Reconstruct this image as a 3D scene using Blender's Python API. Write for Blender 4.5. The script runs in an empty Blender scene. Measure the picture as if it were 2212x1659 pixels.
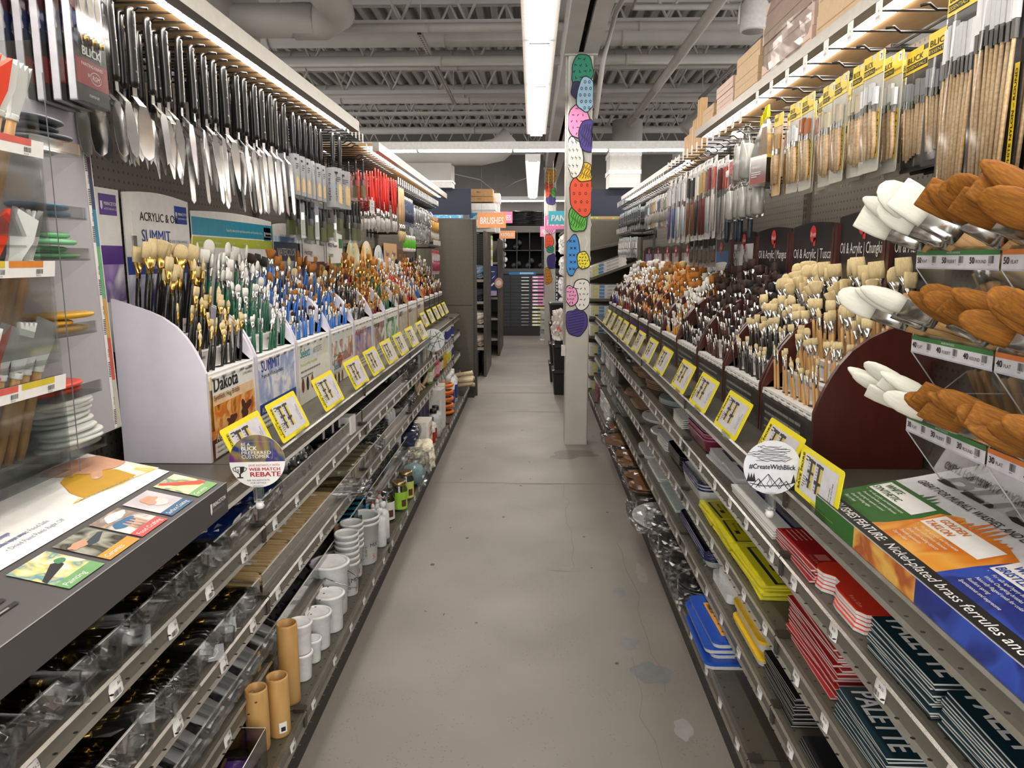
import bpy, math, random
from mathutils import Matrix, Vector, noise
R = random.Random(11)
SC = bpy.context.scene
COL = SC.collection
PI = math.pi

# ---------------------------------------------------------------- materials
def lin(h):
    h = h.lstrip('#'); h = h if len(h) == 6 else ''.join(q * 2 for q in h)
    out = []
    for i in (0, 2, 4):
        c = int(h[i:i + 2], 16) / 255
        out.append(c / 12.92 if c <= .04045 else ((c + .055) / 1.055) ** 2.4)
    return (*out, 1)

_M = {}
def mat(col, rough=.5, metal=0., var=.06, scale=40., stretch=(1, 1, 1), kind='plain', col2=None, bump=0., emit=0., sheen=0.):
    key = (col, rough, metal, var, scale, stretch, kind, col2, bump, emit)
    if key in _M: return _M[key]
    m = bpy.data.materials.new(f'{kind}_{col.strip("#")}'); m.use_nodes = True
    nt = m.node_tree; N = nt.nodes; L = nt.links
    b = N['Principled BSDF']; out = N['Material Output']
    b.inputs['Roughness'].default_value = rough; b.inputs['Metallic'].default_value = metal
    tc = N.new('ShaderNodeTexCoord'); mp = N.new('ShaderNodeMapping')
    L.new(tc.outputs['Object'], mp.inputs['Vector']); mp.inputs['Scale'].default_value = stretch
    if kind == 'clear':            # thin clear plastic: mostly see-through with a fresnel gloss
        tr = N.new('ShaderNodeBsdfTransparent'); gl = N.new('ShaderNodeBsdfGlossy'); mx = N.new('ShaderNodeMixShader')
        tr.inputs[0].default_value = lin(col); gl.inputs['Roughness'].default_value = rough
        fr = N.new('ShaderNodeLayerWeight'); fr.inputs['Blend'].default_value = .25 + bump
        mm = N.new('ShaderNodeMath'); mm.operation = 'MULTIPLY_ADD'; mm.inputs[1].default_value = .5; mm.inputs[2].default_value = var
        L.new(fr.outputs['Fresnel'], mm.inputs[0]); L.new(mm.outputs[0], mx.inputs[0])
        L.new(tr.outputs[0], mx.inputs[1]); L.new(gl.outputs[0], mx.inputs[2]); L.new(mx.outputs[0], out.inputs[0])
        _M[key] = m; return m
    if kind == 'peg':
        a = N.new('ShaderNodeVectorMath'); a.operation = 'SCALE'; a.inputs['Scale'].default_value = 1 / .0254
        f = N.new('ShaderNodeVectorMath'); f.operation = 'FRACTION'
        s = N.new('ShaderNodeVectorMath'); s.operation = 'SUBTRACT'; s.inputs[1].default_value = (.5, .5, .5)
        q = N.new('ShaderNodeVectorMath'); q.operation = 'MULTIPLY'; q.inputs[1].default_value = stretch
        l = N.new('ShaderNodeVectorMath'); l.operation = 'LENGTH'
        t = N.new('ShaderNodeMath'); t.operation = 'LESS_THAN'; t.inputs[1].default_value = .16
        x = N.new('ShaderNodeMix'); x.data_type = 'RGBA'; x.inputs[6].default_value = lin(col); x.inputs[7].default_value = lin(col2)
        L.new(tc.outputs['Object'], a.inputs[0]); L.new(a.outputs[0], f.inputs[0]); L.new(f.outputs[0], s.inputs[0]); L.new(s.outputs[0], q.inputs[0])
        L.new(q.outputs[0], l.inputs[0]); L.new(l.outputs['Value'], t.inputs[0]); L.new(t.outputs[0], x.inputs[0]); L.new(x.outputs[2], b.inputs['Base Color'])
        _M[key] = m; return m
    n = N.new('ShaderNodeTexNoise'); n.inputs['Scale'].default_value = scale; n.inputs['Detail'].default_value = 3
    L.new(mp.outputs[0], n.inputs['Vector'])
    rp = N.new('ShaderNodeValToRGB'); c = lin(col)
    d = lin(col2) if col2 else tuple(max(0, v * (1 - 2.2 * var)) for v in c[:3]) + (1,)
    e = rp.color_ramp.elements; e[0].position = .3; e[1].position = .7; e[0].color = d; e[1].color = c
    if kind == 'art':              # printed abstract picture: list of colours in col2 split by |
        cs = col2.split('|'); e[1].color = lin(cs[0]); e[0].color = lin(col); e[0].position = .28; e[1].position = .72
        for i, k in enumerate(cs[1:]):
            z = e.new(.28 + .44 * (i + 1) / len(cs)); z.color = lin(k)
        n.inputs['Detail'].default_value = 2; n.inputs['Distortion'].default_value = .6
    L.new(n.outputs['Fac'], rp.inputs[0]); L.new(rp.outputs[0], b.inputs['Base Color'])
    if kind == 'floor':
        v = N.new('ShaderNodeTexVoronoi'); v.inputs['Scale'].default_value = 75; L.new(tc.outputs['Object'], v.inputs['Vector'])
        lt = N.new('ShaderNodeMath'); lt.operation = 'LESS_THAN'; lt.inputs[1].default_value = .17
        n2 = N.new('ShaderNodeTexNoise'); n2.inputs['Scale'].default_value = 5; L.new(tc.outputs['Object'], n2.inputs['Vector'])
        gt = N.new('ShaderNodeMath'); gt.operation = 'GREATER_THAN'; gt.inputs[1].default_value = .52
        mu = N.new('ShaderNodeMath'); mu.operation = 'MULTIPLY'; m3 = N.new('ShaderNodeMath'); m3.operation = 'MULTIPLY'; m3.inputs[1].default_value = .45
        L.new(v.outputs['Distance'], lt.inputs[0]); L.new(n2.outputs['Fac'], gt.inputs[0]); L.new(lt.outputs[0], mu.inputs[0]); L.new(gt.outputs[0], mu.inputs[1]); L.new(mu.outputs[0], m3.inputs[0])
        x = N.new('ShaderNodeMix'); x.data_type = 'RGBA'; x.inputs[7].default_value = lin('#4c4844')
        L.new(m3.outputs[0], x.inputs[0]); L.new(rp.outputs[0], x.inputs[6]); L.new(x.outputs[2], b.inputs['Base Color'])
        n3 = N.new('ShaderNodeTexNoise'); n3.inputs['Scale'].default_value = 3; L.new(tc.outputs['Object'], n3.inputs['Vector'])
        mr = N.new('ShaderNodeMapRange'); mr.inputs[3].default_value = .35; mr.inputs[4].default_value = .6; L.new(n3.outputs['Fac'], mr.inputs[0]); L.new(mr.outputs[0], b.inputs['Roughness'])
    if bump:
        bp = N.new('ShaderNodeBump'); bp.inputs['Strength'].default_value = bump; bp.inputs['Distance'].default_value = .002
        L.new(n.outputs['Fac'], bp.inputs['Height']); L.new(bp.outputs[0], b.inputs['Normal'])
    if emit:
        b.inputs['Emission Color'].default_value = c; b.inputs['Emission Strength'].default_value = emit
    _M[key] = m; return m

def wood(c, c2, s=30): return mat(c, .5, 0, .1, s, (6, 6, .6), 'wood', c2)
WHITE = mat('#eeecea', .45); PAPER = mat('#ecebe8', .6, var=.03); BLACK = mat('#131313', .45); INK = mat('#1b1b1d', .6)
OLIVE = mat('#5c574b', .42, .15); OLIVE2 = mat('#474239', .4, .15); RAILM = mat('#7a766c', .32, .35); DARKM = mat('#26241f', .5); BRIGHT = mat('#b9b6ae', .25, .9)
CHROME = mat('#d5d4d0', .16, 1, .1, 60); STEEL = mat('#c4c3c0', .2, 1, .1, 15); BRASS = mat('#c9a659', .22, 1, .1, 60); GREYT = mat('#9a9894', .5)
YELLOW = mat('#f6e60c', .4, var=.03); RED = mat('#c22a22', .45); NAVY = mat('#1a2138', .55)
CLEAR = mat('#f4f6f6', .06, kind='clear', var=.05); FENCE = mat('#dcdbd8', .1, kind='clear', var=.13); BAG = mat('#f2f3f3', .14, kind='clear', var=.06, bump=.15); SLEEVE = mat('#fafbfb', .1, kind='clear', var=.03, bump=-.08)
FROST = mat('#e3e5e6', .3, kind='clear', var=.22)
KRAFT = mat('#b9915f', .7, var=.08); PAINT = mat('#b3b0ab', .6, var=.05, scale=4); CEIL = mat('#a5a29d', .7, var=.05, scale=3)

# ---------------------------------------------------------------- mesh builder
def fr(o, U, V):
    U = Vector(U).normalized(); V = Vector(V).normalized(); W = U.cross(V)
    return Matrix(((U.x, V.x, W.x, o[0]), (U.y, V.y, W.y, o[1]), (U.z, V.z, W.z, o[2]), (0, 0, 0, 1)))
def T(x, y, z): return Matrix.Translation((x, y, z))
def RX(a): return Matrix.Rotation(a, 4, 'X')
def RY(a): return Matrix.Rotation(a, 4, 'Y')
def RZ(a): return Matrix.Rotation(a, 4, 'Z')
_TXT = {}
def text_geo(s, bold, shear):
    k = (s, bold, shear)
    if k not in _TXT:
        cu = bpy.data.curves.new('lettering', 'FONT'); cu.body = s; cu.size = 1; cu.offset = bold; cu.shear = shear; cu.resolution_u = 2; cu.fill_mode = 'FRONT'
        o = bpy.data.objects.new('lettering', cu); me = o.to_mesh()
        vs = [tuple(v.co)[:2] for v in me.vertices]; fs = [tuple(p.vertices) for p in me.polygons]
        o.to_mesh_clear(); bpy.data.objects.remove(o); bpy.data.curves.remove(cu)
        w = max((v[0] for v in vs), default=0)
        _TXT[k] = (vs, fs, w)
    return _TXT[k]

class MB:
    def __init__(s, M=None): s.v = []; s.f = []; s.mi = []; s.ms = []; s.T = M or Matrix(); s.sm = []
    def idx(s, m):
        if m not in s.ms: s.ms.append(m)
        return s.ms.index(m)
    def add(s, vs, fs, m, smooth=False):
        b = len(s.v); s.v += [tuple(s.T @ Vector(v)) for v in vs]; i = s.idx(m)
        for f in fs: s.f.append([b + k for k in f]); s.mi.append(i); s.sm.append(smooth)
        return s
    def box(s, x0, y0, z0, x1, y1, z1, m):
        return s.add([(x0, y0, z0), (x1, y0, z0), (x1, y1, z0), (x0, y1, z0), (x0, y0, z1), (x1, y0, z1), (x1, y1, z1), (x0, y1, z1)],
                     [(3, 2, 1, 0), (4, 5, 6, 7), (0, 1, 5, 4), (1, 2, 6, 5), (2, 3, 7, 6), (3, 0, 4, 7)], m)
    def cbox(s, cx, cy, z0, w, d, h, m): return s.box(cx - w / 2, cy - d / 2, z0, cx + w / 2, cy + d / 2, z0 + h, m)
    def prism(s, pts, z0, z1, m, m2=None, smooth=False):     # outline in xy, extruded in z
        n = len(pts)
        s.add([(x, y, z0) for x, y in pts] + [(x, y, z1) for x, y in pts], [tuple((i, (i + 1) % n, n + (i + 1) % n, n + i)) for i in range(n)], m2 or m, smooth)
        s.add([(x, y, z1) for x, y in pts], [tuple(range(n))], m)
        return s.add([(x, y, z0) for x, y in pts], [tuple(range(n - 1, -1, -1))], m)
    def loft(s, secs, m, smooth=True, caps=True):            # list of equal-length rings of points
        n = len(secs[0]); vs = [p for r in secs for p in r]; fs = []
        for k in range(len(secs) - 1):
            for i in range(n):
                j = (i + 1) % n; fs.append((k * n + i, k * n + j, (k + 1) * n + j, (k + 1) * n + i))
        if caps: fs += [tuple(range(n - 1, -1, -1)), tuple(range((len(secs) - 1) * n, len(secs) * n))]
        return s.add(vs, fs, m, smooth)
    def lathe(s, prof, m, n=12, sy=1., cx=0, cy=0, caps=True):
        return s.loft([[(cx + r * math.cos(2 * PI * i / n), cy + r * sy * math.sin(2 * PI * i / n), z) for i in range(n)] for r, z in prof], m, True, caps)
    def tube(s, pts, r, m, n=6, caps=True):
        pts = [Vector(p) for p in pts]; rings = []
        for i, p in enumerate(pts):
            d = (pts[min(i + 1, len(pts) - 1)] - pts[max(i - 1, 0)]).normalized()
            a = Vector((0, 0, 1)) if abs(d.z) < .9 else Vector((1, 0, 0))
            u = d.cross(a).normalized(); w = u.cross(d)
            rr = r[i] if isinstance(r, (list, tuple)) else r
            rings.append([tuple(p + rr * (math.cos(2 * PI * k / n) * w + math.sin(2 * PI * k / n) * u)) for k in range(n)])
        return s.loft(rings, m, True, caps)
    def rect(s, x, y, w, h, m, z=0.): return s.add([(x, y, z), (x + w, y, z), (x + w, y + h, z), (x, y + h, z)], [(0, 1, 2, 3)], m)
    def poly(s, pts, m, z=0.): return s.add([(x, y, z) for x, y in pts], [tuple(range(len(pts)))], m)
    def disc(s, x, y, r, m, z=0., n=28, sy=1.): return s.poly([(x + r * math.cos(2 * PI * i / n), y + r * sy * math.sin(2 * PI * i / n)) for i in range(n)], m, z)
    def line(s, pts, w, m, z=0.):
        for (a, b), (c, d) in zip(pts, pts[1:]):
            l = math.hypot(c - a, d - b) or 1; nx, ny = -(d - b) / l * w / 2, (c - a) / l * w / 2
            s.poly([(a + nx, b + ny), (a - nx, b - ny), (c - nx, d - ny), (c + nx, d + ny)], m, z)
        return s
    def text(s, t, x, y, size, m, z=.0006, al='l', bold=0., shear=0., width=None):
        vs, fs, w = text_geo(t, 0, shear)
        k = size; kx = k if not width else width / max(w, 1e-6)
        ox = x - (w * kx / 2 if al == 'c' else w * kx if al == 'r' else 0)
        for i, (dx, dy) in enumerate(((-.8, -.4), (.8, -.4), (-.8, .4), (.8, .4)) if bold else ((0, 0),)): s.add([(ox + (a + dx * bold) * kx, y + (b + dy * bold) * k, z + .0001 * i) for a, b in vs], fs, m)
        return s
    def lines(s, x, y, w, n, dy, h, m, z=.0006, seed=0):      # small print too fine to read: rows of word-long dashes
        r = random.Random(seed)
        for i in range(n):
            a = 0
            end = w * (1 if i < n - 1 else .6)
            while a < end:
                l = min(r.uniform(.06, .18) * w, end - a); s.rect(x + a, y - i * dy, l * .9, h, m, z); a += l
        return s
    def bars(s, x, y, w, h, m, z=.0006, n=11, seed=1):        # barcode
        r = random.Random(seed); a = 0
        while a < w:
            l = r.choice((.02, .03, .05)) * w; s.rect(x + a, y, min(l, w - a), h, m, z); a += l + r.choice((.02, .03, .05)) * w
        return s
    def mesh(s, name):
        me = bpy.data.meshes.new(name); me.from_pydata(s.v, [], s.f)
        for m in s.ms: me.materials.append(m)
        me.polygons.foreach_set('material_index', s.mi); me.polygons.foreach_set('use_smooth', s.sm)
        me.update(); return me

def rrect(x0, y0, x1, y1, r, n=4):
    pts = []
    for cx, cy, a in ((x1 - r, y0 + r, -PI / 2), (x1 - r, y1 - r, 0), (x0 + r, y1 - r, PI / 2), (x0 + r, y0 + r, PI)):
        pts += [(cx + r * math.cos(a + PI / 2 * i / n), cy + r * math.sin(a + PI / 2 * i / n)) for i in range(n + 1)]
    return pts
def ell(rx, ry, z, n=10, e=1., cx=0, cy=0):
    def q(c): return math.copysign(abs(c) ** e, c)
    return [(cx + rx * q(math.cos(2 * PI * (i + .5) / n)), cy + ry * q(math.sin(2 * PI * (i + .5) / n)), z) for i in range(n)]
def blob(cx, cy, rx, ry, seed, amp=.18, n=26):
    o = seed * 7.31
    return [(cx + rx * (1 + amp * noise.noise((math.cos(t) * 1.3 + o, math.sin(t) * 1.3, o)) * 2) * math.cos(t), cy + ry * (1 + amp * noise.noise((math.cos(t) * 1.3 + o, math.sin(t) * 1.3, o)) * 2) * math.sin(t)) for t in [2 * PI * i / n for i in range(n)]]
def crinkle(b, w, d, h, m, seed=0, amp=.012, n=7, c=(0, 0, 0)):   # creased bag around a volume
    vs, fs = [], []
    for face in range(6):
        base = len(vs)
        for i in range(n):
            for j in range(n):
                u, v = i / (n - 1) * 2 - 1, j / (n - 1) * 2 - 1
                p = Vector([(u, v, 1), (v, u, -1), (1, u, v), (-1, v, u), (v, 1, u), (u, -1, v)][face])
                q = p.copy(); l = p.length; q = p * (.55 + .45 / l * 1.15)
                q = Vector((q.x * w / 2, q.y * d / 2, q.z * h / 2 + h / 2))
                k = noise.noise(q * 38 + Vector((seed * 3.7, 0, 0))) + .7 * noise.noise(q * 85 + Vector((0, seed, 0)))
                q += p.normalized() * amp * k
                vs.append((q.x + c[0], q.y + c[1], max(.001, q.z) + c[2]))
        for i in range(n - 1):
            for j in range(n - 1):
                a = base + i * n + j; fs.append((a, a + n, a + n + 1, a + 1))
    return b.add(vs, fs, m, False)

# ---------------------------------------------------------------- objects
def link(name, data, M=None, parent=None):
    o = bpy.data.objects.new(name, data); COL.objects.link(o)
    if parent: o.parent = parent
    if M is not None: o.matrix_basis = M
    return o
def tag(o, label, cat, group=None, kind=None):
    if label: o['label'] = label
    if cat: o['category'] = cat
    if group: o['group'] = group
    if kind: o['kind'] = kind
    return o
_P = {}
def proto(key, fn, *a):
    """parts of a thing: list of (name, mesh or MB, [sub-parts], label); a single entry named None is a one-mesh thing"""
    if key not in _P:
        def bake(l): return [(p[0], p[1].mesh(p[0] or 'body') if isinstance(p[1], MB) else p[1], bake(p[2]) if len(p) > 2 and p[2] else [], p[3] if len(p) > 3 else None) for p in l]
        _P[key] = bake(fn(*a))
    return _P[key]
def put(name, parts, M, label, cat, group=None, kind=None):
    if len(parts) == 1 and parts[0][0] is None:
        o = link(name, parts[0][1], M)
    else:
        o = link(name, None, M); o.empty_display_size = .02
        for pn, me, sub, lb in parts:
            c = link(pn, me, None, o)
            if lb: c['label'] = lb
            for sp in sub: link(sp[0], sp[1], None, c)
    return tag(o, label, cat, group, kind)
def one(name, b, label, cat, M=None, group=None, kind=None):
    return tag(link(name, b.mesh(name), M), label, cat, group, kind)
def struct(name, b, label=None): return tag(link(name, b.mesh(name)), label, None, None, 'structure')
_ORD = 'first second third fourth fifth sixth seventh eighth ninth tenth eleventh twelfth thirteenth fourteenth fifteenth sixteenth seventeenth eighteenth nineteenth twentieth'.split()
_TEN = {2: 'twenty', 3: 'thirty', 4: 'forty', 5: 'fifty'}
def nth(i):
    if i < 20: return _ORD[i]
    i += 1; t, u = divmod(i, 10)
    return (_TEN[t] + '-' + _ORD[u - 1]) if u else {2: 'twentieth', 3: 'thirtieth', 4: 'fortieth', 5: 'fiftieth'}[t]

# ================================================================ camera, world, view
cd = bpy.data.cameras.new('camera'); cam = bpy.data.objects.new('camera', cd); COL.objects.link(cam)
cd.sensor_width = 36; cd.lens = 36 * 1640 / 2212; cd.clip_start = .02
cam.location = (0, 0, 1.40); cam.rotation_euler = (PI / 2 - math.atan(270.5 / 1640), 0, .02647)
SC.camera = cam
w = bpy.data.worlds.new('store_light'); SC.world = w; w.use_nodes = True
w.node_tree.nodes['Background'].inputs[0].default_value = (1, .97, .93, 1); w.node_tree.nodes['Background'].inputs[1].default_value = 1.0
vs = SC.view_settings; vs.view_transform = 'Standard'; vs.look = 'None'; vs.gamma = 1; vs.use_curve_mapping = False; vs.exposure = 1.75
cy = SC.cycles; cy.max_bounces = 8; cy.diffuse_bounces = 3; cy.glossy_bounces = 3; cy.transparent_max_bounces = 16; cy.transmission_bounces = 2; cy.adaptive_threshold = .02; cy.caustics_reflective = False; cy.caustics_refractive = False

# ================================================================ floor
b = MB(); FL = mat('#89837c', .5, var=.05, scale=1.6, kind='floor', col2='#7a746d')
b.rect(-9, -3, 18, 20, FL)
for cx, cyy, rx, ry, sd, c in ((.50, 3.25, .03, .09, 1, '#92918c'), (.42, 2.42, .06, .07, 2, '#737575'), (.36, 2.62, .035, .05, 3, '#7c7c7e'), (.46, 2.1, .03, .05, 4, '#989693'), (.35, 1.62, .045, .03, 5, '#686868'),
                              (.05, 7.9, .5, .05, 6, '#716d67'), (-.3, 8.4, .4, .06, 7, '#969088'), (.3, 5.35, .2, .12, 8, '#6d6a64'), (.15, 3.3, .07, .03, 9, '#857f76'), (.38, 3.05, .03, .05, 10, '#7e7e7d'), (.1, 6.9, .3, .04, 11, '#746f68'), (-.1, 10.2, .35, .08, 12, '#948e86')):
    b.poly(blob(cx, cyy, rx, ry, sd, .3), mat(c, .5, var=.08, scale=25), .0008)
for i in range(26):
    b.poly(blob(R.uniform(-.55, .52), R.uniform(1.5, 7), .006 * R.uniform(.6, 1.6), .008 * R.uniform(.6, 1.8), i + 30, .3, 9), mat('#4d4a4b', .6), .001)
CR = mat('#7d7770', .8)
b.line([(-.62, 4.63), (-.3, 4.64), (0, 4.62), (.25, 4.63), (.55, 4.62)], .006, CR, .0012)
for ox, ys, s0 in ((.36, 1.2, 3), (.44, 2.3, 5), (.2, 3.3, 9)):
    b.line([(ox + .05 * noise.noise((k * .7, s0, 0)), ys + k * .12) for k in range(12)], .0025, CR, .0012)
struct('floor', b)

# ================================================================ roof deck, joists, girder
b = MB(); x = -7.0; pts = []
while x < 7:
    pts += [(x, 3.98), (x + .035, 3.90), (x + .085, 3.90), (x + .12, 3.98)]; x += .152
b.add([(px, -3, z) for px, z in pts] + [(px, 16, z) for px, z in pts], [(i, i + 1, len(pts) + i + 1, len(pts) + i) for i in range(len(pts) - 1)], CEIL)
b.rect(-9, -3, 18, 20, CEIL, 4.05)
struct('ceiling', b)
b = MB(); b.box(-9, 15.2, 0, 9, 15.4, 4.1, mat('#6a6762', .7, var=.05, scale=3)); struct('wall_back', b)
def joist(y, k):
    b = MB()
    for dy in (-.03, .03): b.box(-6, y + dy - .018, 3.84, 6, y + dy + .018, 3.9, PAINT); b.box(-6, y + dy - .018, 3.28, 6, y + dy + .018, 3.32, PAINT)
    n = 22
    for i in range(n):
        x0 = -6 + 12 * i / n; x1 = -6 + 12 * (i + .5) / n; x2 = -6 + 12 * (i + 1) / n
        b.tube([(x0, y, 3.31), (x1, y, 3.86)], .013, PAINT, 5); b.tube([(x1, y, 3.86), (x2, y, 3.31)], .013, PAINT, 5)
    struct(f'trim_{k}', b)
for k, y in enumerate((5.3, 6.6, 7.9, 9.2, 10.5, 11.8, 13.1, 14.4)): joist(y, k + 1)
b = MB()
for x0, x1 in ((.215, .315), (.355, .455)): b.box(x0, .5, 2.82, x1, 15, 2.87, PAINT)
b.box(.24, .5, 2.87, .26, 15, 3.28, PAINT); b.box(.41, .5, 2.87, .43, 15, 3.28, PAINT); b.box(.2, .5, 3.24, .47, 15, 3.29, PAINT)
struct('trim_20', b)

# ---------------------------------------------------------------- painted pillars
def clampx(p, x0, x1): return [(min(max(a, x0), x1), z) for a, z in p]
def pillar(name, x0, x1, y, top, px, shapes, sc):
    b = MB(); PC = mat('#c9c6bd', .5, var=.04, scale=8)
    b.prism(rrect(x0, y, x1, y + (x1 - x0) * 1.05, .012), 0, top, PC)
    b.box(x0 - .03, y - .02, top, x1 + .03, y + .22, top + .02, PAINT)
    b.tube([(x0 - .012, y + .03, .75), (x0 - .012, y + .03, top)], .007, mat('#dcd9d2', .4), 6); b.box(x0 - .03, y + .01, .68, x0, y + .05, .76, mat('#dcd9d2', .4))
    FB = fr((0, y - .0005, 0), (1, 0, 0), (0, 0, 1)); b.T = FB          # faint pale waves on the shaft
    for i in range(7):
        for j in range(int(top * 7)):
            xx = x0 + .015 + i * .026; zz = .9 + j * .14
            if zz < top - .15 and (i + j) % 2: b.line([(xx + .006 * math.sin(k * 1.4 + j), zz + k * .022) for k in range(6)], .005, mat('#dedbd3', .5))
    o = struct(name, b)
    for k, (u, v, ru, rv, col, kind) in enumerate(shapes):
        c = MB(fr((0, y - .001 - .0016 * (len(shapes) - k), 0), (1, 0, 0), (0, 0, 1)))
        uL = px[0] - (v - px[1]) * px[2]; cx = x0 + (u - uL) * sc[0]; cz = top - (v - px[1]) * sc[1]; rx = ru * sc[0]; rz = rv * sc[1]
        pts = clampx(blob(cx, cz, rx, rz, k + len(name), .13), x0 + .002, x1 - .002)
        c.poly(clampx(blob(cx, cz, rx + .007, rz + .007, k + len(name), .13), x0, x1), INK); c.poly(pts, mat(col, .5, var=.03), .0006)
        lim = lambda a: min(max(a, x0 + .004), x1 - .004)
        if kind == 'stripe':
            for j in range(-4, 5):
                t = j / 5; h = math.sqrt(1 - t * t) * .8
                c.line([(lim(cx - rx * h), cz + rz * t - rz * .12), (lim(cx + rx * h), cz + rz * t + rz * .12)], .005, INK, .0012)
        elif kind == 'grain':
            for j in range(-3, 4): c.line([(lim(cx + rx * j / 4 + .008 * math.sin(q * 1.5 + j)), cz + rz * .75 * (q / 4 - 1) * math.sqrt(1 - (j / 4.5) ** 2)) for q in range(9)], .0045, INK, .0012)
        else:
            for j in range(5):
                for i in range(4):
                    a = (i - 1.5) / 2.2 + .12 * (j % 2); t = (j - 2) / 2.6
                    if a * a + t * t > .72: continue
                    mx, mz = cx + a * rx, cz + t * rz
                    if not x0 + .012 < mx < x1 - .012: continue
                    s = .0085 * (sc[0] / .0034) ** .5; an = (i * 7 + j * 5) % 6
                    d = (s * math.cos(an), s * math.sin(an))
                    if kind == 'ring': c.disc(mx, mz, s, INK, .0012, 10, 1.3); c.disc(mx, mz, s * .55, mat(col, .5, var=.03), .0018, 10, 1.3)
                    elif kind == 'cross': c.line([(mx - s, mz - s), (mx + s, mz + s)], .005, INK, .0012); c.line([(mx - s, mz + s), (mx + s, mz - s)], .005, INK, .0012)
                    elif kind == 'arrow': c.line([(mx - d[0], mz - d[1]), (mx + d[0], mz + d[1])], .005, INK, .0012); c.line([(mx + d[0] - d[1], mz + d[1] + d[0]), (mx + d[0] + d[1], mz + d[1] - d[0])], .004, INK, .0012)
                    elif kind == 'bolt': c.line([(mx - s * .4, mz + s * 1.6), (mx - s * .7, mz), (mx + s * .6, mz + s * .3), (mx, mz - s * 1.5)], .0035, INK, .0012)
                    else: c.line([(mx - d[0], mz - d[1]), (mx, mz + s * .3), (mx + d[0], mz + d[1])], .005, INK, .0012)
        p = link('painted_shape', c.mesh('painted_shape'), None, o)
        p['label'] = f"painted {kind} patterned blob on pillar"
    return o
pillar('pillar', .25, .424, 5.66, 2.81, (1229, 120, .0119), [
    (1266, 200, 20, 34, '#9cc3dc', 'ring'), (1247, 190, 13, 17, '#2b2560', 'stripe'), (1256, 152, 23, 32, '#1c8468', 'arrow'), (1268, 282, 17, 32, '#4b3a92', 'grain'), (1250, 253, 22, 33, '#f49bd0', 'squiggle'),
    (1240, 328, 17, 42, '#f3f1ec', 'bolt'), (1263, 356, 19, 20, '#f3c51f', 'grain'), (1258, 402, 27, 46, '#f2552c', 'ring'), (1249, 453, 18, 29, '#5cc23a', 'grain'), (1260, 545, 13, 18, '#f4e62c', 'tick'), (1236, 533, 17, 39, '#3c93e0', 'cross'),
    (1234, 621, 13, 21, '#f4a3cf', 'tick'), (1257, 618, 18, 31, '#eceae5', 'squiggle'), (1245, 679, 23, 30, '#43308a', 'stripe')], (.00345, .00335))
pillar('pillar', .204, .372, 12.46, 2.81, (1181, 388, .012), [
    (1192, 404, 12, 17, '#b98422', 'arrow'), (1198, 437, 7, 10, '#4fae3c', 'grain'), (1187, 426, 10, 20, '#e8502c', 'tick'), (1192, 452, 10, 9, '#43308a', 'stripe'), (1191, 496, 10, 14, '#f4e62c', 'tick'), (1191, 513, 10, 10, '#f4a3cf', 'cross'),
    (1190, 554, 7, 7, '#2fae8c', 'grain'), (1186, 538, 10, 16, '#e8502c', 'tick'), (1193, 580, 9, 16, '#43308a', 'stripe'), (1184, 612, 9, 18, '#d08a24', 'arrow')], (.0076, .00756))

# ---------------------------------------------------------------- ceiling fixtures
LEDW = mat('#fff6ea', .5, var=0, emit=5.0)
LEDC = mat('#fff8f2', .5, var=0, emit=11.0)
LEDF = mat('#fff7ee', .5, var=0, emit=9.0)
def fixture(M, n, seg, label, w=.168, lm=None):
    b = MB(); b.box(-w / 2, 0, .02, w / 2, n * seg, .075, WHITE)
    for x in (-w / 2, w / 2 - .033): b.box(x, 0, 0, x + .033, n * seg, .02, WHITE)
    for i in range(n + 1): b.box(-.052, i * seg - .012, -.016, .052, i * seg + .012, .02, WHITE)
    parts = [('housing', b)]
    for i in range(n):
        q = MB(); q.box(-.044, i * seg + .0125, -.014, .044, (i + 1) * seg - .0125, .02, lm or LEDW); parts.append(('diffuser', q))
    put('ceiling_light', proto(('fix', n, seg, w, lm), lambda: parts), M, label, 'light', 'suspended ceiling lights')
fixture(T(.03, -3.698, 2.47), 11, .962, 'long white ceiling light running above the aisle from overhead')  # stretch behind the camera is added, to light the goods from the front
fixture(T(.0, 8.7, 2.47), 3, 1.7, 'short white ceiling light in line above the far end of the aisle', lm=LEDF)
fixture(T(3.6, 7.85, 2.47) @ RZ(PI / 2), 7, .95, 'bright ceiling light running across the aisle behind the near painted pillar', .1, LEDF)
fixture(T(3.0, 14.55, 2.47) @ RZ(PI / 2), 5, .9, 'farthest ceiling light crossing in front of the back wall', .1, LEDF)
for x, d in ((-3.1, 'left'), (3.1, 'right')): fixture(T(x, -3, 2.47), 12, 1.2, f'added unseen fill light over the next aisle on the {d}')  # unseen lamp rows, added to brighten the aisle
for y in (9, 14.2):
    for x in (-.05, .05): one('hanging_wire', MB().tube([(x, y, 2.54), (x, y, 3.3)], .002, GREYT, 4), f"thin suspension wire {'left' if x < 0 else 'right'} of the pair at {'near' if y < 10 else 'far'} end of far ceiling light", 'wire')

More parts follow.
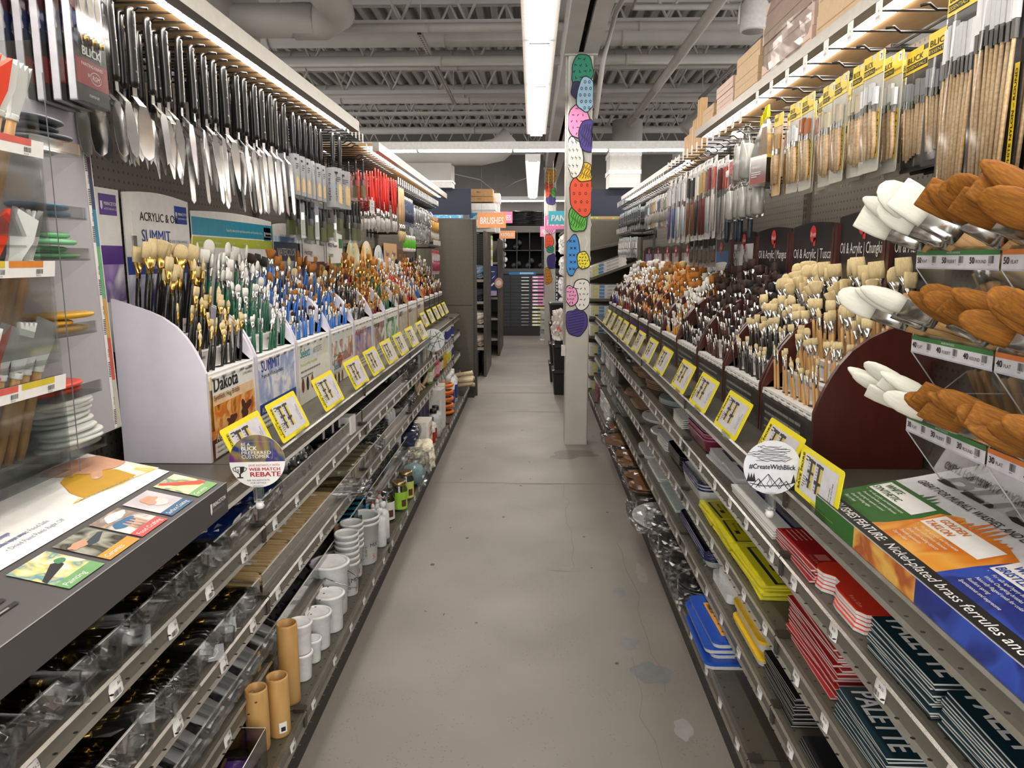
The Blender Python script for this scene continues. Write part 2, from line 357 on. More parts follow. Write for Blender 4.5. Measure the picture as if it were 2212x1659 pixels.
# pipes, ducts, rails, speaker
def pipe(name, pts, r, label, cat='pipe', m=PAINT, n=12, bands=0):
    b = MB(); b.tube(pts, r, m, n)
    if bands:
        a, c = Vector(pts[0]), Vector(pts[-1]); d = (c - a).normalized()
        for k in range(bands): q = a + (c - a) * (k + .5) / bands; b.tube([q - d * .012, q + d * .012], r * 1.06, m, n)
    return one(name, b, label, cat)
pipe('pipe', [(1.17, 4.3, 3.0), (1.17, 9.6, 3.0)], .038, 'slim white pipe slanting above right hooks toward the near painted pillar', bands=4)
pipe('pipe', [(2.75, 3.6, 3.05), (2.25, 5.9, 3.05), (2.25, 5.9, 3.5)], .06, 'thick white pipe at upper right above the boxed panels', bands=3)
for k, (y, z, r, d) in enumerate(((7.2, 3.16, .045, 'lowest'), (7.55, 3.45, .085, 'thickest'), (8.25, 3.45, .07, 'second thick'), (8.75, 3.5, .06, 'third thick'), (9.6, 3.4, .075, 'broad lower'), (10.3, 3.45, .06, 'thin farther'), (6.35, 3.2, .035, 'nearest narrow'), (11.2, 3.2, .05, 'far low'))):
    pipe('pipe', [(-5, y, z), (5, y, z)], r, f'{d} white pipe crossing the ceiling from side to side', bands=6)
pipe('conduit', [(.62, 4.6, 3.05), (.56, 5.5, 3.05), (.50, 5.75, 2.8), (.45, 5.75, 2.4)], .018, 'white conduit dropping beside the top of the near painted pillar', 'conduit')
pipe('conduit', [(.62, 4.5, 3.2), (.72, 4.9, 3.2), (.72, 5.9, 3.2), (5, 5.95, 3.2)], .022, 'bent white conduit crossing below the ceiling speaker', 'conduit')
b = MB(); b.tube([(-2.7, 5.7, 3.07), (-1.55, 5.7, 3.07)], .115, PAINT, 20); b.tube([(-1.36, 4.2, 3.16), (-1.36, 5.45, 3.13), (-1.37, 5.62, 3.1), (-1.5, 5.72, 3.07), (-1.7, 5.72, 3.07)], .125, PAINT, 20)
one('duct', b, 'round white duct with elbow hanging above the left hooks', 'duct')
b = MB(); b.box(-3.4, 4.6, 2.86, -2.12, 6.2, 3.5, PAINT); b.box(-2.2, 4.9, 2.78, -1.98, 6.0, 2.9, PAINT); one('duct', b, 'boxy white duct housing at upper left beside round duct', 'duct')
b = MB(); b.tube([(1.72, 8.6, 1.9), (1.72, 8.6, 2.55), (1.76, 8.6, 2.72), (1.88, 8.6, 2.84), (2.1, 8.6, 2.89), (5, 8.6, 2.89)], .2, PAINT, 20); one('duct', b, 'large white elbow duct rising behind wooden canvas bars at right', 'duct')
b = MB(); b.tube([(-2.4, 9.2, 2.62), (-.6, 9.2, 2.62), (-.4, 9.2, 2.66), (-.25, 9.2, 2.8)], .14, PAINT, 16); b.box(-2.3, 9.1, 2.3, -.95, 9.5, 2.5, PAINT); one('duct', b, 'white round duct just behind the light that crosses the aisle', 'duct')
pipe('duct', [(1.25, 10.5, 2.3), (1.25, 10.5, 3.2)], .2, 'short upright white duct behind stacked white storage boxes', 'duct')
def strut(x, y0, y1, z, label):
    b = MB(); b.box(x - .02, y0, z, x + .02, y1, z + .03, PAINT)
    for i in range(int((y1 - y0) / .06)): b.rect(x - .006, y0 + .02 + i * .06, .012, .03, INK, z - .001)
    b.tube([(x, y0 + .1, z), (x, y0 + .1, 3.9)], .006, PAINT, 5); b.tube([(x, y1 - .1, z), (x, y1 - .1, 3.9)], .006, PAINT, 5)
    b.box(x - .016, y0 - .001, z + .004, x + .016, y0, z + .026, INK)
    one('strut_rail', b, label, 'rail')
strut(-.93, 6.55, 9.4, 3.2, 'slotted steel rail hanging from ceiling left of the aisle light'); strut(1.92, 6.6, 9.2, 3.2, 'slotted steel rail hanging from ceiling right of the near pillar')
sp = [('body', MB().lathe([(.02, 0), (.088, .005), (.09, .02), (.09, .17), (.07, .21), (.02, .215)], WHITE, 24)), ('grille', MB().lathe([(.0, -.002), (.075, -.001), (.076, .002)], mat('#b5b2ad', .6, var=.3, scale=200), 24)),
      ('bracket', MB().tube([(-.1, 0, .05), (-.1, 0, .16), (-.06, 0, .24), (.06, 0, .24), (.1, 0, .16), (.1, 0, .05)], .008, WHITE, 6).tube([(-.03, 0, .24), (-.03, 0, .45)], .006, GREYT, 5).tube([(.03, 0, .24), (.03, 0, .45)], .006, GREYT, 5))]
put('ceiling_speaker', proto('spk', lambda: sp), T(1.5, 5.55, 2.93), 'white can speaker hanging from ceiling at upper right', 'speaker')
pipe('cable', [(-1.4, 14, 2.9), (-.9, 13.5, 2.75), (-.6, 13.2, 2.5), (-.3, 13.4, 2.7), (0, 13.8, 2.85)], .012, 'looping grey cable under the ceiling at the far end', 'cable', GREYT, 6)

# ================================================================ shelving runs
XB = {-1: -1.15, 1: 1.03}; XS = {-1: -.728, 1: .612}; XD = {-1: -.64, 1: .562}; XK = {-1: -.648, 1: .57}
LEVELS = (.862, .692, .488, .302)        # shelf tops: display shelf, then three below
DECK = .152
SN = {-1: 'left', 1: 'right'}
PEGL = mat('#5d5850', .5, kind='peg', stretch=(0, 1, 1), col2='#2b2824')
TAGP = MB()
TAGP.T = fr((0, 0, 0), (0, 1, 0), (0, 0, 1))
def tag_mesh(s):
    b = MB(fr((0, 0, 0), (0, -s, 0), (0, 0, 1))); p = []
    for k in range(5): p.append((k / 4 - .5, .004 * (1 - (k / 2 - 1) ** 2)))
    vs = [(x * .042, y, z) for y in (-.016, .016) for x, z in p]
    b.add(vs, [(i, i + 1, 6 + i, 5 + i) for i in range(4)], PAPER)
    b.bars(-.017, -.013, .024, .010, INK, .0045, 11); b.text('$6.25', .018, .004, .008, INK, .0045, 'r')
    return b.mesh('price_tag')
TAGM = {-1: tag_mesh(-1), 1: tag_mesh(1)}
def shelf_mesh(s, y0, y1, z, deck=False):
    b = MB(); xb, xf = XB[s] - s * .005, XD[s] if deck else XS[s]
    t = .022
    b.box(min(xb, xf), y0 + .002, z - t, max(xb, xf), y1 - .002, z, mat('#5b574c', .38, .3, var=.03))
    prof = [(0, 0), (-.012, .003), (-.016, -.002), (-.010, -.006), (-.007, -.012), (-.007, -.040), (-.014, -.046), (-.010, -.050), (0, -.046)]
    b.T = Matrix(((0, 0, 0, 0),) * 4)
    b.T = Matrix(((s, 0, 0, xf), (0, 0, 1, 0), (0, 1, 0, z), (0, 0, 0, 1)))
    pts = prof if s < 0 else prof[::-1]
    b.prism([(px, pz) for px, pz in prof], y0 + .002, y1 - .002, RAILM)
    b.prism([(-.012, .0035), (-.0165, -.001), (-.0105, -.0055), (-.006, 0)], y0 + .002, y1 - .002, BRIGHT)
    b.T = Matrix()
    x0 = xf - s * .07                                                    # punched holes along the front of the shelf
    for i in range(int((y1 - y0) / .05)):
        for j in range(2): b.T = T(0, 0, z + .0004); b.disc(x0 + s * (.03 + .05 * j), y0 + .03 + i * .05, .004, DARKM, 0, 6)
    b.T = Matrix()
    return b
def section(s, y0, y1, label, tags=5, fence=(), levels=LEVELS, canopy=None):
    xb = XB[s]; parts = []
    b = MB(); b.box(min(xb, xb + s * .03), y0, 0.1, max(xb, xb + s * .03), y1, 1.975, PEGL)
    for k in range(3): b.box(min(xb - s * .004, xb), y0, .95 + k * .52, max(xb - s * .004, xb), y1, .955 + k * .52, DARKM)
    parts.append(('pegboard', b))
    u = MB(); xx = xb - s * .014; u.box(min(xx, xx + s * .03), y1 - .04, 0.1, max(xx, xx + s * .03), y1, 1.97, OLIVE2)
    for i in range(70): u.box(xx - .0008, y1 - .033, .16 + i * .0262, xx + .0008, y1 - .028, .176 + i * .0262, INK); u.box(xx - .0008, y1 - .012, .16 + i * .0262, xx + .0008, y1 - .007, .176 + i * .0262, INK)
    parts.append(('upright', u))
    k = MB(); xk = XK[s]; k.box(min(xk, xk + s * .02), y0, 0, max(xk, xk + s * .02), y1, .128, DARKM); parts.append(('kick_plate', k))
    rnd = random.Random(int(y0 * 10) + s)
    for li, z in enumerate(levels + (DECK,)):
        deck = li == len(levels); sub = []
        xf = XD[s] if deck else XS[s]
        if li or y0 > 1.9:
            if li == 0: n = 2 if y0 < 5 else 3
            else: n = tags if y0 < 4 else tags + 2
            for i in range(n):
                yy = y0 + (y1 - y0) * (i + .5 + rnd.uniform(-.15, .15)) / n
                if li == 0: continue
                sub.append(('price_tag', (T(xf - s * .0075, yy, z - .026) @ RY(s * .12))))
        if li in fence:
            sub.append(('clear_fence', (y0, y1, xf, z)))
        sub.append(('end_bracket', (y1, xf, z)))
        parts.append(('base_deck' if deck else 'shelf', shelf_mesh(s, y0, y1, z, deck), sub))
    o = link('shelving_unit', None, T(xb, (y0 + y1) / 2, 0)); tag(o, label, 'shelving', f'{SN[s]} shelving run')
    inv = T(-xb, -(y0 + y1) / 2, 0)
    for p in parts:
        c = link(p[0], p[1].mesh(p[0]), inv, o)
        for sp in (p[2] if len(p) > 2 else []):
            if sp[0] == 'price_tag': link('price_tag', TAGM[s], sp[1], c)
            elif sp[0] == 'clear_fence':
                a, e, xf, z = sp[1]; q = MB(); q.box(xf + s * .006, a + .01, z, xf + s * .008, e - .01, z + .062, FENCE)
                q.box(xf + s * .0055, a + .01, z + .0595, xf + s * .0085, e - .01, z + .062, mat('#efefee', .3))
                link('clear_fence', q.mesh('clear_fence'), None, c)
            else:
                ye, xf, z = sp[1]; q = MB(T(xf, ye, z)); q.box(*((-.012, -.012, -.052, .02, .012, .012) if s > 0 else (-.02, -.012, -.052, .012, .012, .012)), mat('#3a372f', .4, .2))
                link('end_bracket', q.mesh('end_bracket'), None, c)
    return o
YL = (.45, 1.93, 3.20, 4.43, 5.66, 6.88, 7.55); YR = (.42, 1.75, 2.95, 4.16, 5.36, 6.56, 7.28)
WHL = ('nearest left shelving section with clear fences under the grey display board', 'left shelving section holding dowels, black foam brushes and white pails', 'left shelving section holding clear cups, bottles and nested mixing pails', 'left shelving section holding green label jars and bagged sponge', 'left shelving section beside the black and white round sign', 'left shelving section with white jugs and orange rings', 'last narrow left shelving section before the tall olive end panel')
WHR = ('nearest right shelving section holding teal and red pads', 'right shelving section holding yellow packets and enamel trays', 'right shelving section holding stacks of kraft and wooden palettes', 'right shelving section holding bagged clear goods near the pillar', 'right shelving section holding white stacks just past the pillar', 'right shelving section at far end below hanging clear packs', 'last narrow right shelving section beside slanted box shelves')
for i in range(6):
    section(-1, YL[i], YL[i + 1], WHL[i if i < 5 else 6], 7 if i == 0 else 6, (1, 2, 3) if i < 3 else ())
    section(1, YR[i], YR[i + 1], WHR[i], 6 if i == 0 else 6)

# ---------------------------------------------------------------- lit canopies over the hooks
def canopy(s, y0, y1, z, label, xf):
    xb = XB[s]; b = MB(); a, c = sorted((xb, xf))
    b.box(a, y0, z + .012, c, y1, z + .03, mat('#caa97c', .55, var=.08, scale=8, stretch=(4, .4, 4)))
    f = MB(); a, c = sorted((xf, xf - s * .035)); f.box(a, y0, z - (.012 if s < 0 else -.002), c, y1, z + .034, mat('#9b978f', .3, .3))
    q = MB(); a, c = sorted((xf + s * .004, xf + s * .05)); q.add([(a, y0, z + .004), (c, y0, z + .004), (c, y1, z + .004), (a, y1, z + .004)], [(3, 2, 1, 0)], LEDC)
    put('lit_canopy', proto(('can', s, y0), lambda: [('wooden_top', b), ('front_rail', f), ('led_strip', q)]), Matrix(), label, 'light', 'lit shelf canopies')
canopy(-1, .6, 3.6, 1.985, 'near lit wooden canopy with bright strip over hanging palette knives', -.83)
canopy(-1, 4.15, 7.4, 1.975, 'far lit wooden canopy with bright strip over red handled brushes', -.85)
canopy(1, .6, 4.0, 2.0, 'near lit canopy under the boxed panels over the yellow brush packs', .85)
canopy(1, 4.4, 7.2, 1.93, 'far lit canopy over the hanging clear packs on right', .85)

# ================================================================ brush racks
def brush_parts(hc, fc, bc, shape, L, lb, lf, w, hr, n=8, hm2=None):
    """one paint brush standing handle down at the origin"""
    lh = L - lb - lf; h, f, r = MB(), MB(), MB()
    prof = [(.0016, 0), (hr * .75, lh * .25), (hr, lh * .72), (hr * .8, lh)]
    h.lathe(prof, hc, n)
    if hm2: h.lathe([(.0016, -.0005), (hr * .62, lh * .18)], hm2, n)
    d = w if shape == 'round' else max(.0022, w * .22)
    rf = hr * .86; m = lh + lf
    f.loft([ell(rf, rf, lh - .002, n), ell(rf, rf, lh + lf * .3, n), ell(rf * 1.12, rf * 1.12, lh + lf * .33, n), ell(rf, rf, lh + lf * .36, n), ell(w, d, m, n, .8)], fc)
    if shape == 'flat': s = [(w, d, 0), (w * 1.08, d * 1.15, .5), (w * 1.02, d * .6, .97), (w * .98, d * .3, 1)]
    elif shape == 'filbert': s = [(w, d, 0), (w * 1.1, d * 1.2, .4), (w * .95, d * .9, .75), (w * .6, d * .6, .93), (w * .12, d * .2, 1)]
    elif shape == 'fan': s = [(w * .6, d, 0), (w * 1.2, d * .7, .5), (w * 1.6, d * .5, .85), (w * 1.2, d * .4, .97), (w * .6, d * .2, 1.02)]
    elif shape == 'mop': s = [(w, d * 1.6, 0), (w * 1.6, d * 3, .4), (w * 1.7, d * 3.2, .7), (w * 1.2, d * 2.4, .93), (w * .2, d * .4, 1)]
    else: s = [(w, d, 0), (w * 1.15, d * 1.15, .35), (w * .85, d * .85, .7), (w * .12, d * .12, 1)]
    r.loft([ell(a, c, m - .001 + t * lb, n, .75 if shape == 'flat' else 1) for a, c, t in s], bc)
    return [('handle', h), ('ferrule', f), ('bristles', r)]
REST = MB()
def bm(c, c2, s=120): return mat(c, .7, 0, .1, s, (8, 8, .5), 'bristle', c2)
CREAM = bm('#e3d2a6', '#c7ae78'); WHT = bm('#f1efe9', '#d8d5cd'); GOLD = bm('#bd7a22', '#8a4f12'); DKBR = bm('#3a1d12', '#20100b'); BLK = bm('#191716', '#0c0b0b'); AMB = bm('#d28a35', '#a25f1b'); TAN = bm('#a87a3a', '#7b5423')
def hd(c, r=.25): return mat(c, r, 0, .04, 20)
COPPER = mat('#c07850', .25, 1)
LR = [  # y0, y1, handle, ferrule, bristle, accents, words
    (2.0, 2.365, hd('#141312'), BRASS, CREAM, None, 'black handled brush with cream bristles and brass ferrule'),
    (2.375, 2.785, hd('#0d5a40'), CHROME, WHT, None, 'green handled brush with white bristles and silver ferrule'),
    (2.795, 3.265, hd('#2a6cc0'), CHROME, GOLD, (BLK, WHT, DKBR), ''), (3.275, 3.71, hd('#2a6cc0'), CHROME, GOLD, (DKBR, CREAM, GOLD), ''), (3.72, 4.15, hd('#17181c'), CHROME, TAN, (DKBR, GOLD), ''),
    (4.16, 4.52, hd('#7c1420'), BRASS, AMB, (GOLD,), ''), (4.53, 4.97, hd('#11563a'), BRASS, AMB, (AMB, CREAM), ''), (4.98, 5.36, hd('#3a2216'), CHROME, AMB, (WHT,), ''), (5.37, 5.79, hd('#b81c1f'), CHROME, WHT, (AMB,), ''), (5.8, 6.17, hd('#1f5aa8'), CHROME, WHT, (BLK, TAN), ''),
    (6.18, 6.5, hd('#d0431c'), BRASS, AMB, (WHT,), ''), (6.51, 6.83, hd('#d0431c'), BRASS, WHT, (BLK,), ''), (6.84, 7.15, hd('#8a4a20'), CHROME, WHT, (TAN,), ''), (7.16, 7.45, hd('#8a4a20'), CHROME, CREAM, (WHT,), '')]
RR = [
    (1.93, 2.39, wood('#c99f67', '#ad8148'), CHROME, CREAM, None, 'natural wood handled brush with cream bristles'),
    (2.40, 2.86, hd('#17130f'), CHROME, CREAM, None, 'black handled brush with cream bristles and silver ferrule'),
    (2.87, 3.33, hd('#3d1410'), CHROME, DKBR, (BLK,), ''), (3.34, 3.81, hd('#17120f'), CHROME, DKBR, (DKBR, BLK), ''), (3.82, 4.28, hd('#c98a1c'), CHROME, WHT, (WHT, GOLD), ''), (4.29, 4.77, hd('#16261c'), CHROME, AMB, (AMB, GOLD), ''),
    (4.78, 5.22, hd('#161a16'), COPPER, CREAM, (AMB,), ''), (5.23, 5.7, hd('#141414'), CHROME, TAN, (AMB, DKBR), ''), (5.71, 6.15, hd('#8c2018'), CHROME, WHT, (TAN,), ''), (6.16, 6.6, hd('#a8742c'), CHROME, WHT, (GOLD, WHT), ''), (6.61, 6.95, hd('#1c2a9a'), CHROME, WHT, (WHT, TAN), ''), (6.96, 7.22, hd('#1c2a9a'), CHROME, WHT, (WHT,), '')]
LT = [(.035, .235), (.085, .285), (.135, .33), (.185, .365)]
RT_ = [(.035, .14), (.09, .195), (.145, .245), (.20, .29), (.25, .33)]
MAHOG = mat('#4a1d16', .32, 0, .12, 14, (3, 3, .5)); LILAC = mat('#dcd8e4', .25, var=.02); KR = wood('#b98d5c', '#a27645'); BLKC = mat('#1b1b1e', .35)
def art(*c, s=9): return mat(c[0], .3, kind='art', col2='|'.join(c[1:]), scale=s, var=0)
def curve_side(hf, hb, dep, r, lip=0):
    a = hf - .055; p = [(0, 0), (0, a)] + [(dep * t, a + (hb - a) * (.62 * (1 - (1 - t) ** 5) + .38 * t)) for t in (.02, .05, .09, .14, .2, .3, .45, .6, .8, 1)] + [(dep, 0)]
    return p
def rack(s, k, spec, tiers, xf, dep, side, front, header, label, sides=(1, 1)):
    y0, y1 = spec[0], spec[1]; hf = tiers[0][1] + .03; hb = tiers[-1][1] + .05
    z0 = LEVELS[0] + .001
    F = Matrix(((s, 0, 0, xf), (0, 0, 1, 0), (0, 1, 0, z0), (0, 0, 0, 1)))      # (depth, height, y)
    parts = []
    th = .012 if s < 0 else .016
    for j, ya in enumerate((y0, y1 - th)):
        b = MB(F); b.prism(curve_side(hf + .03, hb + .02, dep, .07), ya, ya + th, side); parts.append(('side_panel', b))
    b = MB(F); st = [(0, tiers[0][1] - .012)]
    for i, (t, z) in enumerate(tiers):
        e = tiers[i + 1][0] - .025 if i + 1 < len(tiers) else dep
        st += [(t - .03 if i else .004, z), (e, z)]
    lo = [(a, c - .006) for a, c in st[::-1]]
    b.prism(st + lo, y0 + th, y1 - th, WHITE)
    nc = 6 if s > 0 else 5
    for i, (t, z) in enumerate(tiers):
        for c in range(nc):
            yy = y0 + th + (y1 - y0 - 2 * th) * (c + .5) / nc
            b.T = T(xf + s * (t + .005), yy, z0 + z + .0008); b.disc(0, 0, .012, INK, 0, 12, 1.9)
            b.T = F @ T(0, 0, 0); b.T = fr((xf + s * (t - .0305 if i else t - .036), yy, z0 + z - .012), (0, -s, 0), (0, 0, 1)); b.bars(-.016, -.008, .03, .007, INK, .0012, 9, c)
    parts.append(('stepped_tray', b))
    b = MB(fr((xf + s * .002, (y0 + y1) / 2, z0), (0, -s, 0), (0, 0, 1)))
    W = y1 - y0 - 2 * th; front(b, W, tiers[0][1]); b.T = Matrix(); b.box(*sorted((xf + s * .003, xf + s * .009))[:1], y0 + th, z0, sorted((xf + s * .003, xf + s * .009))[1], y1 - th, z0 + tiers[0][1] - .004, WHITE)
    parts.append(('front_panel', b))
    if header:
        ya, yb, zt, hfun = header; b = MB(fr((XB[s] - s * .016, (ya + yb) / 2, 1.15), (0, -s, 0), (0, 0, 1))); hfun(b, yb - ya - .01, zt - 1.15); parts.append(('header_card', b))
    put('brush_rack', proto(('rack', s, k), lambda: parts), Matrix(), label, 'rack', f'{SN[s]} run of brush racks')
RM = {0: '', 1: ''}
SZ = {-1: ((.145, .004, .011), (.17, .005, .0125), (.2, .0065, .016), (.235, .0075, .024)), 1: ((.115, .0045, .0065), (.13, .005, .010), (.15, .0055, .014), (.17, .0065, .017), (.195, .0075, .021))}
ROWN = {-1: ('front', 'second', 'third', 'back'), 1: ('front', 'second', 'middle', 'fourth', 'back')}
def fill(s, k, spec, tiers, xf, single, place):
    y0, y1, hc, fc, bc, acc, words = spec; z0 = LEVELS[0]
    nc = 6 if s > 0 else 5; rnd = random.Random(k * 31 + s + 5)
    for i, (t, z) in enumerate(tiers):
        st, hr, w = SZ[s][i]
        for c in range(nc):
            shape = rnd.choice(('flat', 'flat', 'round', 'filbert') if i < 3 else ('flat', 'flat', 'filbert', 'fan'))
            if i == 0: shape = ('round', 'flat', 'filbert', 'round', 'flat', 'round')[(c + k) % 6]
            b_ = bc if not acc else rnd.choice((bc, bc) + acc)
            num = 3 if single else (3 if y0 < 4.5 else 2)
            if single and i == len(tiers) - 1 and s > 0: num = 2
            for j in range(num):
                sc = rnd.uniform(.85, 1.12); dep_ = .10 if s < 0 else .085
                L = st * ((.9, .86, .78, .75, .74, .72)[min(k, 5)] if s < 0 else (.95, .95, .88)[min(k, 2)]) + dep_
                yy = y0 + .014 + (y1 - y0 - .028) * (c + .5) / nc + (j - (num - 1) / 2) * (.013 if s < 0 else .015) + rnd.uniform(-.003, .003)
                xx = xf + s * (t + .004 + rnd.uniform(-.006, .006))
                M = T(xx, yy, z0 + z - dep_ + rnd.uniform(-.022, .012)) @ RX(-rnd.uniform(.02, .20)) @ RY(-s * rnd.uniform(-.02, .12)) @ RZ(PI / 2 * (s < 0) + rnd.uniform(-.5, .5)) @ Matrix.Scale(1, 4)
                if single:
                    v = rnd.randrange(2); lbv = (.016, .02, .028, .038, .044)[i] * (1.1 if s < 0 else .95) * (1, 1.15)[v]
                    key = ('br', s, k, i, shape, v)
                    ww = w if shape != 'round' else w * .45
                    P = proto(key, lambda: brush_parts(hc, fc, b_, shape, L * (1, 1.1)[v], lbv, (.028, .03, .034, .04, .045)[i], ww, hr, 8))
                    row = ROWN[s][i]
                    put('paint_brush', P, M, f'{words}, {row} row, {nth(c)} slot', 'paint brush', f'{SN[s]} rack {k + 1} {row} row slot {c + 1}')
                else:
                    REST.T = M
                    ww = w * rnd.uniform(.6, 1.15) if shape != 'round' else w * .45
                    hm2 = None
                    if s > 0 and k == 3: hm2 = None
                    for pn, q in brush_parts(hc, fc, b_, shape, L * sc, (.018, .022, .03, .038, .044)[i], .03, ww, hr, 6):
                        base = len(REST.v); REST.v += [tuple(M @ Vector(p)) for p in q.v]; mi = [REST.idx(m) for m in q.ms]
                        for f, m_ in zip(q.f, q.mi): REST.f.append([base + a for a in f]); REST.mi.append(mi[m_]); REST.sm.append(True)
# printed fronts and header cards (left run)
def plain(*a): return lambda b, W, H: b.rect(-W / 2, 0, W, H, PAPER)
BL = mat('#21409a', .5); TEAL = mat('#1f97b4', .4); LIME = mat('#bcc93a', .4); PURP = mat('#57318c', .4); MAR = mat('#6e2326', .45); GRN = mat('#2a7a3a', .45)
def f_sunset(b, W, H):
    b.rect(-W / 2, 0, W, H, PAPER); b.rect(-W / 2, H * .18, W, H * .5, art('#7a2c12', '#c2551c', '#e79a3c', '#d06a22', '#f0c27a', s=14), .0002); b.rect(-W / 2, H * .62, W, H * .12, art('#e8b98a', '#f1e2d2', '#f3d6b0'), .0003)
    b.rect(-W / 2, 0, W, H * .24, art('#1a0f0c', '#3a140e', '#6a2414'), .0004); b.rect(-W / 2 + .02, .004, W - .03, H * .17, PAPER, .0008)
    b.text('Dakota', -W / 2 + .03, H * .78, .058, INK, .0015, bold=.02); b.text('Synthetic Hog Bristle', -W / 2 + .03, H * .68, .021, INK, .0015); b.text('ACRYLIC', -W / 2 + .03, H * .2, .032, PAPER, .0018)
    b.text('SERIES 6300', W / 2 - .012, H * .9, .011, PURP, .0015, 'r'); b.text('LONG HANDLE', W / 2 - .012, H * .85, .011, INK, .0015, 'r')
    for j in range(3): b.text('• Excellent, Durable, Great', -W / 2 + .028, H * .125 - j * .014, .011, INK, .0015)
    b.poly(blob(.08, H * .42, .035, .025, 3, .5), mat('#4a1d0c', .6), .001); b.poly(blob(-.03, H * .36, .03, .02, 5, .5), mat('#5a2410', .6), .001)
    b.box(-W / 2 + .008, H * .35, .001, -W / 2 + .016, H * .82, .004, BRASS); b.box(-W / 2 + .007, H * .82, .001, -W / 2 + .017, H * .97, .004, CREAM)
def f_blue(t, sub, c, *ar):
    def g(b, W, H):
        b.rect(-W / 2, 0, W, H, PAPER); b.rect(-W / 2, H * .3, W, H * .68, art(*ar, s=16), .0003); b.rect(-W / 2, H * .2, W, H * .15, BL if c is BL else PAPER, .0006)
        b.text(t, -W / 2 + .03, H * .78, .05, c, .0012, bold=.008); b.text(sub, -W / 2 + .03, H * .69, .02, INK, .0012)
        b.text('ACRYLIC & OIL', -W / 2 + .02, H * .23, .024, PAPER if c is BL else INK, .0014); b.lines(-W / 2 + .02, H * .14, W * .6, 4, .016, .006, GREYT, .001, 3)
    return g
def f_sel(v):
    def g(b, W, H):
        b.rect(-W / 2, 0, W, H, PAPER); b.rect(-W / 2, H * .66, W, H * .3, art('#dfe6e4', '#f3f0e6', '#e8e4cf', '#cfe0ea', s=10), .0003)
        if v: b.rect(-W / 2 + .01, H * .36, W - .02, H * .42, art('#5aa6b8', '#eef2f2', '#c06a4a', '#dfe9ea', s=14), .0004); b.disc(-.06, H * .4, .035, mat('#b5562e', .5), .0008)
        b.text('Select', -W / 2 + .03, H * .74 if not v else H * .26, .05, TEAL, .0012, bold=.006)
        if not v: b.text('ARTISTE', -W / 2 + .19, H * .74, .034, GREYT, .0012)
        b.text('Brushes to Affect Possibilities', -W / 2 + .03, H * .6 if not v else H * .18, .018, LIME, .0012)
        for j, c in enumerate(('#7a3a22', '#3a2a2a', '#a8623a')): b.disc(-W / 2 + .05 + j * .06, H * .3 if not v else H * .08, .017, mat(c, .5), .0008, 16, 1.6)
        b.lines(-W / 2 + .03, H * .5, W * .6, 2, .02, .007, GREYT, .001)
    return g
def f_art(t, c, *ar):
    def g(b, W, H):
        b.rect(-W / 2, 0, W, H, PAPER); b.rect(-W / 2 + .008, H * .2, W - .016, H * .6, art(*ar, s=15), .0003)
        b.text(t, -W / 2 + .02, H * .72, .042, c, .0012, bold=.004); b.lines(-W / 2 + .02, H * .14, W * .6, 3, .016, .006, GREYT, .001)
    return g
def f_dark(b, W, H):
    b.rect(-W / 2, 0, W, H, mat('#4c4744', .5)); b.rect(-W / 2, H * .2, W, H * .6, art('#17171a', '#2a2a2e', '#3d3b3a', '#26282c', s=18), .0003)
    b.lines(-W / 2 + .03, H * .62, W * .75, 4, .022, .008, mat('#8d8a88', .5), .0008, 4); b.rect(-W / 2, H * .86, W, H * .14, PAPER, .0006)
    for j in range(8): b.bars(-W / 2 + .02 + j * W / 8.2, H * .89, .03, .010, INK, .0012, 9, j)
def f_violet(b, W, H):
    f_dark(b, W, H); b.poly(blob(0, H * .5, W * .4, H * .22, 4), PURP, .001); b.poly(blob(.03, H * .3, W * .3, H * .15, 7), PAPER, .0013)
def outline(W, H, arch):
    if arch == 0: return [(-W / 2, 0), (W / 2, 0), (W / 2, H), (-W / 2, H)]
    if arch == 1: return [(-W / 2, 0), (W / 2, 0), (W / 2, H - .012)] + [(W / 2 - W * t, H - .012 + .012 * math.sin(PI * t)) for t in (.1, .25, .4, .5, .6, .75, .9)] + [(-W / 2, H - .012)]
    return [(-W / 2, 0), (W / 2, 0), (W / 2, H - W / 2.4)] + [(W / 2 * math.cos(a), H - W / 2.4 + W / 2.4 * math.sin(a)) for a in [PI * i / 12 for i in range(1, 12)]] + [(-W / 2, H - W / 2.4)]
def card(b, W, H, c, arch=0): b.prism(outline(W, H, arch), -.004, 0, c); return b
def seal(b, x, y, c, w=.085):
    b.rect(x, y, w, .055, c, .0005); b.text('PRINCETON', x + .022, y + .026, .0125, PAPER, .001, bold=.012); b.text('ARTIST BRUSH CO.', x + .022, y + .014, .0075, PAPER, .001); b.poly([(x + .006, y + .036), (x + .006, y + .02), (x + .011, y + .013), (x + .016, y + .02), (x + .016, y + .036)], PAPER, .001)
def h_purple(b, W, H): card(b, W, H, PAPER); seal(b, W / 2 - .1, H - .07, PURP); b.rect(-W / 2, H - .20, W, .05, PURP, .0005); b.rect(-W / 2, H - .3, W, .1, art('#b9a6cf', '#eee', '#8a6ab0'), .0004)
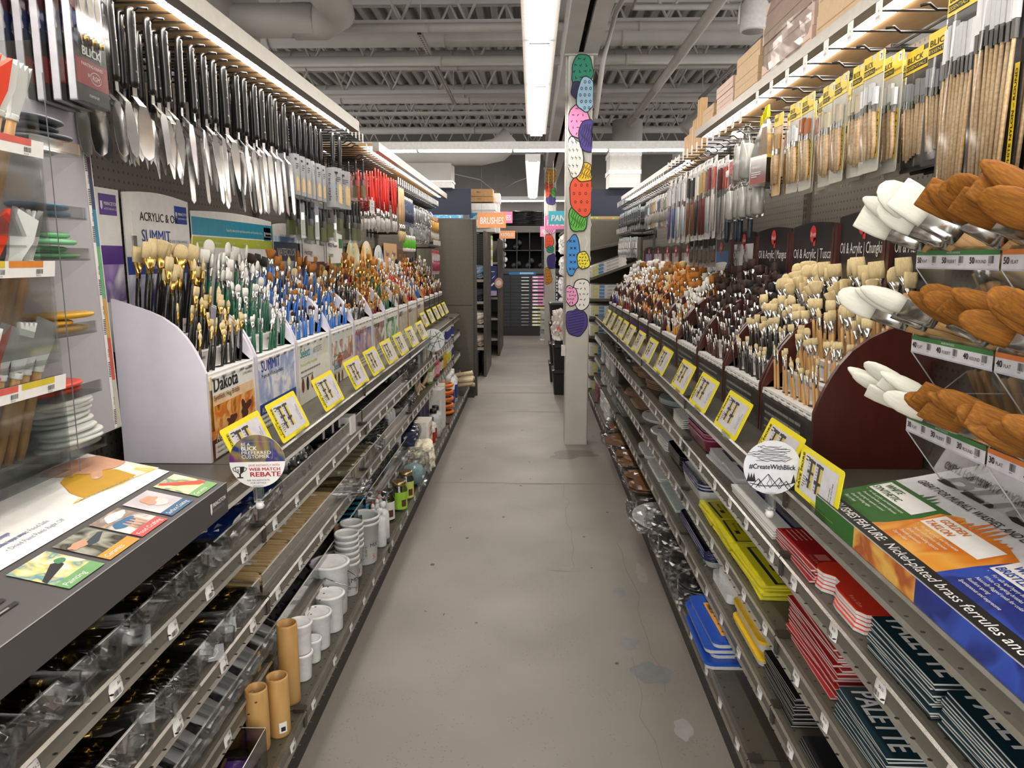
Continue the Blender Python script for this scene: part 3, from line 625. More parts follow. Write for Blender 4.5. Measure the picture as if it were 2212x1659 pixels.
def h_summit(b, W, H):
    card(b, W, H, PAPER, 1); seal(b, W / 2 - .1, H - .085, BL); b.text('ACRYLIC & OIL', -W / 2 + .085, H - .085, .036, INK, .001, bold=.006); b.text('SUMMIT', -W / 2 + .088, H - .145, .05, BL, .001, bold=.006); b.text('SERIES 6100 / LONG HANDLE', -W / 2 + .24, H - .145, .011, INK, .001)
    b.rect(-W / 2, H - .24, W, .05, BL, .0005); b.rect(-W / 2, 0, W, H - .24, art('#3e3aa0', '#c9d4ee', '#6a86c9', '#eef', s=8), .0004); b.text('Premium White Synthetic', -W / 2 + .12, H - .225, .02, PAPER, .001)
    b.box(-W / 2 + .035, H - .17, .0005, -W / 2 + .055, H - .13, .004, CHROME); b.box(-W / 2 + .032, H - .13, .0005, -W / 2 + .058, H - .06, .004, WHT); b.box(-W / 2 + .04, H - .24, .0005, -W / 2 + .05, H - .17, .004, INK)
def h_select(b, W, H):
    card(b, W, H, PAPER, 1); b.rect(-W / 2, H - .09, W, .06, TEAL, .0005); b.rect(-W / 2, H - .13, W, .035, LIME, .0006); seal(b, W / 2 - .1, H - .095, TEAL); b.text('Expertly selected for technique painters and decorative artists', W / 2 - .12, H - .07, .015, PAPER, .001, 'r')
    for j in range(5): b.text(('WATERCOLOR', 'BLENDING', 'SHADERS', 'MOPS', 'DETAIL')[j], -W / 2 + .04 + j * .14, H - .118, .011, PAPER, .001)
    b.text('Select', -W / 2 + .03, H - .2, .05, TEAL, .001, bold=.006); b.text('ARTISTE', -W / 2 + .2, H - .2, .03, GREYT, .001)
    for j in range(16):
        x = -W / 2 + .27 + j * .03; hh = (.05, .09, .06, .1)[j % 4]; b.rect(x, H - .36, .007, .1, GREYT, .0007); b.rect(x - .003, H - .26, .014, hh * .6, (mat('#c45a2c', .5), INK, CREAM, mat('#d87a5a', .5))[j % 4], .0008)
def h_aqua(t1, t2, *ar):
    def g(b, W, H):
        card(b, W, H, PAPER, 1); b.rect(-W / 2, 0, W, H - .06, art(*ar, s=7), .0004); b.rect(-W / 2, H - .17, W, .085, mat('#1a2c50', .4), .0006); b.text(t1, 0, H - .075, .034, mat('#5a7894', .5), .001, 'c'); b.text(t2, 0, H - .145, .048, PAPER, .001, 'c', width=W * .75); b.text('NEPTUNE SYNTHETIC', 0, H - .21, .02, PAPER, .001, 'c')
    return g
def h_band(t1, t2, c, t3):
    def g(b, W, H):
        card(b, W, H, PAPER, 1); b.text(t1, -W / 2 + .06, H - .085, .032, INK, .001, bold=.008); b.text(t2, -W / 2 + .06, H - .14, .04, c, .001); b.rect(-W / 2, H - .25, W, .075, c, .0006); b.text(t3, -W / 2 + .06, H - .225, .02, PAPER, .001); b.rect(W / 2 - .085, H - .09, .08, .055, c, .0006)
        b.rect(-W / 2 + .03, 0, W - .06, H - .26, art('#7a8b98', '#e9e9ea', '#b7c4cb', '#f4f4f4', s=10), .0004); b.rect(-W / 2 + .02, H - .2, .01, .14, INK, .001)
    return g
def h_arch(t, *ar):
    def g(b, W, H): card(b, W, H, art(*ar, s=6), 2); b.text(t, 0, H - .19, .034, GRN, .001, 'c', width=W * .8); b.disc(0, H - .075, .026, mat('#6e9a7a', .5), .0006); b.disc(0, H - .075, .019, PAPER, .0009); b.poly([(-.012, H - .09), (.012, H - .09), (0, H - .058)], mat('#6e9a7a', .5), .0012); b.lines(-W * .3, H - .24, W * .6, 2, .014, .006, GREYT, .001)
    return g
def h_kraft(b, W, H):
    card(b, W, H, mat('#c9a373', .7), 0)
    for sx in (-1, 1): x = sx * W / 4; b.text('Randy', x, H - .1, .06, PURP, .001, 'c', shear=.3); b.poly([(x - .06, H - .25), (x - .03, H - .2), (x + .05, H - .19), (x + .06, H - .165), (x + .05, H - .225), (x - .02, H - .27)], PURP, .001); b.lines(x - .06, H - .31, .12, 4, .022, .007, mat('#8a6a45', .6), .001)
def h_slat(b, W, H):
    card(b, W, H, mat('#8a5a36', .6), 0)
    for sx in (-1, 1):
        x = sx * W / 4; b.rect(x - W / 4.4, H - .1, W / 2.2, .09, mat('#5a432e', .6), .0006); b.text('SAFFIRE' if sx < 0 else 'TEST', x, H - .075, .035, mat('#c9a373', .6), .001, 'c')
        for j in range(9): b.rect(x - W / 4.4, H - .14 - j * .028, W / 2.2, .008, mat('#4d2f1c', .7), .0006)
LF = [f_sunset, f_blue('SUMMIT', 'Premium White Synthetic', BL, '#8ea2d8', '#dfe4f4', '#aebbe4', '#f2f3fa'), f_sel(0), f_sel(1), f_art('AQUA ELITE', mat('#c06a5a', .5), '#3c4f96', '#e9ecf2', '#8b8fc0', '#c7a0a8'), f_art('Heritage', MAR, '#6b8f90', '#eef0ee', '#9c6a6a', '#cfd8d6'), f_art('Velvetouch', GRN, '#1d6a3a', '#d8e8dc', '#4c9a62', '#eef4ee')] + [f_art('ARTIST', INK, '#d8d2c4', '#f1efe8', '#bfb7a2')] * 3 + [f_dark] * 4
LH = [(1.70, 2.11, 1.585, h_purple), (2.12, 2.535, 1.595, h_summit), (2.545, 3.34, 1.57, h_select), None, (3.35, 3.715, 1.56, h_aqua('AQUA ELITE', 'WATERCOLOR', '#123a72', '#8fc4e6', '#1d63a8', '#dfeffa')), (3.74, 4.17, 1.56, h_band('WATERCOLOR', 'Heritage', MAR, 'Synthetic Sable')), (4.18, 4.58, 1.55, h_band('MIXED MEDIA', 'Lauren', GRN, 'Luxury Synthetic')),
      (4.66, 5.05, 1.525, h_arch('OIL & ACRYLIC & MIXED', '#a9d8b0', '#f4efd8', '#e9c98a', '#d8efe2')), (5.06, 5.45, 1.52, h_arch('ACRYLIC & OIL', '#e88a2c', '#f6ecc9', '#f0c24a', '#f1efe0')), (5.48, 5.84, 1.50, h_arch('WATER COLOUR', '#4aa0c4', '#f2f2ec', '#c9d3e6', '#e9efe9')),
      (5.86, 6.42, 1.52, h_kraft), (6.43, 6.95, 1.49, h_slat), None, None]
LLAB = ['nearest white brush rack with sunset front card', 'white brush rack with blue and lilac snowy front card', 'white brush rack with cream front card and teal lettering', 'white brush rack with painting hands on its front card', 'white brush rack with violet and navy front picture', 'white brush rack with pale card and maroon script', 'white brush rack with green leafy front card', 'tan wooden brush rack nearest the white ones', 'middle tan wooden brush rack', 'farthest tan wooden brush rack beside black racks', 'nearest black brush rack of the far left end', 'second black brush rack of the far left end', 'third black brush rack of the far left end', 'last black brush rack by the tall olive end panel']
LR = [(a * .968, c * .968, *o) for a, c, *o in LR]
for k, sp_ in enumerate(LR):
    rack(-1, k, sp_, LT, -.85, .235, LILAC if k < 7 else KR if k < 10 else BLKC, LF[k], LH[k], LLAB[k])
    fill(-1, k, sp_, LT, -.85, k < 2, None)
MHB = mat('#1c1a1b', .3, var=.02)
def h_mah(t, pic=None):
    def g(b, W, H):
        p = outline(W, H, 1); b.prism(p, -.004, 0, MHB)
        if pic: b.rect(-W / 2 + .03, H - .2, W - .06, .14, pic, .0006)
        b.disc(-.0, H - .042, .03, mat('#d8363a', .4), .001); b.text('Brush', 0, H - .05, .022, PAPER, .0016, 'c', shear=.3); b.rect(.005, H - .085, .02, .03, mat('#d8363a', .4), .001); b.line([(0, H - .07), (.0, H - .085)], .008, MHB, .0014)
        if t: b.text(t, -W / 2 + .02, H - .128, .05, PAPER, .0016, width=W * .92)
        for sx in (-1, 1): b.box(sx * W / 2 - .012, 0, -.006, sx * W / 2 + .012, H - .03, .012, MAHOG)
    return g
blu = mat('#2f6fb0', .5); RN = ['Oil & Acrylic | White', 'Oil & Acrylic | Chungking', 'Oil & Acrylic | Tuscan', 'Oil & Acrylic | Mangusta', 'Oil | Winter', '', 'SUCI', '', '', '', '', '']
RH = [(1.9, 2.21), (2.22, 2.59), (2.60, 3.04), (3.05, 3.50), (3.51, 3.94), (3.95, 4.39), (4.40, 4.84), (4.85, 5.29), (5.30, 5.64), (5.65, 5.98), (5.99, 6.48), (6.49, 6.95)]
RPIC = [None, None, None, None, art('#e8e8e6', '#c9c9c7', '#f4f4f2', '#555'), blu, art('#8b8b88', '#e2e2de', '#4a4a4a', '#c9cbb0'), art('#6b6a66', '#b8b6b0', '#8d8b86'), art('#9a9790', '#e2e0da', '#6a6660'), art('#a48c8c', '#e8e4e2', '#8a8680'), art('#8b8596', '#d9d6dc', '#a9a3ac'), art('#4a4a78', '#9a98b8', '#5c5a8a')]
RLAB = ['nearest mahogany brush rack holding natural wood handled brushes', 'mahogany brush rack holding black handled cream brushes', 'mahogany brush rack holding maroon handled dark brushes', 'mahogany brush rack holding black handled brown brushes', 'mahogany brush rack with yellow handled white brushes', 'mahogany brush rack under the blue header card', 'mahogany brush rack with copper ferrule cream brushes', 'mahogany brush rack with violet patterned front panel', 'mahogany brush rack with red handled white brushes', 'mahogany brush rack with ochre handled brushes near far end', 'second last mahogany brush rack with blue handled brushes', 'last mahogany brush rack beside slanted box shelves']
for k, sp_ in enumerate(RR):
    h = (*RH[k], 1.545 if k < 2 else 1.53 if k < 5 else 1.5, h_mah(RN[k], RPIC[k]))
    rack(1, k, sp_, RT_, .725, .285, MAHOG, f_violet if k in (6, 7) else f_dark, h, RLAB[k])
    fill(1, k, sp_, RT_, .725, k < 2, None)
REST.T = Matrix(); tag(link('paint_brush', REST.mesh('paint_brush')), 'hundreds of assorted paint brushes standing in the farther racks of both runs', 'paint brush', None, 'stuff')

# ================================================================ yellow price cards and round signs
SHEET = mat('#dddbe2', .3)
def sale(s):
    W, H = .262, .122; b = MB(); b.prism(rrect(0, 0, W, H, .008), -.002, 0, YELLOW)
    p = MB(); p.rect(.036, .012, W - .058, H - .026, SHEET, .0006); DK = mat('#3f3c38', .6); YL_ = mat('#e2c93c', .5)
    for j, x in enumerate((.075, .125)):
        p.rect(x, .03, .012, .072, DK, .001); p.rect(x + .014, .03, .012, .068, YL_, .001); p.rect(x - .014, .094, .044, .007, DK, .0012); p.rect(x - .012, .066 - j * .012, .04, .006, DK, .0012); p.rect(x - .012, .045 + j * .006, .03, .005, DK, .0012)
        for q in range(8): p.rect(x - .012, .034 + q * .0075, .010, .003, GREYT, .001)
    p.lines(.042, .1, .025, 2, .008, .003, INK, .001); p.lines(.042, .05, .02, 5, .006, .002, INK, .001)
    M0 = p.T
    p.T = T(.030, .012, .001) @ RZ(PI / 2); p.text('SAVE MORE', 0, 0, .0165, INK, 0, bold=.03, width=.094); p.text('BUY MORE', .012, .018, .008, INK, 0, bold=.02)
    p.T = T(.21, .03, .001) @ RZ(PI / 2); p.text('BUY MORE', 0, 0, .008, INK, 0); p.text('SAVE MORE', 0, -.012, .010, INK, 0)
    p.T = M0
    h = MB().box(W * .45, -.014, -.006, W * .8, .006, .003, CLEAR)
    return [('yellow_card', b), ('printed_sheet', p), ('clear_holder', h)]
SY = {-1: (1.80, 2.12, 2.58, 3.03, 3.39, 3.77, 4.13, 4.53, 4.95, 5.6, 5.95, 6.3, 6.62, 6.95), 1: (1.77, 2.205, 2.61, 2.99, 3.48, 3.9, 4.33, 4.75, 5.1, 5.45, 5.85, 6.25)}
RW = {-1: LLAB, 1: RLAB}
for s in (-1, 1):
    P = proto(('sale', s), sale, s)
    for i, y in enumerate(SY[s]):
        a = .42; U = (0, -s, 0); V = (s * math.sin(a), 0, math.cos(a))
        o = (XS[s] - s * .012, y if s < 0 else y + .262, .872 if s < 0 else .866)
        M = fr(o, U, V)
        if s < 0 and y > 5.5: M = fr((o[0] + .07 * s, y, .9), U, V) @ Matrix.Scale(.9, 4)
        lb = RW[s][i]
        put('sale_sign', P, M, f'yellow framed price card, {nth(i)} from near end on the {SN[s]} display shelf', 'price card', f'yellow price cards on the {SN[s]} shelf')
put('sale_sign', proto(('sale', 1), sale, 1), fr((.604, 1.70, .876), (0, -1, 0), (.12, 0, 1)) @ Matrix.Scale(.9, 4), 'largest yellow framed price card, in front of the printed mural brush board', 'price card', 'yellow price cards on the right shelf')
def clipstand(b):
    b.box(-.012, -.006, -.105, .012, .004, -.062, CLEAR); b.box(-.006, -.012, -.1, .006, .006, -.066, CLEAR); b.lathe([(0, -.125), (.009, -.122), (.011, -.114), (.008, -.106), (0, -.105)], WHITE, 12); return b
def sign_rebate():
    r = .068; b = MB(fr((0, 0, 0), (1, 0, 0), (0, 0, 1))); ci = [(r * math.cos(2 * PI * i / 48), r * math.sin(2 * PI * i / 48)) for i in range(48)]
    b.prism(ci, -.0015, 0, PAPER); top = [(r * math.cos(a), r * math.sin(a)) for a in [PI * i / 30 - .02 + (.04 * i / 30) for i in range(31)]]
    p = MB(b.T); p.poly(top, art('#5a2a86', '#2b4a9a', '#1c2f6a', '#8a7a3a', '#6a1f6a', s=14), .0005)
    p.line(rrect(-.042, .006, .038, .05, .004) + [(.038, .01)], .0007, GREYT, .001)
    p.text('BE A', -.038, .040, .0112, PAPER, .001); p.text('BLICK', -.038, .0285, .0145, PAPER, .001, bold=.03); p.text('PREFERRED', -.038, .018, .0122, PAPER, .001, width=.073); p.text('CUSTOMER', -.038, .008, .0122, PAPER, .001, width=.068)
    RD = mat('#b0232a', .5); p.text('SAVE INSTANTLY WITH', -.022, -.013, .0075, RD, .001, width=.076); p.text('WEB MATCH', -.021, -.0245, .0115, RD, .001, bold=.03, width=.076); p.text('REBATE', -.020, -.0395, .017, RD, .001, bold=.03, width=.076)
    p.text('ASK AN ASSOCIATE', 0, -.051, .006, INK, .001, 'c', width=.055); p.text('FOR DETAILS', .0, -.058, .006, INK, .001, 'c', width=.038)
    p.poly([(-.055, -.013), (-.032, -.013), (-.034, -.026), (-.0435, -.034), (-.053, -.026)], INK, .001); p.poly([(-.053, -.0145), (-.043, -.0145), (-.0435, -.0315), (-.0515, -.025)], PAPER, .0012); p.rect(-.0455, -.040, .004, .008, INK, .001); p.rect(-.051, -.043, .015, .003, INK, .001); p.text('$', -.0505, -.027, .011, INK, .0015)
    for sx in (-1, 1): p.line([(-.0435 + sx * .010, -.015), (-.0435 + sx * .017, -.017), (-.0435 + sx * .015, -.023), (-.0435 + sx * .009, -.026)], .0015, INK, .001)
    return [('disc', b), ('printing', p), ('clip_stand', clipstand(MB()))]
def sign_create():
    r = .066; b = MB(fr((0, 0, 0), (1, 0, 0), (0, 0, 1))); b.prism([(r * math.cos(2 * PI * i / 48), r * math.sin(2 * PI * i / 48)) for i in range(48)], -.0015, 0, mat('#e3e5ee', .45)); p = MB(b.T)
    p.text('#CreateWithBlick', 0, -.004, .017, INK, .001, 'c', bold=.03, width=.106)
    for i in range(11):
        z = .016 + i * .0035; w = .058 - abs(i - 4) * .004; p.line([(-w * .9 + k * w * .2 + .01 * math.sin(i), z + .004 * noise.noise((k * .8, i * 1.3, 2))) for k in range(9)], .0011, INK, .001)
    for x0, h in ((-.03, .022), (-.008, .034), (.018, .026), (.034, .018)):
        p.line([(x0 - h * .8, -.05), (x0, -.05 + h), (x0 + h * .8, -.052)], .0016, INK, .001); p.line([(x0, -.05 + h), (x0 + .004, -.05 + h * .6), (x0 - .002, -.05 + h * .3), (x0 + .005, -.05)], .0012, INK, .001); p.line([(x0 + h * .15, -.05 + h * .75), (x0 + h * .3, -.05 + h * .2)], .0009, INK, .001)
    for x in (-.053, -.047, -.041, .05): p.poly([(x - .005, -.036), (x + .005, -.036), (x, -.014)], INK, .001)
    p.line([(-.05, -.04), (-.02, -.046), (.02, -.044), (.05, -.036)], .002, INK, .001)
    return [('disc', b), ('printing', p), ('clip_stand', clipstand(MB()))]
put('round_sign', proto('sg1', sign_rebate), T(-.652, 1.735, .925) @ RZ(.12) @ Matrix.Scale(.95, 4), 'round card with rainbow top half and trophy clipped to left shelf', 'sign')
put('round_sign', proto('sg2', sign_create), T(.556, 1.715, .924) @ RZ(-.12) @ Matrix.Scale(.97, 4), 'round white card with mountain drawing clipped to right shelf', 'sign')
def sign_net():
    b = MB(fr((0, 0, 0), (1, 0, 0), (0, 0, 1))); b.disc(0, 0, .08, mat('#d5dcdc', .5)); b.prism([(.08 * math.cos(2 * PI * i / 40), .08 * math.sin(2 * PI * i / 40)) for i in range(40)], -.002, -.0002, PAPER)
    for i in range(14): a = i * .9; b.line([(.075 * math.cos(a), .075 * math.sin(a)), (.03 * math.cos(a + 1.2), .03 * math.sin(a + 2)), (.06 * math.cos(a + 2.2), .06 * math.sin(a + 2.6))], .003, INK, .001)
    return [('disc', b), ('clip_stand', clipstand(MB()))]
put('round_sign', proto('sg3', sign_net), T(-.70, 5.35, .83) @ RZ(.1), 'far round card with black scribble clipped to left shelf', 'sign')

# ================================================================ grey silicone tool display, left foreground
GL = T(0, 0, .115) @ Matrix.Scale(.918, 4); GR_ = T(0, 0, .077) @ Matrix.Scale(.945, 4)      # display sizes and the shelf height they stand at
SLATE = mat('#4a4848', .45, var=.02); OCH = mat('#c99a1e', .45, var=.03); SRED = mat('#ee4a30', .45, var=.03); SWH = mat('#cfd3cf', .45, var=.03); SGRN = mat('#79c08c', .45, var=.03); SBLU = mat('#2f6c94', .45, var=.03); SBLK = mat('#3b4049', .4, var=.03)
SKIN = mat('#d3a083', .6, var=.08, scale=25); HANDLE = wood('#c8a06c', '#ad8350')
def board_left():
    y0, y1 = .2, 1.69; b = MB(Matrix(((1, 0, 0, 0), (0, 0, 1, 0), (0, 1, 0, 0), (0, 0, 0, 1))))
    b.prism([(-.71, .816), (-.71, .884), (-1.13, .9747), (-1.13, .816)], y0, y1, SLATE)
    t = MB(fr((-.71, 0, .8855), (0, 1, 0), (-.42, 0, .0907))); A = .0003
    t.rect(y0, .0, y1 - y0, .0025, mat('#8d8b88', .5), A)
    t.rect(y0, .132, y1 - .008 - y0, .292, PAPER, A); t.rect(y0, .30, 1.2, .12, art('#b9b3bd', '#e4e1e4', '#d6d1d6', '#ecebea'), .0006)
    names = [(1.572, 'Ceramics', '#7fb069', art('#e2c03a', '#d9d9a0', '#4f8f90', '#eadf9a', '#e9e6d8', s=22), 'red'), (1.447, 'Surface Coating', '#2f5f85', art('#b9b4bb', '#d9d6da', '#cfc9cc'), 'white'), (1.33, 'Food Crafting', '#e0504a', art('#d8b79e', '#efe8e2', '#8a7a70', '#e6ddd6', s=18), 'blue'), (1.221, 'Ceramics', '#d39a32', art('#3b3a2e', '#7b7c5c', '#a9ab9a', '#2a2620', s=16), 'dark'), (1.104, 'Painting', '#6fa86a', art('#f1d64a', '#efe6c9', '#4d97a6', '#e9d27a', '#dfe3da', s=26), 'blade')]
    for y, nm, c, pic, k in names:
        t.rect(y, .036, .1, .08, pic, .0006); t.rect(y, .014, .1, .024, mat(c, .5), .0007); t.text(nm, y + .006, .021, .014, PAPER, .0011, width=min(.085, len(nm) * .0068))
        if k == 'red': t.poly([(y + .01, .11), (y + .025, .113), (y + .085, .06), (y + .097, .055), (y + .094, .04), (y + .07, .042)], SRED, .0011)
        if k == 'white': t.poly(blob(y + .055, .065, .022, .014, 4), SWH, .0011); t.poly(blob(y + .05, .085, .028, .015, 8, .3), SKIN, .0013)
        if k == 'blue': t.poly(blob(y + .04, .07, .035, .013, 3, .1), SBLU, .0011); [t.poly(blob(y + .035 + j * .012, .055, .004, .015, j, .1, 12), SKIN, .0013) for j in range(4)]; t.poly(blob(y + .06, .098, .035, .012, 6, .2), WHITE, .0012)
        if k == 'dark': t.poly([(y + .03, .07), (y + .045, .082), (y + .09, .088), (y + .097, .082), (y + .055, .066)], mat('#2b3a44', .5), .0011); t.poly(blob(y + .022, .085, .022, .012, 5, .3), SKIN, .0013)
        if k == 'blade': t.poly([(y, .05), (y + .003, .06), (y + .06, .083), (y + .075, .075), (y + .07, .066)], INK, .0011); t.poly(blob(y + .078, .078, .012, .008, 6, .1), mat('#4a8a5a', .5), .0012)
    for j in range(2): t.rect(.75, .05 + j * .02, .29, .008, INK, .0007); t.rect(.77, .0515 + j * .02, .25, .003, GREYT, .0009)
    t.poly([(1.40, .19), (1.44, .20), (1.50, .175), (1.69, .16), (1.682, .30), (1.66, .2)], art('#ecd46a', '#f3ecc9', '#f6f3e6', '#e0c452', s=14), .0006)     # picture of a hand pulling an ochre rib
    rib = [(1.44, .19), (1.45, .225), (1.49, .27), (1.54, .285), (1.60, .265), (1.625, .225), (1.615, .175)] + [(1.615 - .175 * i / 24, .172 + .004 * (i % 2) + .016 * i / 24) for i in range(1, 24)]
    t.poly(rib, OCH, .0012)
    t.poly([(1.50, .30), (1.52, .335), (1.57, .345), (1.63, .32), (1.682, .30), (1.682, .235), (1.65, .23), (1.62, .235), (1.60, .245), (1.57, .225), (1.545, .222), (1.54, .234), (1.565, .25), (1.545, .275), (1.515, .285)], SKIN, .0018); t.poly([(1.546, .224), (1.558, .224), (1.556, .233), (1.545, .232)], mat('#e8c3ae', .4), .0024)
    TX = mat('#7b86a8', .6)
    for i in range(7): t.lines(1.02 + i * .012, .30 - i * .02, .30 - i * .006, 1, .01, .006, TX, .0008, i)
    for i, s_ in enumerate(('Heat Resistant', 'Easy Cleanup', 'FDA Approved Food Safe', 'Dried Paint Peels Right Off')): t.text('• ' + s_, 1.14 + i * .012, .215 - i * .018, .0135, TX, .0008)
    t.text('ES', 1.235, .355, .03, BL, .0008)
    f = MB(fr((-.7095, 0, .826), (0, 1, 0), (0, 0, 1))); f.text('PRINCETON', 1.605, .026, .0135, PAPER, .0006, bold=.02, width=.07); f.text('ARTIST BRUSH CO.', 1.605, .014, .008, GREYT, .0006, width=.06); f.poly([(1.593, .037), (1.593, .018), (1.597, .011), (1.602, .018), (1.602, .037)], PAPER, .0006)
    return [('base', b), ('printed_top', t), ('front_print', f)]
put('display_board', proto('bl', board_left), GL, 'dark grey sloped display board printed with a hand and five small pictures', 'display board')
RK = fr((-1.085, 0, 0), (0, 1, 0), (0, 0, 1))
def rib_rack():
    b = MB(); b.T = Matrix(((0, 0, 1, 0), (1, 0, 0, 0), (0, 1, 0, 0), (0, 0, 0, 1)))
    b.prism([(1.0, .962), (1.935, .962), (1.895, 1.74), (1.0, 1.74)], -1.10, -1.085, mat('#b3b0b6', .5, var=.02))
    p = MB(RK)
    bands = ((1.60, 1.74, '#4a2a3a'), (1.52, 1.60, '#2c3f66'), (1.43, 1.52, '#2f86a6'), (1.30, 1.43, '#6ab07a'), (1.20, 1.30, '#d7a04a'), (1.09, 1.20, '#d4503a'), (.965, 1.09, '#c9c6b6'))
    ex = lambda z: 1.935 - (z - .962) * .0514
    for z0, z1, c in bands:
        p.poly([(ex(z0) - .018, z0), (ex(z0) - .004, z0), (ex(z1) - .004, z1), (ex(z1) - .018, z1)], mat(c, .5), .0006); p.poly([(ex(z0) - .032, z0), (ex(z0) - .0195, z0), (ex(z1) - .0195, z1), (ex(z1) - .032, z1)], PAPER, .0006)
        for q in range(9): p.rect(ex(z0) - .031, z0 + .01 + q * .0045, .010, .0022, INK, .001)
        p.T = RK @ T(ex(z0) - .022, z0 + .06, .001) @ RZ(PI / 2); p.text('W-04', 0, 0, .009, INK, 0); p.T = RK
    p.poly([(ex(.963) - .003, .963), (ex(.963), .963), (ex(1.74), 1.74), (ex(1.74) - .003, 1.74)], WHITE, .0008)
    q = MB()
    for z in (.99, 1.115, 1.245, 1.40, 1.485, 1.615):
        q.box(-1.085, 1.475, z - .004, -.955, 1.64, z, CLEAR); q.box(-.958, 1.475, z - .004, -.955, 1.64, z + .022, CLEAR)
        for y in (1.475, 1.64): q.add([(-1.085, y, z - .09), (-.955, y, z), (-1.085, y, z)], [(0, 1, 2)], CLEAR)
    q.box(-1.085, 1.47, .96, -.935, 1.474, 1.80, CLEAR); q.box(-.9365, 1.50, .965, -.935, 1.5012, 1.75, mat('#6d6f70', .2))
    for z in (1.16, 1.38, 1.60): q.box(-.93, .7, z - .16, -.927, 1.46, z + .016, CLEAR); q.box(-1.06, .7, z - .18, -.93, 1.46, z - .176, CLEAR)
    return [('back_panel', b), ('printed_strip', p), ('clear_tiers', q)] + [('label_strip', strip_left(z, k)) for k, z in enumerate((1.16, 1.38, 1.60))]
def strip_left(z, k):
    M0 = fr((-.9235, 0, z), (0, 1, 0), (.12, 0, 1)); b = MB(M0); b.rect(.7, -.014, .762, .03, PAPER)
    for i in range(7):
        y = .72 + i * .105; c = ('#d8c23a', '#e08a3a', '#d9655a')[(i + k) % 3]; b.rect(y - .02, .004, .095, .012, mat(c, .5), .0006); b.bars(y + .055, -.008, .02, .009, INK, .001, 9, i); b.text('8710-05', y + .055, -.0125, .004, INK, .001)
    return b
put('rib_rack', proto('rr', rib_rack), GL, 'clear tiered rack of silicone ribs and wedges on grey board', 'display rack')
def rib(c, w=.15, d=.075, t=.009, seed=0):
    b = MB(); secs = []
    for z, k in ((0, .86), (t * .3, .98), (t * .6, 1), (t * .85, .96), (t, .84)):
        secs.append([(d / 2 * k * math.cos(a) * (1 - .22 * math.exp(-((a - PI) / .6) ** 2)), w / 2 * k * math.copysign(abs(math.sin(a)) ** .75, math.sin(a)), z) for a in [2 * PI * i / 22 for i in range(22)]])
    b.loft(secs, c); return [(None, b)]
for z, n, c, nm in ((.991, 9, SWH, 'white'), (1.116, 2, SRED, 'red'), (1.246, 3, OCH, 'ochre'), (1.401, 4, SGRN, 'green'), (1.486, 2, SBLU, 'blue'), (1.616, 5, SBLK, 'charcoal')):
    for i in range(n):
        st = .0128 if n > 6 else .0142
        put('silicone_rib', proto(('rib', nm), rib, c, .165, .085, .0115), GL @ T(-1.02 + R.uniform(-.012, .016), 1.575 + R.uniform(-.03, .03), z + i * st) @ RZ(R.uniform(-.25, .25)) @ RY(R.uniform(-.05, .05)), f'{nm} silicone rib lying flat in clear rack' + (f', {nth(i)} from the bottom of its pile' if n > 1 else ''), 'silicone rib', f'{nm} ribs in the clear rack')
def wedge(c, v):
    h = MB(); h.lathe([(.006, 0), (.0085, .03), (.0095, .12), (.0085, .19)], HANDLE, 10)
    b = MB(); w = .019
    if v == 0: o = [(-.011, .18), (.011, .18), (.013, .20), (.024, .235), (.022, .275), (-.020, .285), (-.022, .235), (-.012, .2)]
    elif v == 1: o = [(-.010, .18), (.010, .18), (.011, .20), (.019, .23), (.012, .285), (-.018, .255), (-.017, .225), (-.011, .2)]
    else: o = [(-.010, .18), (.010, .18), (.012, .2), (.019, .235), (.021, .285)] + [(.021 - .006 * i, .285 - .012 * (i % 2)) for i in range(1, 7)] + [(-.019, .285), (-.018, .235), (-.012, .2)]
    b.T = Matrix(((1, 0, 0, 0), (0, 0, 1, 0), (0, 1, 0, 0), (0, 0, 0, 1))); b.prism(o, -.0045, .0045, c)
    r = MB(); r.lathe([(.0108, .178), (.0118, .181), (.0108, .184), (.0118, .187), (.0105, .19)], c, 10)
    return [('handle', h), ('blade', b), ('collar', r)]
for row, (z, cols) in enumerate(((1.16, 'wwwwrwrrroo'), (1.38, 'wwwrroorro'), (1.60, 'wwrroobbo'))):
    cnt = {}
    for i, c in enumerate(cols):
        m_, nm = {'w': (SWH, 'pale grey'), 'r': (SRED, 'red'), 'o': (OCH, 'ochre'), 'b': (SBLU, 'blue')}[c]
        k = cnt[nm] = cnt.get(nm, -1) + 1
        put('silicone_wedge', proto(('wdg', c, (i + row) % 3), wedge, m_, (i + row) % 3), GL @ T(-1.0, 1.415 - i * .034, z - (.15, .165, .12)[row]) @ RX(-.13 + R.uniform(-.05, .05)) @ RY(.24 + R.uniform(-.05, .05)) @ RZ(PI / 2 + R.uniform(-.4, .4)), f'wooden handled {nm} silicone wedge, {("lowest", "middle", "top")[row]} row, {nth(k)} {nm} from far end', 'wedge tool', f'{nm} wedges in the {("lowest", "middle", "top")[row]} row')

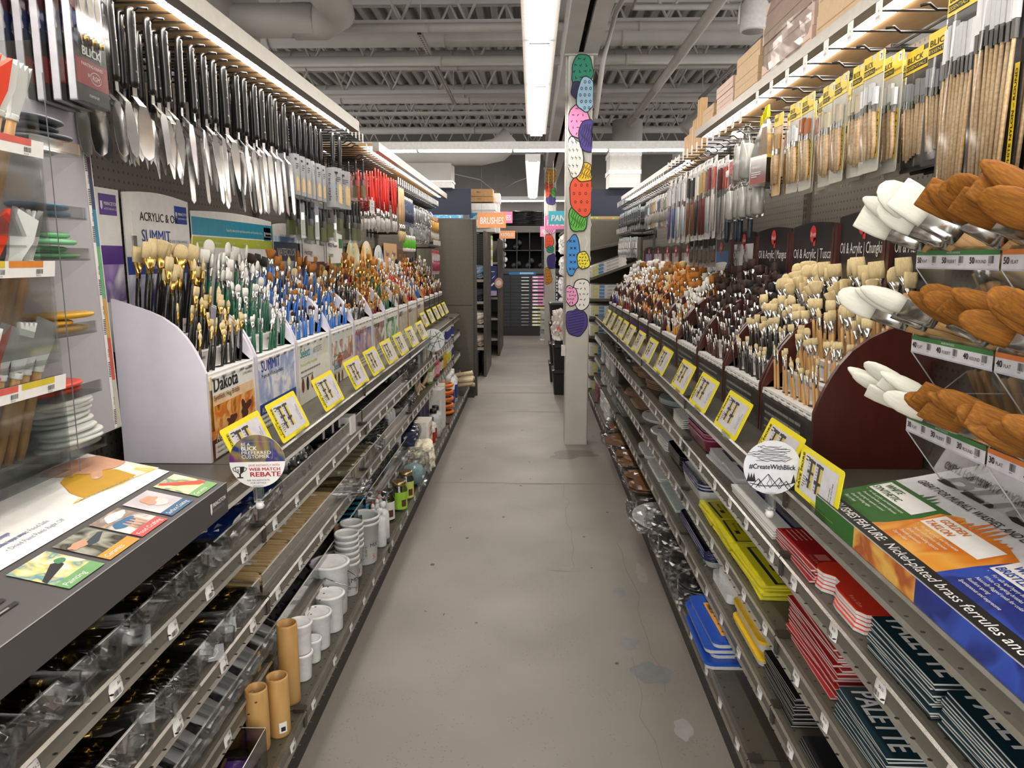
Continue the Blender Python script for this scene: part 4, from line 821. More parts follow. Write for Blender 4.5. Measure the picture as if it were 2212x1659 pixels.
# ================================================================ mural brush display, right foreground
MG = mat('#2f6a25', .45, var=.08, scale=9); MO = art('#c9641a', '#e8962a', '#d87a1e', '#efb04a', s=9); MBL = art('#22348c', '#2b44a6', '#1e2c78', '#3552b4', s=9); MOR = mat('#de7a1f', .5, var=.04); MBU = mat('#27409e', .5, var=.04)
def board_right():
    y0, y1 = .2, 1.66; b = MB(Matrix(((1, 0, 0, 0), (0, 0, 1, 0), (0, 1, 0, 0), (0, 0, 0, 1))))
    b.prism([(.64, .832), (1.01, .832), (1.01, .951), (.64, .877)], y0, y1, mat('#e8e7ea', .4))
    t = MB(fr((.64, y1, .878), (0, -1, 0), (.37, 0, .074))); L = y1 - y0
    rn = random.Random(4)
    def treeline(x0, x1, v0, h, m, z, dec=1.):
        pts = [(x0, v0 - .05)]; x = x0
        while x < x1:
            hh = h * rn.uniform(.3, 1) * (1 - dec * abs(2 * (x - x0) / (x1 - x0) - 1) ** 3); pts += [(x, v0), (x + .004, v0 + hh * .5), (x + .003, v0 + hh * .5), (x + .008, v0 + hh), (x + .013, v0 + hh * .5), (x + .012, v0 + hh * .45), (x + .016, v0)]; x += .017
        pts += [(x, v0 - .05)]; t.poly(pts, m, z)
    t.rect(0, .03, .235, .145, MG, .0003); treeline(.02, .2, .155, .05, MG, .00035)
    t.poly([(.2, .03), (.215, .06), (.225, .12), (.22, .16), (.26, .185), (.3, .165), (.4, .18), (.47, .16), (.47, .03)], MO, .0005); treeline(.23, .42, .165, .055, MOR, .0006)
    t.poly([(.445, .03), (.45, .1), (.46, .15), (.5, .175), (.56, .16), (.7, .175), (L, .16), (L, .03)], MBL, .0008); treeline(.5, .75, .165, .05, MBU, .0009)
    t.rect(0, 0, L, .034, mat('#161616', .45), .0012); t.text('BRUSHES FEATURE:', .06, .009, .025, PAPER, .0018, bold=.02, shear=.2, width=.235); t.text('Nickel-plated brass ferrules and short, lacquered,', .31, .009, .026, PAPER, .0018, bold=.006, shear=.2, width=.62)
    for u, a, c_, m, ls in ((.012, 'WHITE', 'SYNTHETIC', MG, ('For oils, acrylics, and watercolor paints', 'Premium soft white synthetic filaments', 'Firm spring for superior control', 'Great for holding edges', 'Easy to clean')), (.237, 'GOLDEN', 'TAKLON', MOR, ('For oils, acrylics, and fluid paints', 'Super-soft synthetic filaments', 'Great color-holding capacity', 'Smooth application', 'Easy to clean')), (.463, 'WHITE', 'BRISTLE', MBU, ('For oils and heavy body acrylics', 'White Chungking bristles', 'Naturally flagged ends for color-holding capacity', 'Resilient spring', 'Spontaneous and expressive'))):
        t.rect(u, .112, .192, .05, PAPER, .0013); t.text(a, u + .014, .140, .021, m, .002, bold=.02, shear=.2); t.text(c_, u + .004, .118, .021, m, .002, bold=.02, shear=.2)
        for i, s_ in enumerate(ls): t.text(s_, u + .025 - i * .001, .1 - i * .0125, .0095, PAPER, .0016, shear=.2)
        for i in range(5): t.rect(u + .008 + i * .018, .104 - i * .002, .002, .002, PAPER, .0016)
    t.text('GREAT FOR MURALS, WASHES, AND LARGE', .03, .207, .024, INK, .001, bold=.02, shear=.2, width=.42)
    t.text('BLICK', .035, .245, .105, INK, .001, bold=.025, shear=.2, width=.44)
    f = MB(fr((.6395, y1, .832), (0, -1, 0), (0, 0, 1)))
    f.rect(0, 0, .205, .0445, MG, .0003); f.rect(.205, 0, .245, .0445, art('#b9622a', '#e0a04a', '#a8562a', '#d8923a', '#e3b85a', s=14), .0003); f.rect(.45, 0, .39, .0445, MBL, .0003); f.rect(.84, 0, L - .84, .0445, mat('#55575e', .4), .0003)
    return [('base', b), ('printed_top', t), ('front_print', f)]
put('display_board', proto('brd', board_right), GR_, 'bright green, orange and blue printed sloped display board under mural brushes', 'display board')
GRN2 = mat('#3f7a44', .5, var=.02); ORN2 = mat('#e08243', .5, var=.02); TRAYS = ((1.40, 50, 1.625), (1.226, 40, 1.615), (1.058, 30, 1.608))
def strip_right(z, n, y1, k):
    b = MB(fr((.80, y1 - k * .292, z - .017), (0, -1, 0), (0, 0, 1))); b.rect(0, -.003, .288, .039, CLEAR, -.0005); b.rect(0, -.003, .288, .003, mat('#c9cadd', .2), .0003); b.rect(0, 0, .286, .026, mat('#e4e3ea', .4), 0); c = GRN2 if k == 0 else ORN2 if k == 1 else MBU
    b.rect(0, .024, .286, .009, c, .0004); b.text(('WHITE SYNTHETIC', 'GOLDEN TAKLON', 'WHITE BRISTLE')[k], .14, .0265, .0055, PAPER, .0009, 'c')
    for i, s_ in enumerate(('FLAT', 'FILBERT', 'ROUND')): b.text(str(n), .006 + i * .095, .0085, .0165, INK, .0009, bold=.03); b.text(s_, .026 + i * .095, .009, .009, INK, .0009); b.bars(.064 + i * .095, .009, .016, .013, INK, .0009, 11, i); b.text('05167', .064 + i * .095, .005, .0035, INK, .0009)
    return b
def tray_rack():
    q = MB()
    for z, n, y1 in TRAYS:
        q.box(.802, .5, z - .02, .805, y1, z + .022, CLEAR)
        b_ = [(.802, z - .02), (.90, z - .15), (1.0, z - .15)]
        for (xa, za), (xb, zb) in zip(b_, b_[1:]): q.add([(xa, .5, za), (xb, .5, zb), (xb, y1, zb), (xa, y1, za)], [(0, 1, 2, 3)], CLEAR)
        for y in (y1, y1 - .292, y1 - .584): q.add([(.802, y, z - .02), (.90, y, z - .15), (1.0, y, z - .15), (1.0, y, z + .06), (.86, y, z + .06), (.802, y, z + .022)], [(0, 1, 2, 3, 4, 5)], CLEAR); q.tube([(.802, y, z + .022), (.802, y, z - .02), (.90, y, z - .15)], .0014, mat('#d5d8d8', .15), 4); q.tube([(.802, y, z + .022), (.86, y, z + .06), (1.0, y, z + .06)], .0014, mat('#d5d8d8', .15), 4)
    q.box(1.0, .5, .96, 1.004, 1.66, 1.5, CLEAR)
    return [('clear_trays', q)] + [('label_strip', strip_right(*t, k)) for t in TRAYS for k in range(3)]
put('tray_rack', proto('tr', tray_rack), GR_, 'clear acrylic tray rack of wide mural brushes on printed board', 'display rack')
def mural(bc, shape, w):
    h, f, r = MB(), MB(), MB()
    h.loft([ell(.006, .006, 0, 10), ell(.010, .009, .05, 10), ell(.011, .009, .12, 10), ell(.016, .008, .17, 10), ell(w * .8, .009, .20, 10, .8)], HANDLE)
    f.loft([ell(w * .78, .0095, .195, 12, .7), ell(w * .86, .0095, .21, 12, .7), ell(w * .9, .010, .213, 12, .7), ell(w * .86, .0095, .217, 12, .7), ell(w, .0085, .265, 12, .6)], STEEL)
    tp = {'flat': [(1, .008, .265), (1.06, .0095, .285), (1.05, .008, .315), (1.02, .004, .332), (.98, .0015, .336)], 'filbert': [(1, .008, .265), (1.08, .010, .285), (1.02, .009, .31), (.8, .006, .33), (.45, .004, .342), (.1, .001, .346)], 'round': [(.7, .012, .265), (.8, .0155, .285), (.74, .0145, .31), (.5, .010, .335), (.2, .005, .35), (.05, .001, .353)]}[shape]
    r.loft([ell(w * a, d, z, 14, .65 if shape == 'flat' else .9) for a, d, z in tp], bc)
    return [('handle', h), ('ferrule', f), ('bristles', r)]
MW = mat('#ecebdd', .75, 0, .05, 60, (5, 5, .5)); MGD = mat('#9c6210', .8, 0, .1, 70, (5, 5, .4), 'bristle', '#70430a')
ROW_ = ('top', 'middle', 'bottom')
for ti, (z, n, y1) in enumerate(TRAYS):
    whites = ((5, .0), (3, .012), (7, 0))[ti]; gold = (8, 9, 12)[ti]
    for i in range(whites[0] + gold):
        wh = i < whites[0]; m_, nm = (MW, 'white') if wh else (MGD, 'golden')
        shp = ('flat', 'filbert', 'round', 'flat', 'filbert')[(i * 2 + ti) % 5]
        if ti == 1 and wh and i: shp = 'round'
        w_ = (.027, .023, .019)[ti] * (1.0 if i % 2 else 1.14)
        y = y1 - .035 - i * .031 if wh else y1 - .275 - (i - whites[0]) * .03
        d = Vector((-.86, .30 if wh else .18, (.50, .42, .42)[ti])) + Vector((0, R.uniform(-.22, .22), R.uniform(-.1, .16))); d.normalize()
        base = Vector((.80, y, z + .034 + .010 * (i % 3))) - d * (.195 if not (ti == 1 and i == 0) else .17) ; 
        q = d.to_track_quat('Z', 'Y').to_matrix().to_4x4()
        put('mural_brush', proto(('mur', nm, shp, ti, i % 2), mural, m_, shp, w_), GR_ @ Matrix.Translation(base) @ q @ RZ(R.uniform(-.55, .55) + 1.25), f'{nm} bristled wide mural brush, {nth(i if wh else i - whites[0])} of the {nm} ones from far end, {ROW_[ti]} tray', 'mural brush', f'{nm} mural brushes in the {ROW_[ti]} tray')

# ================================================================ hooks and hanging goods
WIRE = mat('#191817', .4, .3)
def hook(s, ln, flag):
    b = MB(); X = s * -1
    b.tube([(0, 0, 0), (X * ln * .8, 0, 0), (X * ln * .86, 0, .012), (X * ln * .93, 0, .008)], .0032, WIRE, 5); b.box(min(0, X * .006), -.012, -.03, max(0, X * .006), .012, .03, WIRE)
    a = MB(); a.tube([(0, 0, .03), (0, 0, .045), (X * ln, 0, .045)], .0026, WIRE, 5)
    p = MB(fr((X * ln, 0, .045), (0, -s, 0), (0, 0, 1))); p.prism(rrect(-.0165, -.022, .0165, .022, .002), -.0006, 0, PAPER); p.rect(-.012, -.016, .018, .006, mat('#c9c7c4', .6), .0005)
    return [('prong', b)] + ([('tag_arm', a), ('price_tag', p)] if flag else [])
def hooks(s, ys, z, ln, what, flag=1):
    for i, y in enumerate(ys):
        put('peg_hook', proto(('hook', s, ln, flag), hook, s, ln, flag), T(XB[s] - s * .001, y, z), f'black peg hook, {nth(i)} of the {what}', 'hook', what)
rng = lambda a, b, d: [a + d * i for i in range(int((b - a) / d) + 1)]
hooks(-1, rng(1.72, 3.95, .075), 1.945, .305, 'near top left hook row')
hooks(-1, rng(4.05, 5.0, .08), 1.92, .29, 'middle top left hook row')
hooks(-1, rng(5.1, 7.3, .085), 1.86, .27, 'far top left hook row')
hooks(-1, rng(4.3, 4.9, .12), 1.67, .26, 'left lower hook row among red handles'); hooks(-1, rng(5.35, 5.75, .12), 1.58, .25, 'left lower hook row above green tubes', 0); hooks(-1, rng(6.85, 7.4, .07), 1.50, .27, 'left lower hook row at far end')
hooks(1, rng(1.36, 2.9, .155), 1.90, .26, 'near top right hook row'); hooks(1, rng(3.0, 4.6, .11), 1.88, .25, 'middle top right hook row'); hooks(1, rng(4.7, 7.2, .085), 1.84, .25, 'far top right hook row')
hooks(1, rng(6.45, 7.2, .09), 1.60, .25, 'right lower hook row at far end'); hooks(1, rng(2.95, 3.4, .11), 1.70, .2, 'right lower hook row of rollers', 0)

# palette knives
KH = mat('#141414', .28); BLADE = mat('#cfcfcd', .17, 1, .08, 25, (1, 1, 3))
def knife(v):
    h = MB(); F = fr((0, 0, 0), (0, 1, 0), (0, 0, 1))
    h.loft([ell(.0075, .010, .004, 10), ell(.0085, .0145, -.006, 10), ell(.008, .0135, -.05, 10), ell(.0085, .012, -.10, 10), ell(.0085, .0135, -.155, 10), ell(.007, .011, -.168, 10)], KH)
    rv = h
    for z in (-.035, -.085, -.135): rv.T = T(.0088, 0, z) @ RY(PI / 2); rv.disc(0, 0, .0028, STEEL, 0, 10); rv.T = T(-.0088, 0, z) @ RY(-PI / 2); rv.disc(0, 0, .0028, STEEL, 0, 10)
    rv.T = T(.0092, 0, -.008) @ RY(PI / 2); rv.disc(0, 0, .0045, DARKM, 0, 10); h.T = Matrix()
    k = MB(); k.box(-.001, -.007, -.19, .001, .007, -.165, STEEL); k.add([(0, -.008, -.188), (0, .008, -.188), (.022, .011, -.212), (.022, -.011, -.212)], [(0, 1, 2, 3)], STEEL); k.add([(-.0016, -.008, -.188), (-.0016, .008, -.188), (.0204, .011, -.2136), (.0204, -.011, -.2136)], [(3, 2, 1, 0)], STEEL)
    sh = {0: [(-.011, 0), (-.022, -.03), (-.024, -.08), (-.017, -.11), (0, -.12)], 1: [(-.011, 0), (-.020, -.03), (-.014, -.09), (-.003, -.135), (0, -.136)], 2: [(-.011, 0), (-.014, -.03), (-.013, -.11), (-.011, -.175), (0, -.185)], 3: [(-.011, 0), (-.019, -.012), (-.017, -.06), (-.016, -.12), (0, -.108)], 4: [(-.008, 0), (-.024, -.05), (-.010, -.09), (-.001, -.12), (0, -.12)]}[v]
    o = sh + [(-x, z) for x, z in sh[::-1][1:]]
    B = MB(fr((.0215, 0, -.211), (0, 1, 0), (-.06, 0, 1))); B.prism(o, -.0006, .0006, BLADE)
    return [('handle', h), ('shank', k), ('blade', B)]
KW = ('rounded', 'pointed trowel', 'long narrow', 'square tipped', 'diamond')
for i, y in enumerate(rng(1.72, 2.86, .0755)):
    v = (0, 0, 3, 4, 1, 4, 1, 2, 1, 1, 2, 1, 2, 2, 2, 2)[i]
    for j in range(4):
        put('palette_knife', proto(('kn', v), knife, v), T(-.905 - j * .034 + R.uniform(-.006, .006), y + R.uniform(-.007, .007), 1.952) @ RZ(R.uniform(-.35, .2)) @ RX(R.uniform(-.04, .04)), f'black handled palette knife with {KW[v]} blade, {nth(i)} hook from near end, {nth(j)} from front', 'palette knife', f'palette knives on hook {i + 1}')

# packaged goods
def pack(W, H, hh, hc, txt, n, hcol, bcol, back, inv=False, curve=0., lab=None, seed=0, bl=.2, num=None):
    """hanging pack seen from the aisle; U = right, V = up, top of header at 0"""
    r = random.Random(seed); out = []
    b = MB(); b.prism(rrect(-W / 2, -H, W / 2, 0, .006), -.002, -.0005, back); out.append(('backing_card', b))
    if hh:
        q = MB(); q.prism([(-W / 2, -hh), (W / 2, -hh), (W / 2, 0), (.012, 0), (.012, -.012), (-.012, -.012), (-.012, 0), (-W / 2, 0)], -.0004, .001, hc)
        if txt:
            q.text(txt[0], -W / 2 + .006, -hh * .55, hh * .36, INK, .0016, bold=.01, width=W * .42)
            if len(txt) > 1: q.rect(-W / 2 + .004, -hh * .88, W * .55, hh * .26, INK, .0015); q.text(txt[1], -W / 2 + .006, -hh * .83, hh * .2, mat('#f0d93a', .5), .002, width=W * .5); q.text('VALUE BRUSH SET', W / 2 - .004, -hh * .82, hh * .14, INK, .0016, 'r')
            if num: q.rect(W / 2 - .02, -hh * .45, .017, hh * .4, PAPER, .0016); q.text(num, W / 2 - .0115, -hh * .38, hh * .32, INK, .002, 'c', bold=.01)
        out.append(('header', q))
    z1, z0 = -hh - .012, -H + .02; L = z1 - z0
    for i in range(n):
        x = (i + .5 - n / 2) * (W * .82 / n) + r.uniform(-.002, .002); wv = min(.012, W * .36 / n); top = z1 - r.uniform(0, .02); bot = z0 + r.uniform(0, .02)
        q = MB(T(0, 0, .006)); hb = L * bl; hf = L * .09; sgn = -1 if inv else 1
        A, Bz = (top, bot) if not inv else (bot, top)
        def at(t): return A + (Bz - A) * t
        q.box(x - wv, at(bl), -.004, x + wv, at(0), .004, bcol); q.box(x - wv * .8, at(bl + .1), -.0035, x + wv * .8, at(bl), .0035, STEEL)
        pts = [(x, at(bl + .1), 0), (x + curve * .3, at(.55), 0), (x + curve, at(.8), 0), (x + curve * .6, at(1), 0)] if curve else [(x, at(bl + .1), 0), (x * .9, at(.6), 0), (x * .8, at(1), 0)]
        q.tube(pts, [wv * .6, wv * .75, wv * .6, wv * .5][:len(pts)], hcol, 6); out.append(('brush', q))
    c = MB()
    if n:
        vs = []; fs = []
        for iy in range(5):
            for ix in range(5): vs.append(((ix / 4 - .5) * W * .94, z0 - .012 + (L + .02) * iy / 4, .002 + .012 * math.sin(PI * ix / 4) ** .5 + .002 * noise.noise((ix * 1.7, iy * 1.3, seed))))
        for iy in range(4):
            for ix in range(4): a = iy * 5 + ix; fs.append((a, a + 1, a + 6, a + 5))
        c.add(vs, fs, SLEEVE, True); out.append(('clear_sleeve', c))
    if lab:
        q = MB(); q.rect(W / 2 - .017, -H + .03, .012, H * .42, YEL2, .001)
        q.T = T(W / 2 - .0075, -H + .035, .0014) @ RZ(PI / 2); q.text(lab, .003, 0, .008, INK, .0004, bold=.02, width=H * .38); out.append(('side_label', q))
    return out
YEL2 = mat('#f2cf1f', .4, var=.03); BCARD = mat('#151515', .3); WOODH = wood('#d9bd97', '#bd9b70'); NYL = mat('#e9eaec', .5)
def FR(x, y, z): return fr((x, y, z), (0, -1, 0), (0, 0, 1))
def FL_(x, y, z): return fr((x, y, z), (0, 1, 0), (0, 0, 1))
def hang(key, args, kw, pos, name, label, cat, group=None, dx=.03, n=1, s=1, tilt=.06):
    P = proto(('pk', key), lambda: pack(*args, **kw))
    for j in range(n):
        x, y, z = pos; M = (FR if s > 0 else FL_)(x + s * dx * j, y + R.uniform(-.004, .004), z + R.uniform(-.004, .002)) @ RY(R.uniform(-tilt, tilt)) @ RZ(R.uniform(-.02, .02))
        put(name, P, M, label + ('' if n == 1 else f', {nth(j)} from front' if j else ', front one'), cat, group)
BT = ('BLICK', 'ESSENTIALS')
hang('big', (.135, .42, .055, YEL2, BT, 8, WOODH, NYL, BCARD), dict(lab='WHITE NYLON – ROUND', bl=.2), (.80, 1.52, 1.915), 'brush_pack', 'tall black card of white nylon brushes left of its twin stack', 'brush pack', 'tall black brush cards', .032, 2)
hang('big', (), {}, (.775, 1.36, 1.925), 'brush_pack', 'tall black card of white nylon brushes in the nearest right stack', 'brush pack', 'tall black brush cards', .03, 7)
hang('twelve', (.17, .27, .05, YEL2, BT, 11, WOODH, mat('#8b8d90', .4), BCARD), dict(num='12', lab='WHITE NYLON – ROUND & FLAT', bl=.22, seed=3), (.86, 1.785, 1.865), 'brush_pack', 'black card of twelve thin brushes with yellow header', 'brush pack', 'black cards of twelve brushes', .03, 3)
hang('twelve', (), {}, (.84, 1.635, 1.868), 'brush_pack', 'black card of thin brushes half hidden behind tall card', 'brush pack')
for i, (y, bc_, nm, num) in enumerate(((1.90, NYL, 'white', '7'), (1.995, mat('#d9cdb2', .6), 'cream', '3'), (2.09, mat('#d9cdb2', .6), 'cream', '3'), (2.20, mat('#d9cdb2', .6), 'cream', '3'), (2.33, mat('#b5622a', .6), 'orange', '5'), (2.47, NYL, 'white', '4'))):
    hang(('trio', nm), (.098, .27, .05, YEL2, BT, 4, WOODH, bc_, mat('#c9c5ba', .4)), dict(num=num, curve=.008, bl=.24, seed=i, lab='UTILITY'), (.80 + .01 * (i % 2), y, 1.872), 'brush_pack', f'yellow headed clear pack of {nm} bristled chip brushes, {nth(i)} hook', 'brush pack', f'chip brush packs {i + 1}', .045, 3)
hang('multi', (.075, .26, .04, YEL2, ('BLICK',), 2, WOODH, KRAFT, mat('#d9b783', .5)), dict(bl=.3, seed=5), (.80, 2.60, 1.868), 'brush_pack', 'kraft and yellow pack with dark blue foot label', 'brush pack', 'kraft packs', .04, 2)
def foamset(W=.10, H=.23, D=.045):
    out = [('yellow_tie', MB().tube([(-.012, -.012, 0), (-.006, .02, 0), (.008, .024, 0), (.014, -.01, 0), (0, -.02, 0)], .005, YELLOW, 6))]
    for i in range(3): q = MB(); x = (i - 1) * .026; q.tube([(x * .4, -.045, 0), (x, -.15, 0)], .0085, WOODH, 8); out.append(('handle', q))
    b = MB(); b.box(-W / 2, -H, -D / 2, W / 2, -.145, D / 2, mat('#121212', .3)); b.box(-W / 2 - .0005, -.15, -D / 2 - .0005, W / 2 + .0005, -.143, D / 2 + .0005, YELLOW); b.text('FOAM BRUSHES', -W / 2 + .008, -.18, .012, PAPER, D / 2 + .001, width=.06); b.lines(-W / 2 + .008, -.195, .06, 3, .007, .003, PAPER, D / 2 + .001); out.append(('foam_heads', b))
    q = MB(); q.loft([[(x * k, y, z * k) for x, z in ((-W / 2, -D / 2), (W / 2, -D / 2), (W / 2, D / 2), (-W / 2, D / 2))] for y, k in ((-H - .003, 1.03), (-.14, 1.05), (-.07, .7), (-.02, .2))], BAG, False); out.append(('clear_bag', q))
    return out
for i, y in enumerate((2.70, 2.79, 2.89)): put('foam_brush_pack', proto('fs', foamset), FR(.79 + i * .02, y, 1.885) @ RY(.25 - i * .12), f'black foam brush set in clear bag with yellow tie, {nth(i)} from near end', 'brush pack', 'foam brush sets')
def roller(L=.115, r=.022):
    b = MB(); b.loft([ell(rr, rr, z, 14) for z, rr in ((-L, r * .6), (-L + .006, r), (-.006, r), (0, r * .6))], mat('#eeece4', .8)); q = MB(T(0, 0, 0)); q.lathe([(r * .3, -L - .012), (r * 1.15, -L - .004), (r * 1.18, -L * .5), (r * 1.12, .004), (r * .5, .02), (.003, .045), (.012, .06)], BAG, 12); c = MB(fr((0, -r - .002, -L * .7), (1, 0, 0), (0, 0, 1))); c.rect(-.012, 0, .022, .06, mat('#a02a30', .5)); c.text('PRO', -.008, .035, .008, PAPER, .0005)
    return [('roller_sleeve', b), ('clear_bag', q)]
def nap(a): return proto('rol', roller)
for i in range(5): put('paint_roller', nap(0), T(.82 + .008 * (i % 2), 2.86 + i * .095, 1.675), f'white roller sleeve in clear bag, {nth(i)} from near end of lower row', 'paint roller', 'white roller sleeves lower row')
for i in range(2): put('paint_roller', nap(0), T(.82, 3.03 + i * .09, 1.835) @ Matrix.Scale(1.15, 4), f'white roller sleeve hanging above the lower row, {("near", "far")[i]} one', 'paint roller')
def rollhandle(k):
    q = MB(); q.lathe([(.006, -.30), (.013, -.28), (.0145, -.19), (.012, -.15), (.007, -.14)], mat('#232a36', .4), 10); w = MB(); w.tube([(0, 0, -.14), (0, 0, .0), (0, -.03, .02), (0, -.03, .035)], .0028, STEEL, 6); w.lathe([(.022, .03), (.026, .035), (.026, .06), (.02, .065)], WHITE, 12, 1, 0, -.03)
    c = MB(fr((-.012, 0, -.16), (0, -1, 0), (0, 0, 1))); c.rect(-.03, 0, .06, .11, mat('#b3272b', .4)); c.text('ROLLER', -.022, .08, .012, PAPER, .0006); c.rect(-.022, .01, .044, .05, BCARD, .0005)
    return [('grip', q), ('frame', w), ('red_card', c)][:3 if k else 2]
for i in range(5): put('roller_handle', proto(('rh', not i), rollhandle, not i), T(.84 + .01 * (i % 2), 2.95 + i * .105 if i else 3.3, 1.715 if i else 1.85) @ Matrix.Scale(1 if not i else .82, 4), f'dark blue gripped roller frame {" with red card" if not i else ""}, {nth(i)} of its cluster', 'roller frame', 'roller frames with dark grips')
MARO = mat('#6e1f22', .5); GR = mat('#54565c', .4)
for i, (y, hcol, bcol, nm) in enumerate(((3.50, mat('#d9d4cc', .4), mat('#b5452c', .5), 'orange tipped'), (3.60, mat('#c9c9c9', .4), MARO, 'maroon banded'), (3.68, MARO, mat('#c9a45c', .5), 'tan and maroon'), (3.76, MARO, mat('#c9a45c', .5), 'tan and maroon striped'), (3.85, mat('#2a2320', .4), WHT, 'white and black'), (3.95, wood('#8a5a33', '#6b4022'), BLK, 'black tipped brown'), (4.05, wood('#8a5a33', '#6b4022'), BLK, 'black tipped dark brown'), (4.18, mat('#d7dadd', .4), NYL, 'clear and white'), (4.32, mat('#d7dadd', .4), mat('#cfd3d8', .5), 'pale grey'), (4.46, mat('#4b6aa8', .4), mat('#d9dde2', .5), 'blue handled'), (4.60, mat('#6a5a9a', .4), mat('#d9dde2', .5), 'violet handled'))):
    hang(('lng', i), (.075, .36, .03, mat('#e9e9ea', .4), ('SET',), 4, hcol, bcol, mat('#c9c6c2', .4)), dict(bl=.33, seed=i + 20), (.81, y, 1.85), 'brush_pack', f'long clear pack of {nm} brushes', 'brush pack', f'long {nm} packs', .05, 3)
    hang(('low', i), (.07, .24, .02, BCARD, None, 4, mat('#2c2624', .4), mat('#5b4a40', .5), mat('#8a8784', .4)), dict(bl=.3, seed=i + 40, inv=True), (.86, y, 1.60), 'brush_pack', f'dark handled pack hanging below the {nm} long packs', 'brush pack') if 1 < i < 8 else None
for i in range(9):
    y = 4.78 + i * .11; c = ('#d8d2c6', '#7a8a6a', '#b5a9a2', '#4a5a7a', '#e3dfd8', '#caa46a', '#8a8a8a', '#d9d9dc', '#55606a')[i]
    hang(('cd', i), (.085, .2, .025, mat('#dfdedd', .4), ('ART',), 3, mat('#b9b5b0', .4), mat(c, .5), mat(c, .5)), dict(bl=.4, seed=i + 60), (.83, y, 1.81), 'brush_pack', f'small carded brush pack, {nth(i)} from near end of the carded group', 'brush pack', 'small carded packs', .06, 2)
for i in range(11):
    y = 5.85 + i * .125
    hang('cb', (.085, .17, .02, mat('#bcd0d2', .4), None, 3, mat('#26282b', .4), mat('#3a3d42', .5), mat('#8f9498', .4)), dict(bl=.5, seed=80), (.80, y, 1.80), 'brush_pack', f'black tipped pack in clear sleeve, {nth(i)} of the upper far row', 'brush pack', 'black clear packs upper far row', .05, 2)
    if i > 3: hang('cw', (.085, .17, .02, mat('#bcd0d2', .4), None, 3, mat('#dfe0df', .4), mat('#efefec', .5), mat('#d9dbda', .4)), dict(bl=.5, seed=81), (.80, y, 1.58), 'brush_pack', f'white pack in clear sleeve, {nth(i - 4)} of the lower far row', 'brush pack', 'white clear packs lower far row', .05, 2)

# left side goods
def kset():
    W, H = .128, .275; out = []
    b = MB(); b.prism(rrect(-W / 2, -H, W / 2, 0, .004), -.016, -.002, mat('#d5d2da', .4)); out.append(('tray', b))
    p = MB(); p.rect(-W / 2, -H, W, .135, mat('#2a2624', .4), .0002); p.rect(-W / 2, -H + .034, W, .05, mat('#8e2a2c', .4), .0006)
    p.text('BLICK', 0, -H + .093, .024, PAPER, .001, 'c', bold=.03, width=.074); p.text('PAINTING KNIVES', 0, -H + .072, .0095, PAPER, .001, 'c', width=.085); p.text('BY', -.02, -H + .053, .009, PAPER, .001); p.text('RGM', .012, -H + .049, .014, PAPER, .001, 'c', shear=.3); p.line([(.012 + .021 * math.cos(a), -H + .054 + .012 * math.sin(a)) for a in [PI * i / 10 for i in range(21)]], .001, PAPER, .001); p.text('STARTER SET', 0, -H + .014, .007, PAPER, .001, 'c')
    for j, c in enumerate(('#d8a020', '#a02a2e', '#5a2a3a', '#25305f', '#2a3a52')): p.poly(blob(-W / 2 + .013, -.03 - j * .03, .013, .018, j, .2), mat(c, .4), .0008)
    p.poly([(-.045, -.14), (-.038, -.145), (-.03, -.165), (-.022, -.14), (.0, -.14), (.008, -.175), (.016, -.14), (.03, -.14), (.038, -.19), (.046, -.14)], PAPER, .001); out.append(('printed_card', p))
    for j, (x, t) in enumerate(((-.028, -.01), (.004, -.004), (.034, -.025))):
        q = MB(T(x, 0, .004)); q.prism([(-.003, -.118), (.003, -.118), (.013, -.075 + t * .3), (.008, -.04 + t), (0, -.02 + t), (-.010, -.04 + t), (-.012, -.075 + t * .3)], 0, .001, mat('#8a8178', .3, .9)); q.tube([(0, -.118, .001), (.002, -.135, .004), (0, -.15, .002)], .002, STEEL, 6); q.tube([(0, -.146, .002), (0, -.158, .002)], .006, BRASS, 8); out.append(('knife', q))
    c = MB(); c.box(-W / 2 - .001, -H - .001, -.017, W / 2 + .001, .012, .010, CLEAR); out.append(('clear_case', c))
    return out
for j in range(6): put('knife_set', proto('ks', kset), FL_(-.90 - j * .034, 1.615 + R.uniform(-.006, .004), 1.985) @ RY(.06), f'boxed three knife painting set with red and black card, {nth(j)} from front', 'knife set', 'boxed knife sets')
put('brush_pack', proto('cp', lambda: pack(.09, .2, .03, PAPER, None, 0, WOODH, WHT, art('#e04a3a', '#f3f1ee', '#efc23a', '#3a8ab0', '#f5f3f0', '#5ab07a', s=22))), FL_(-1.0, 1.37, 1.98), 'white pack with coloured dots at upper left edge', 'pack')
GS = mat('#9a9c9f', .4); WINDOW = mat('#d9bd86', .6)
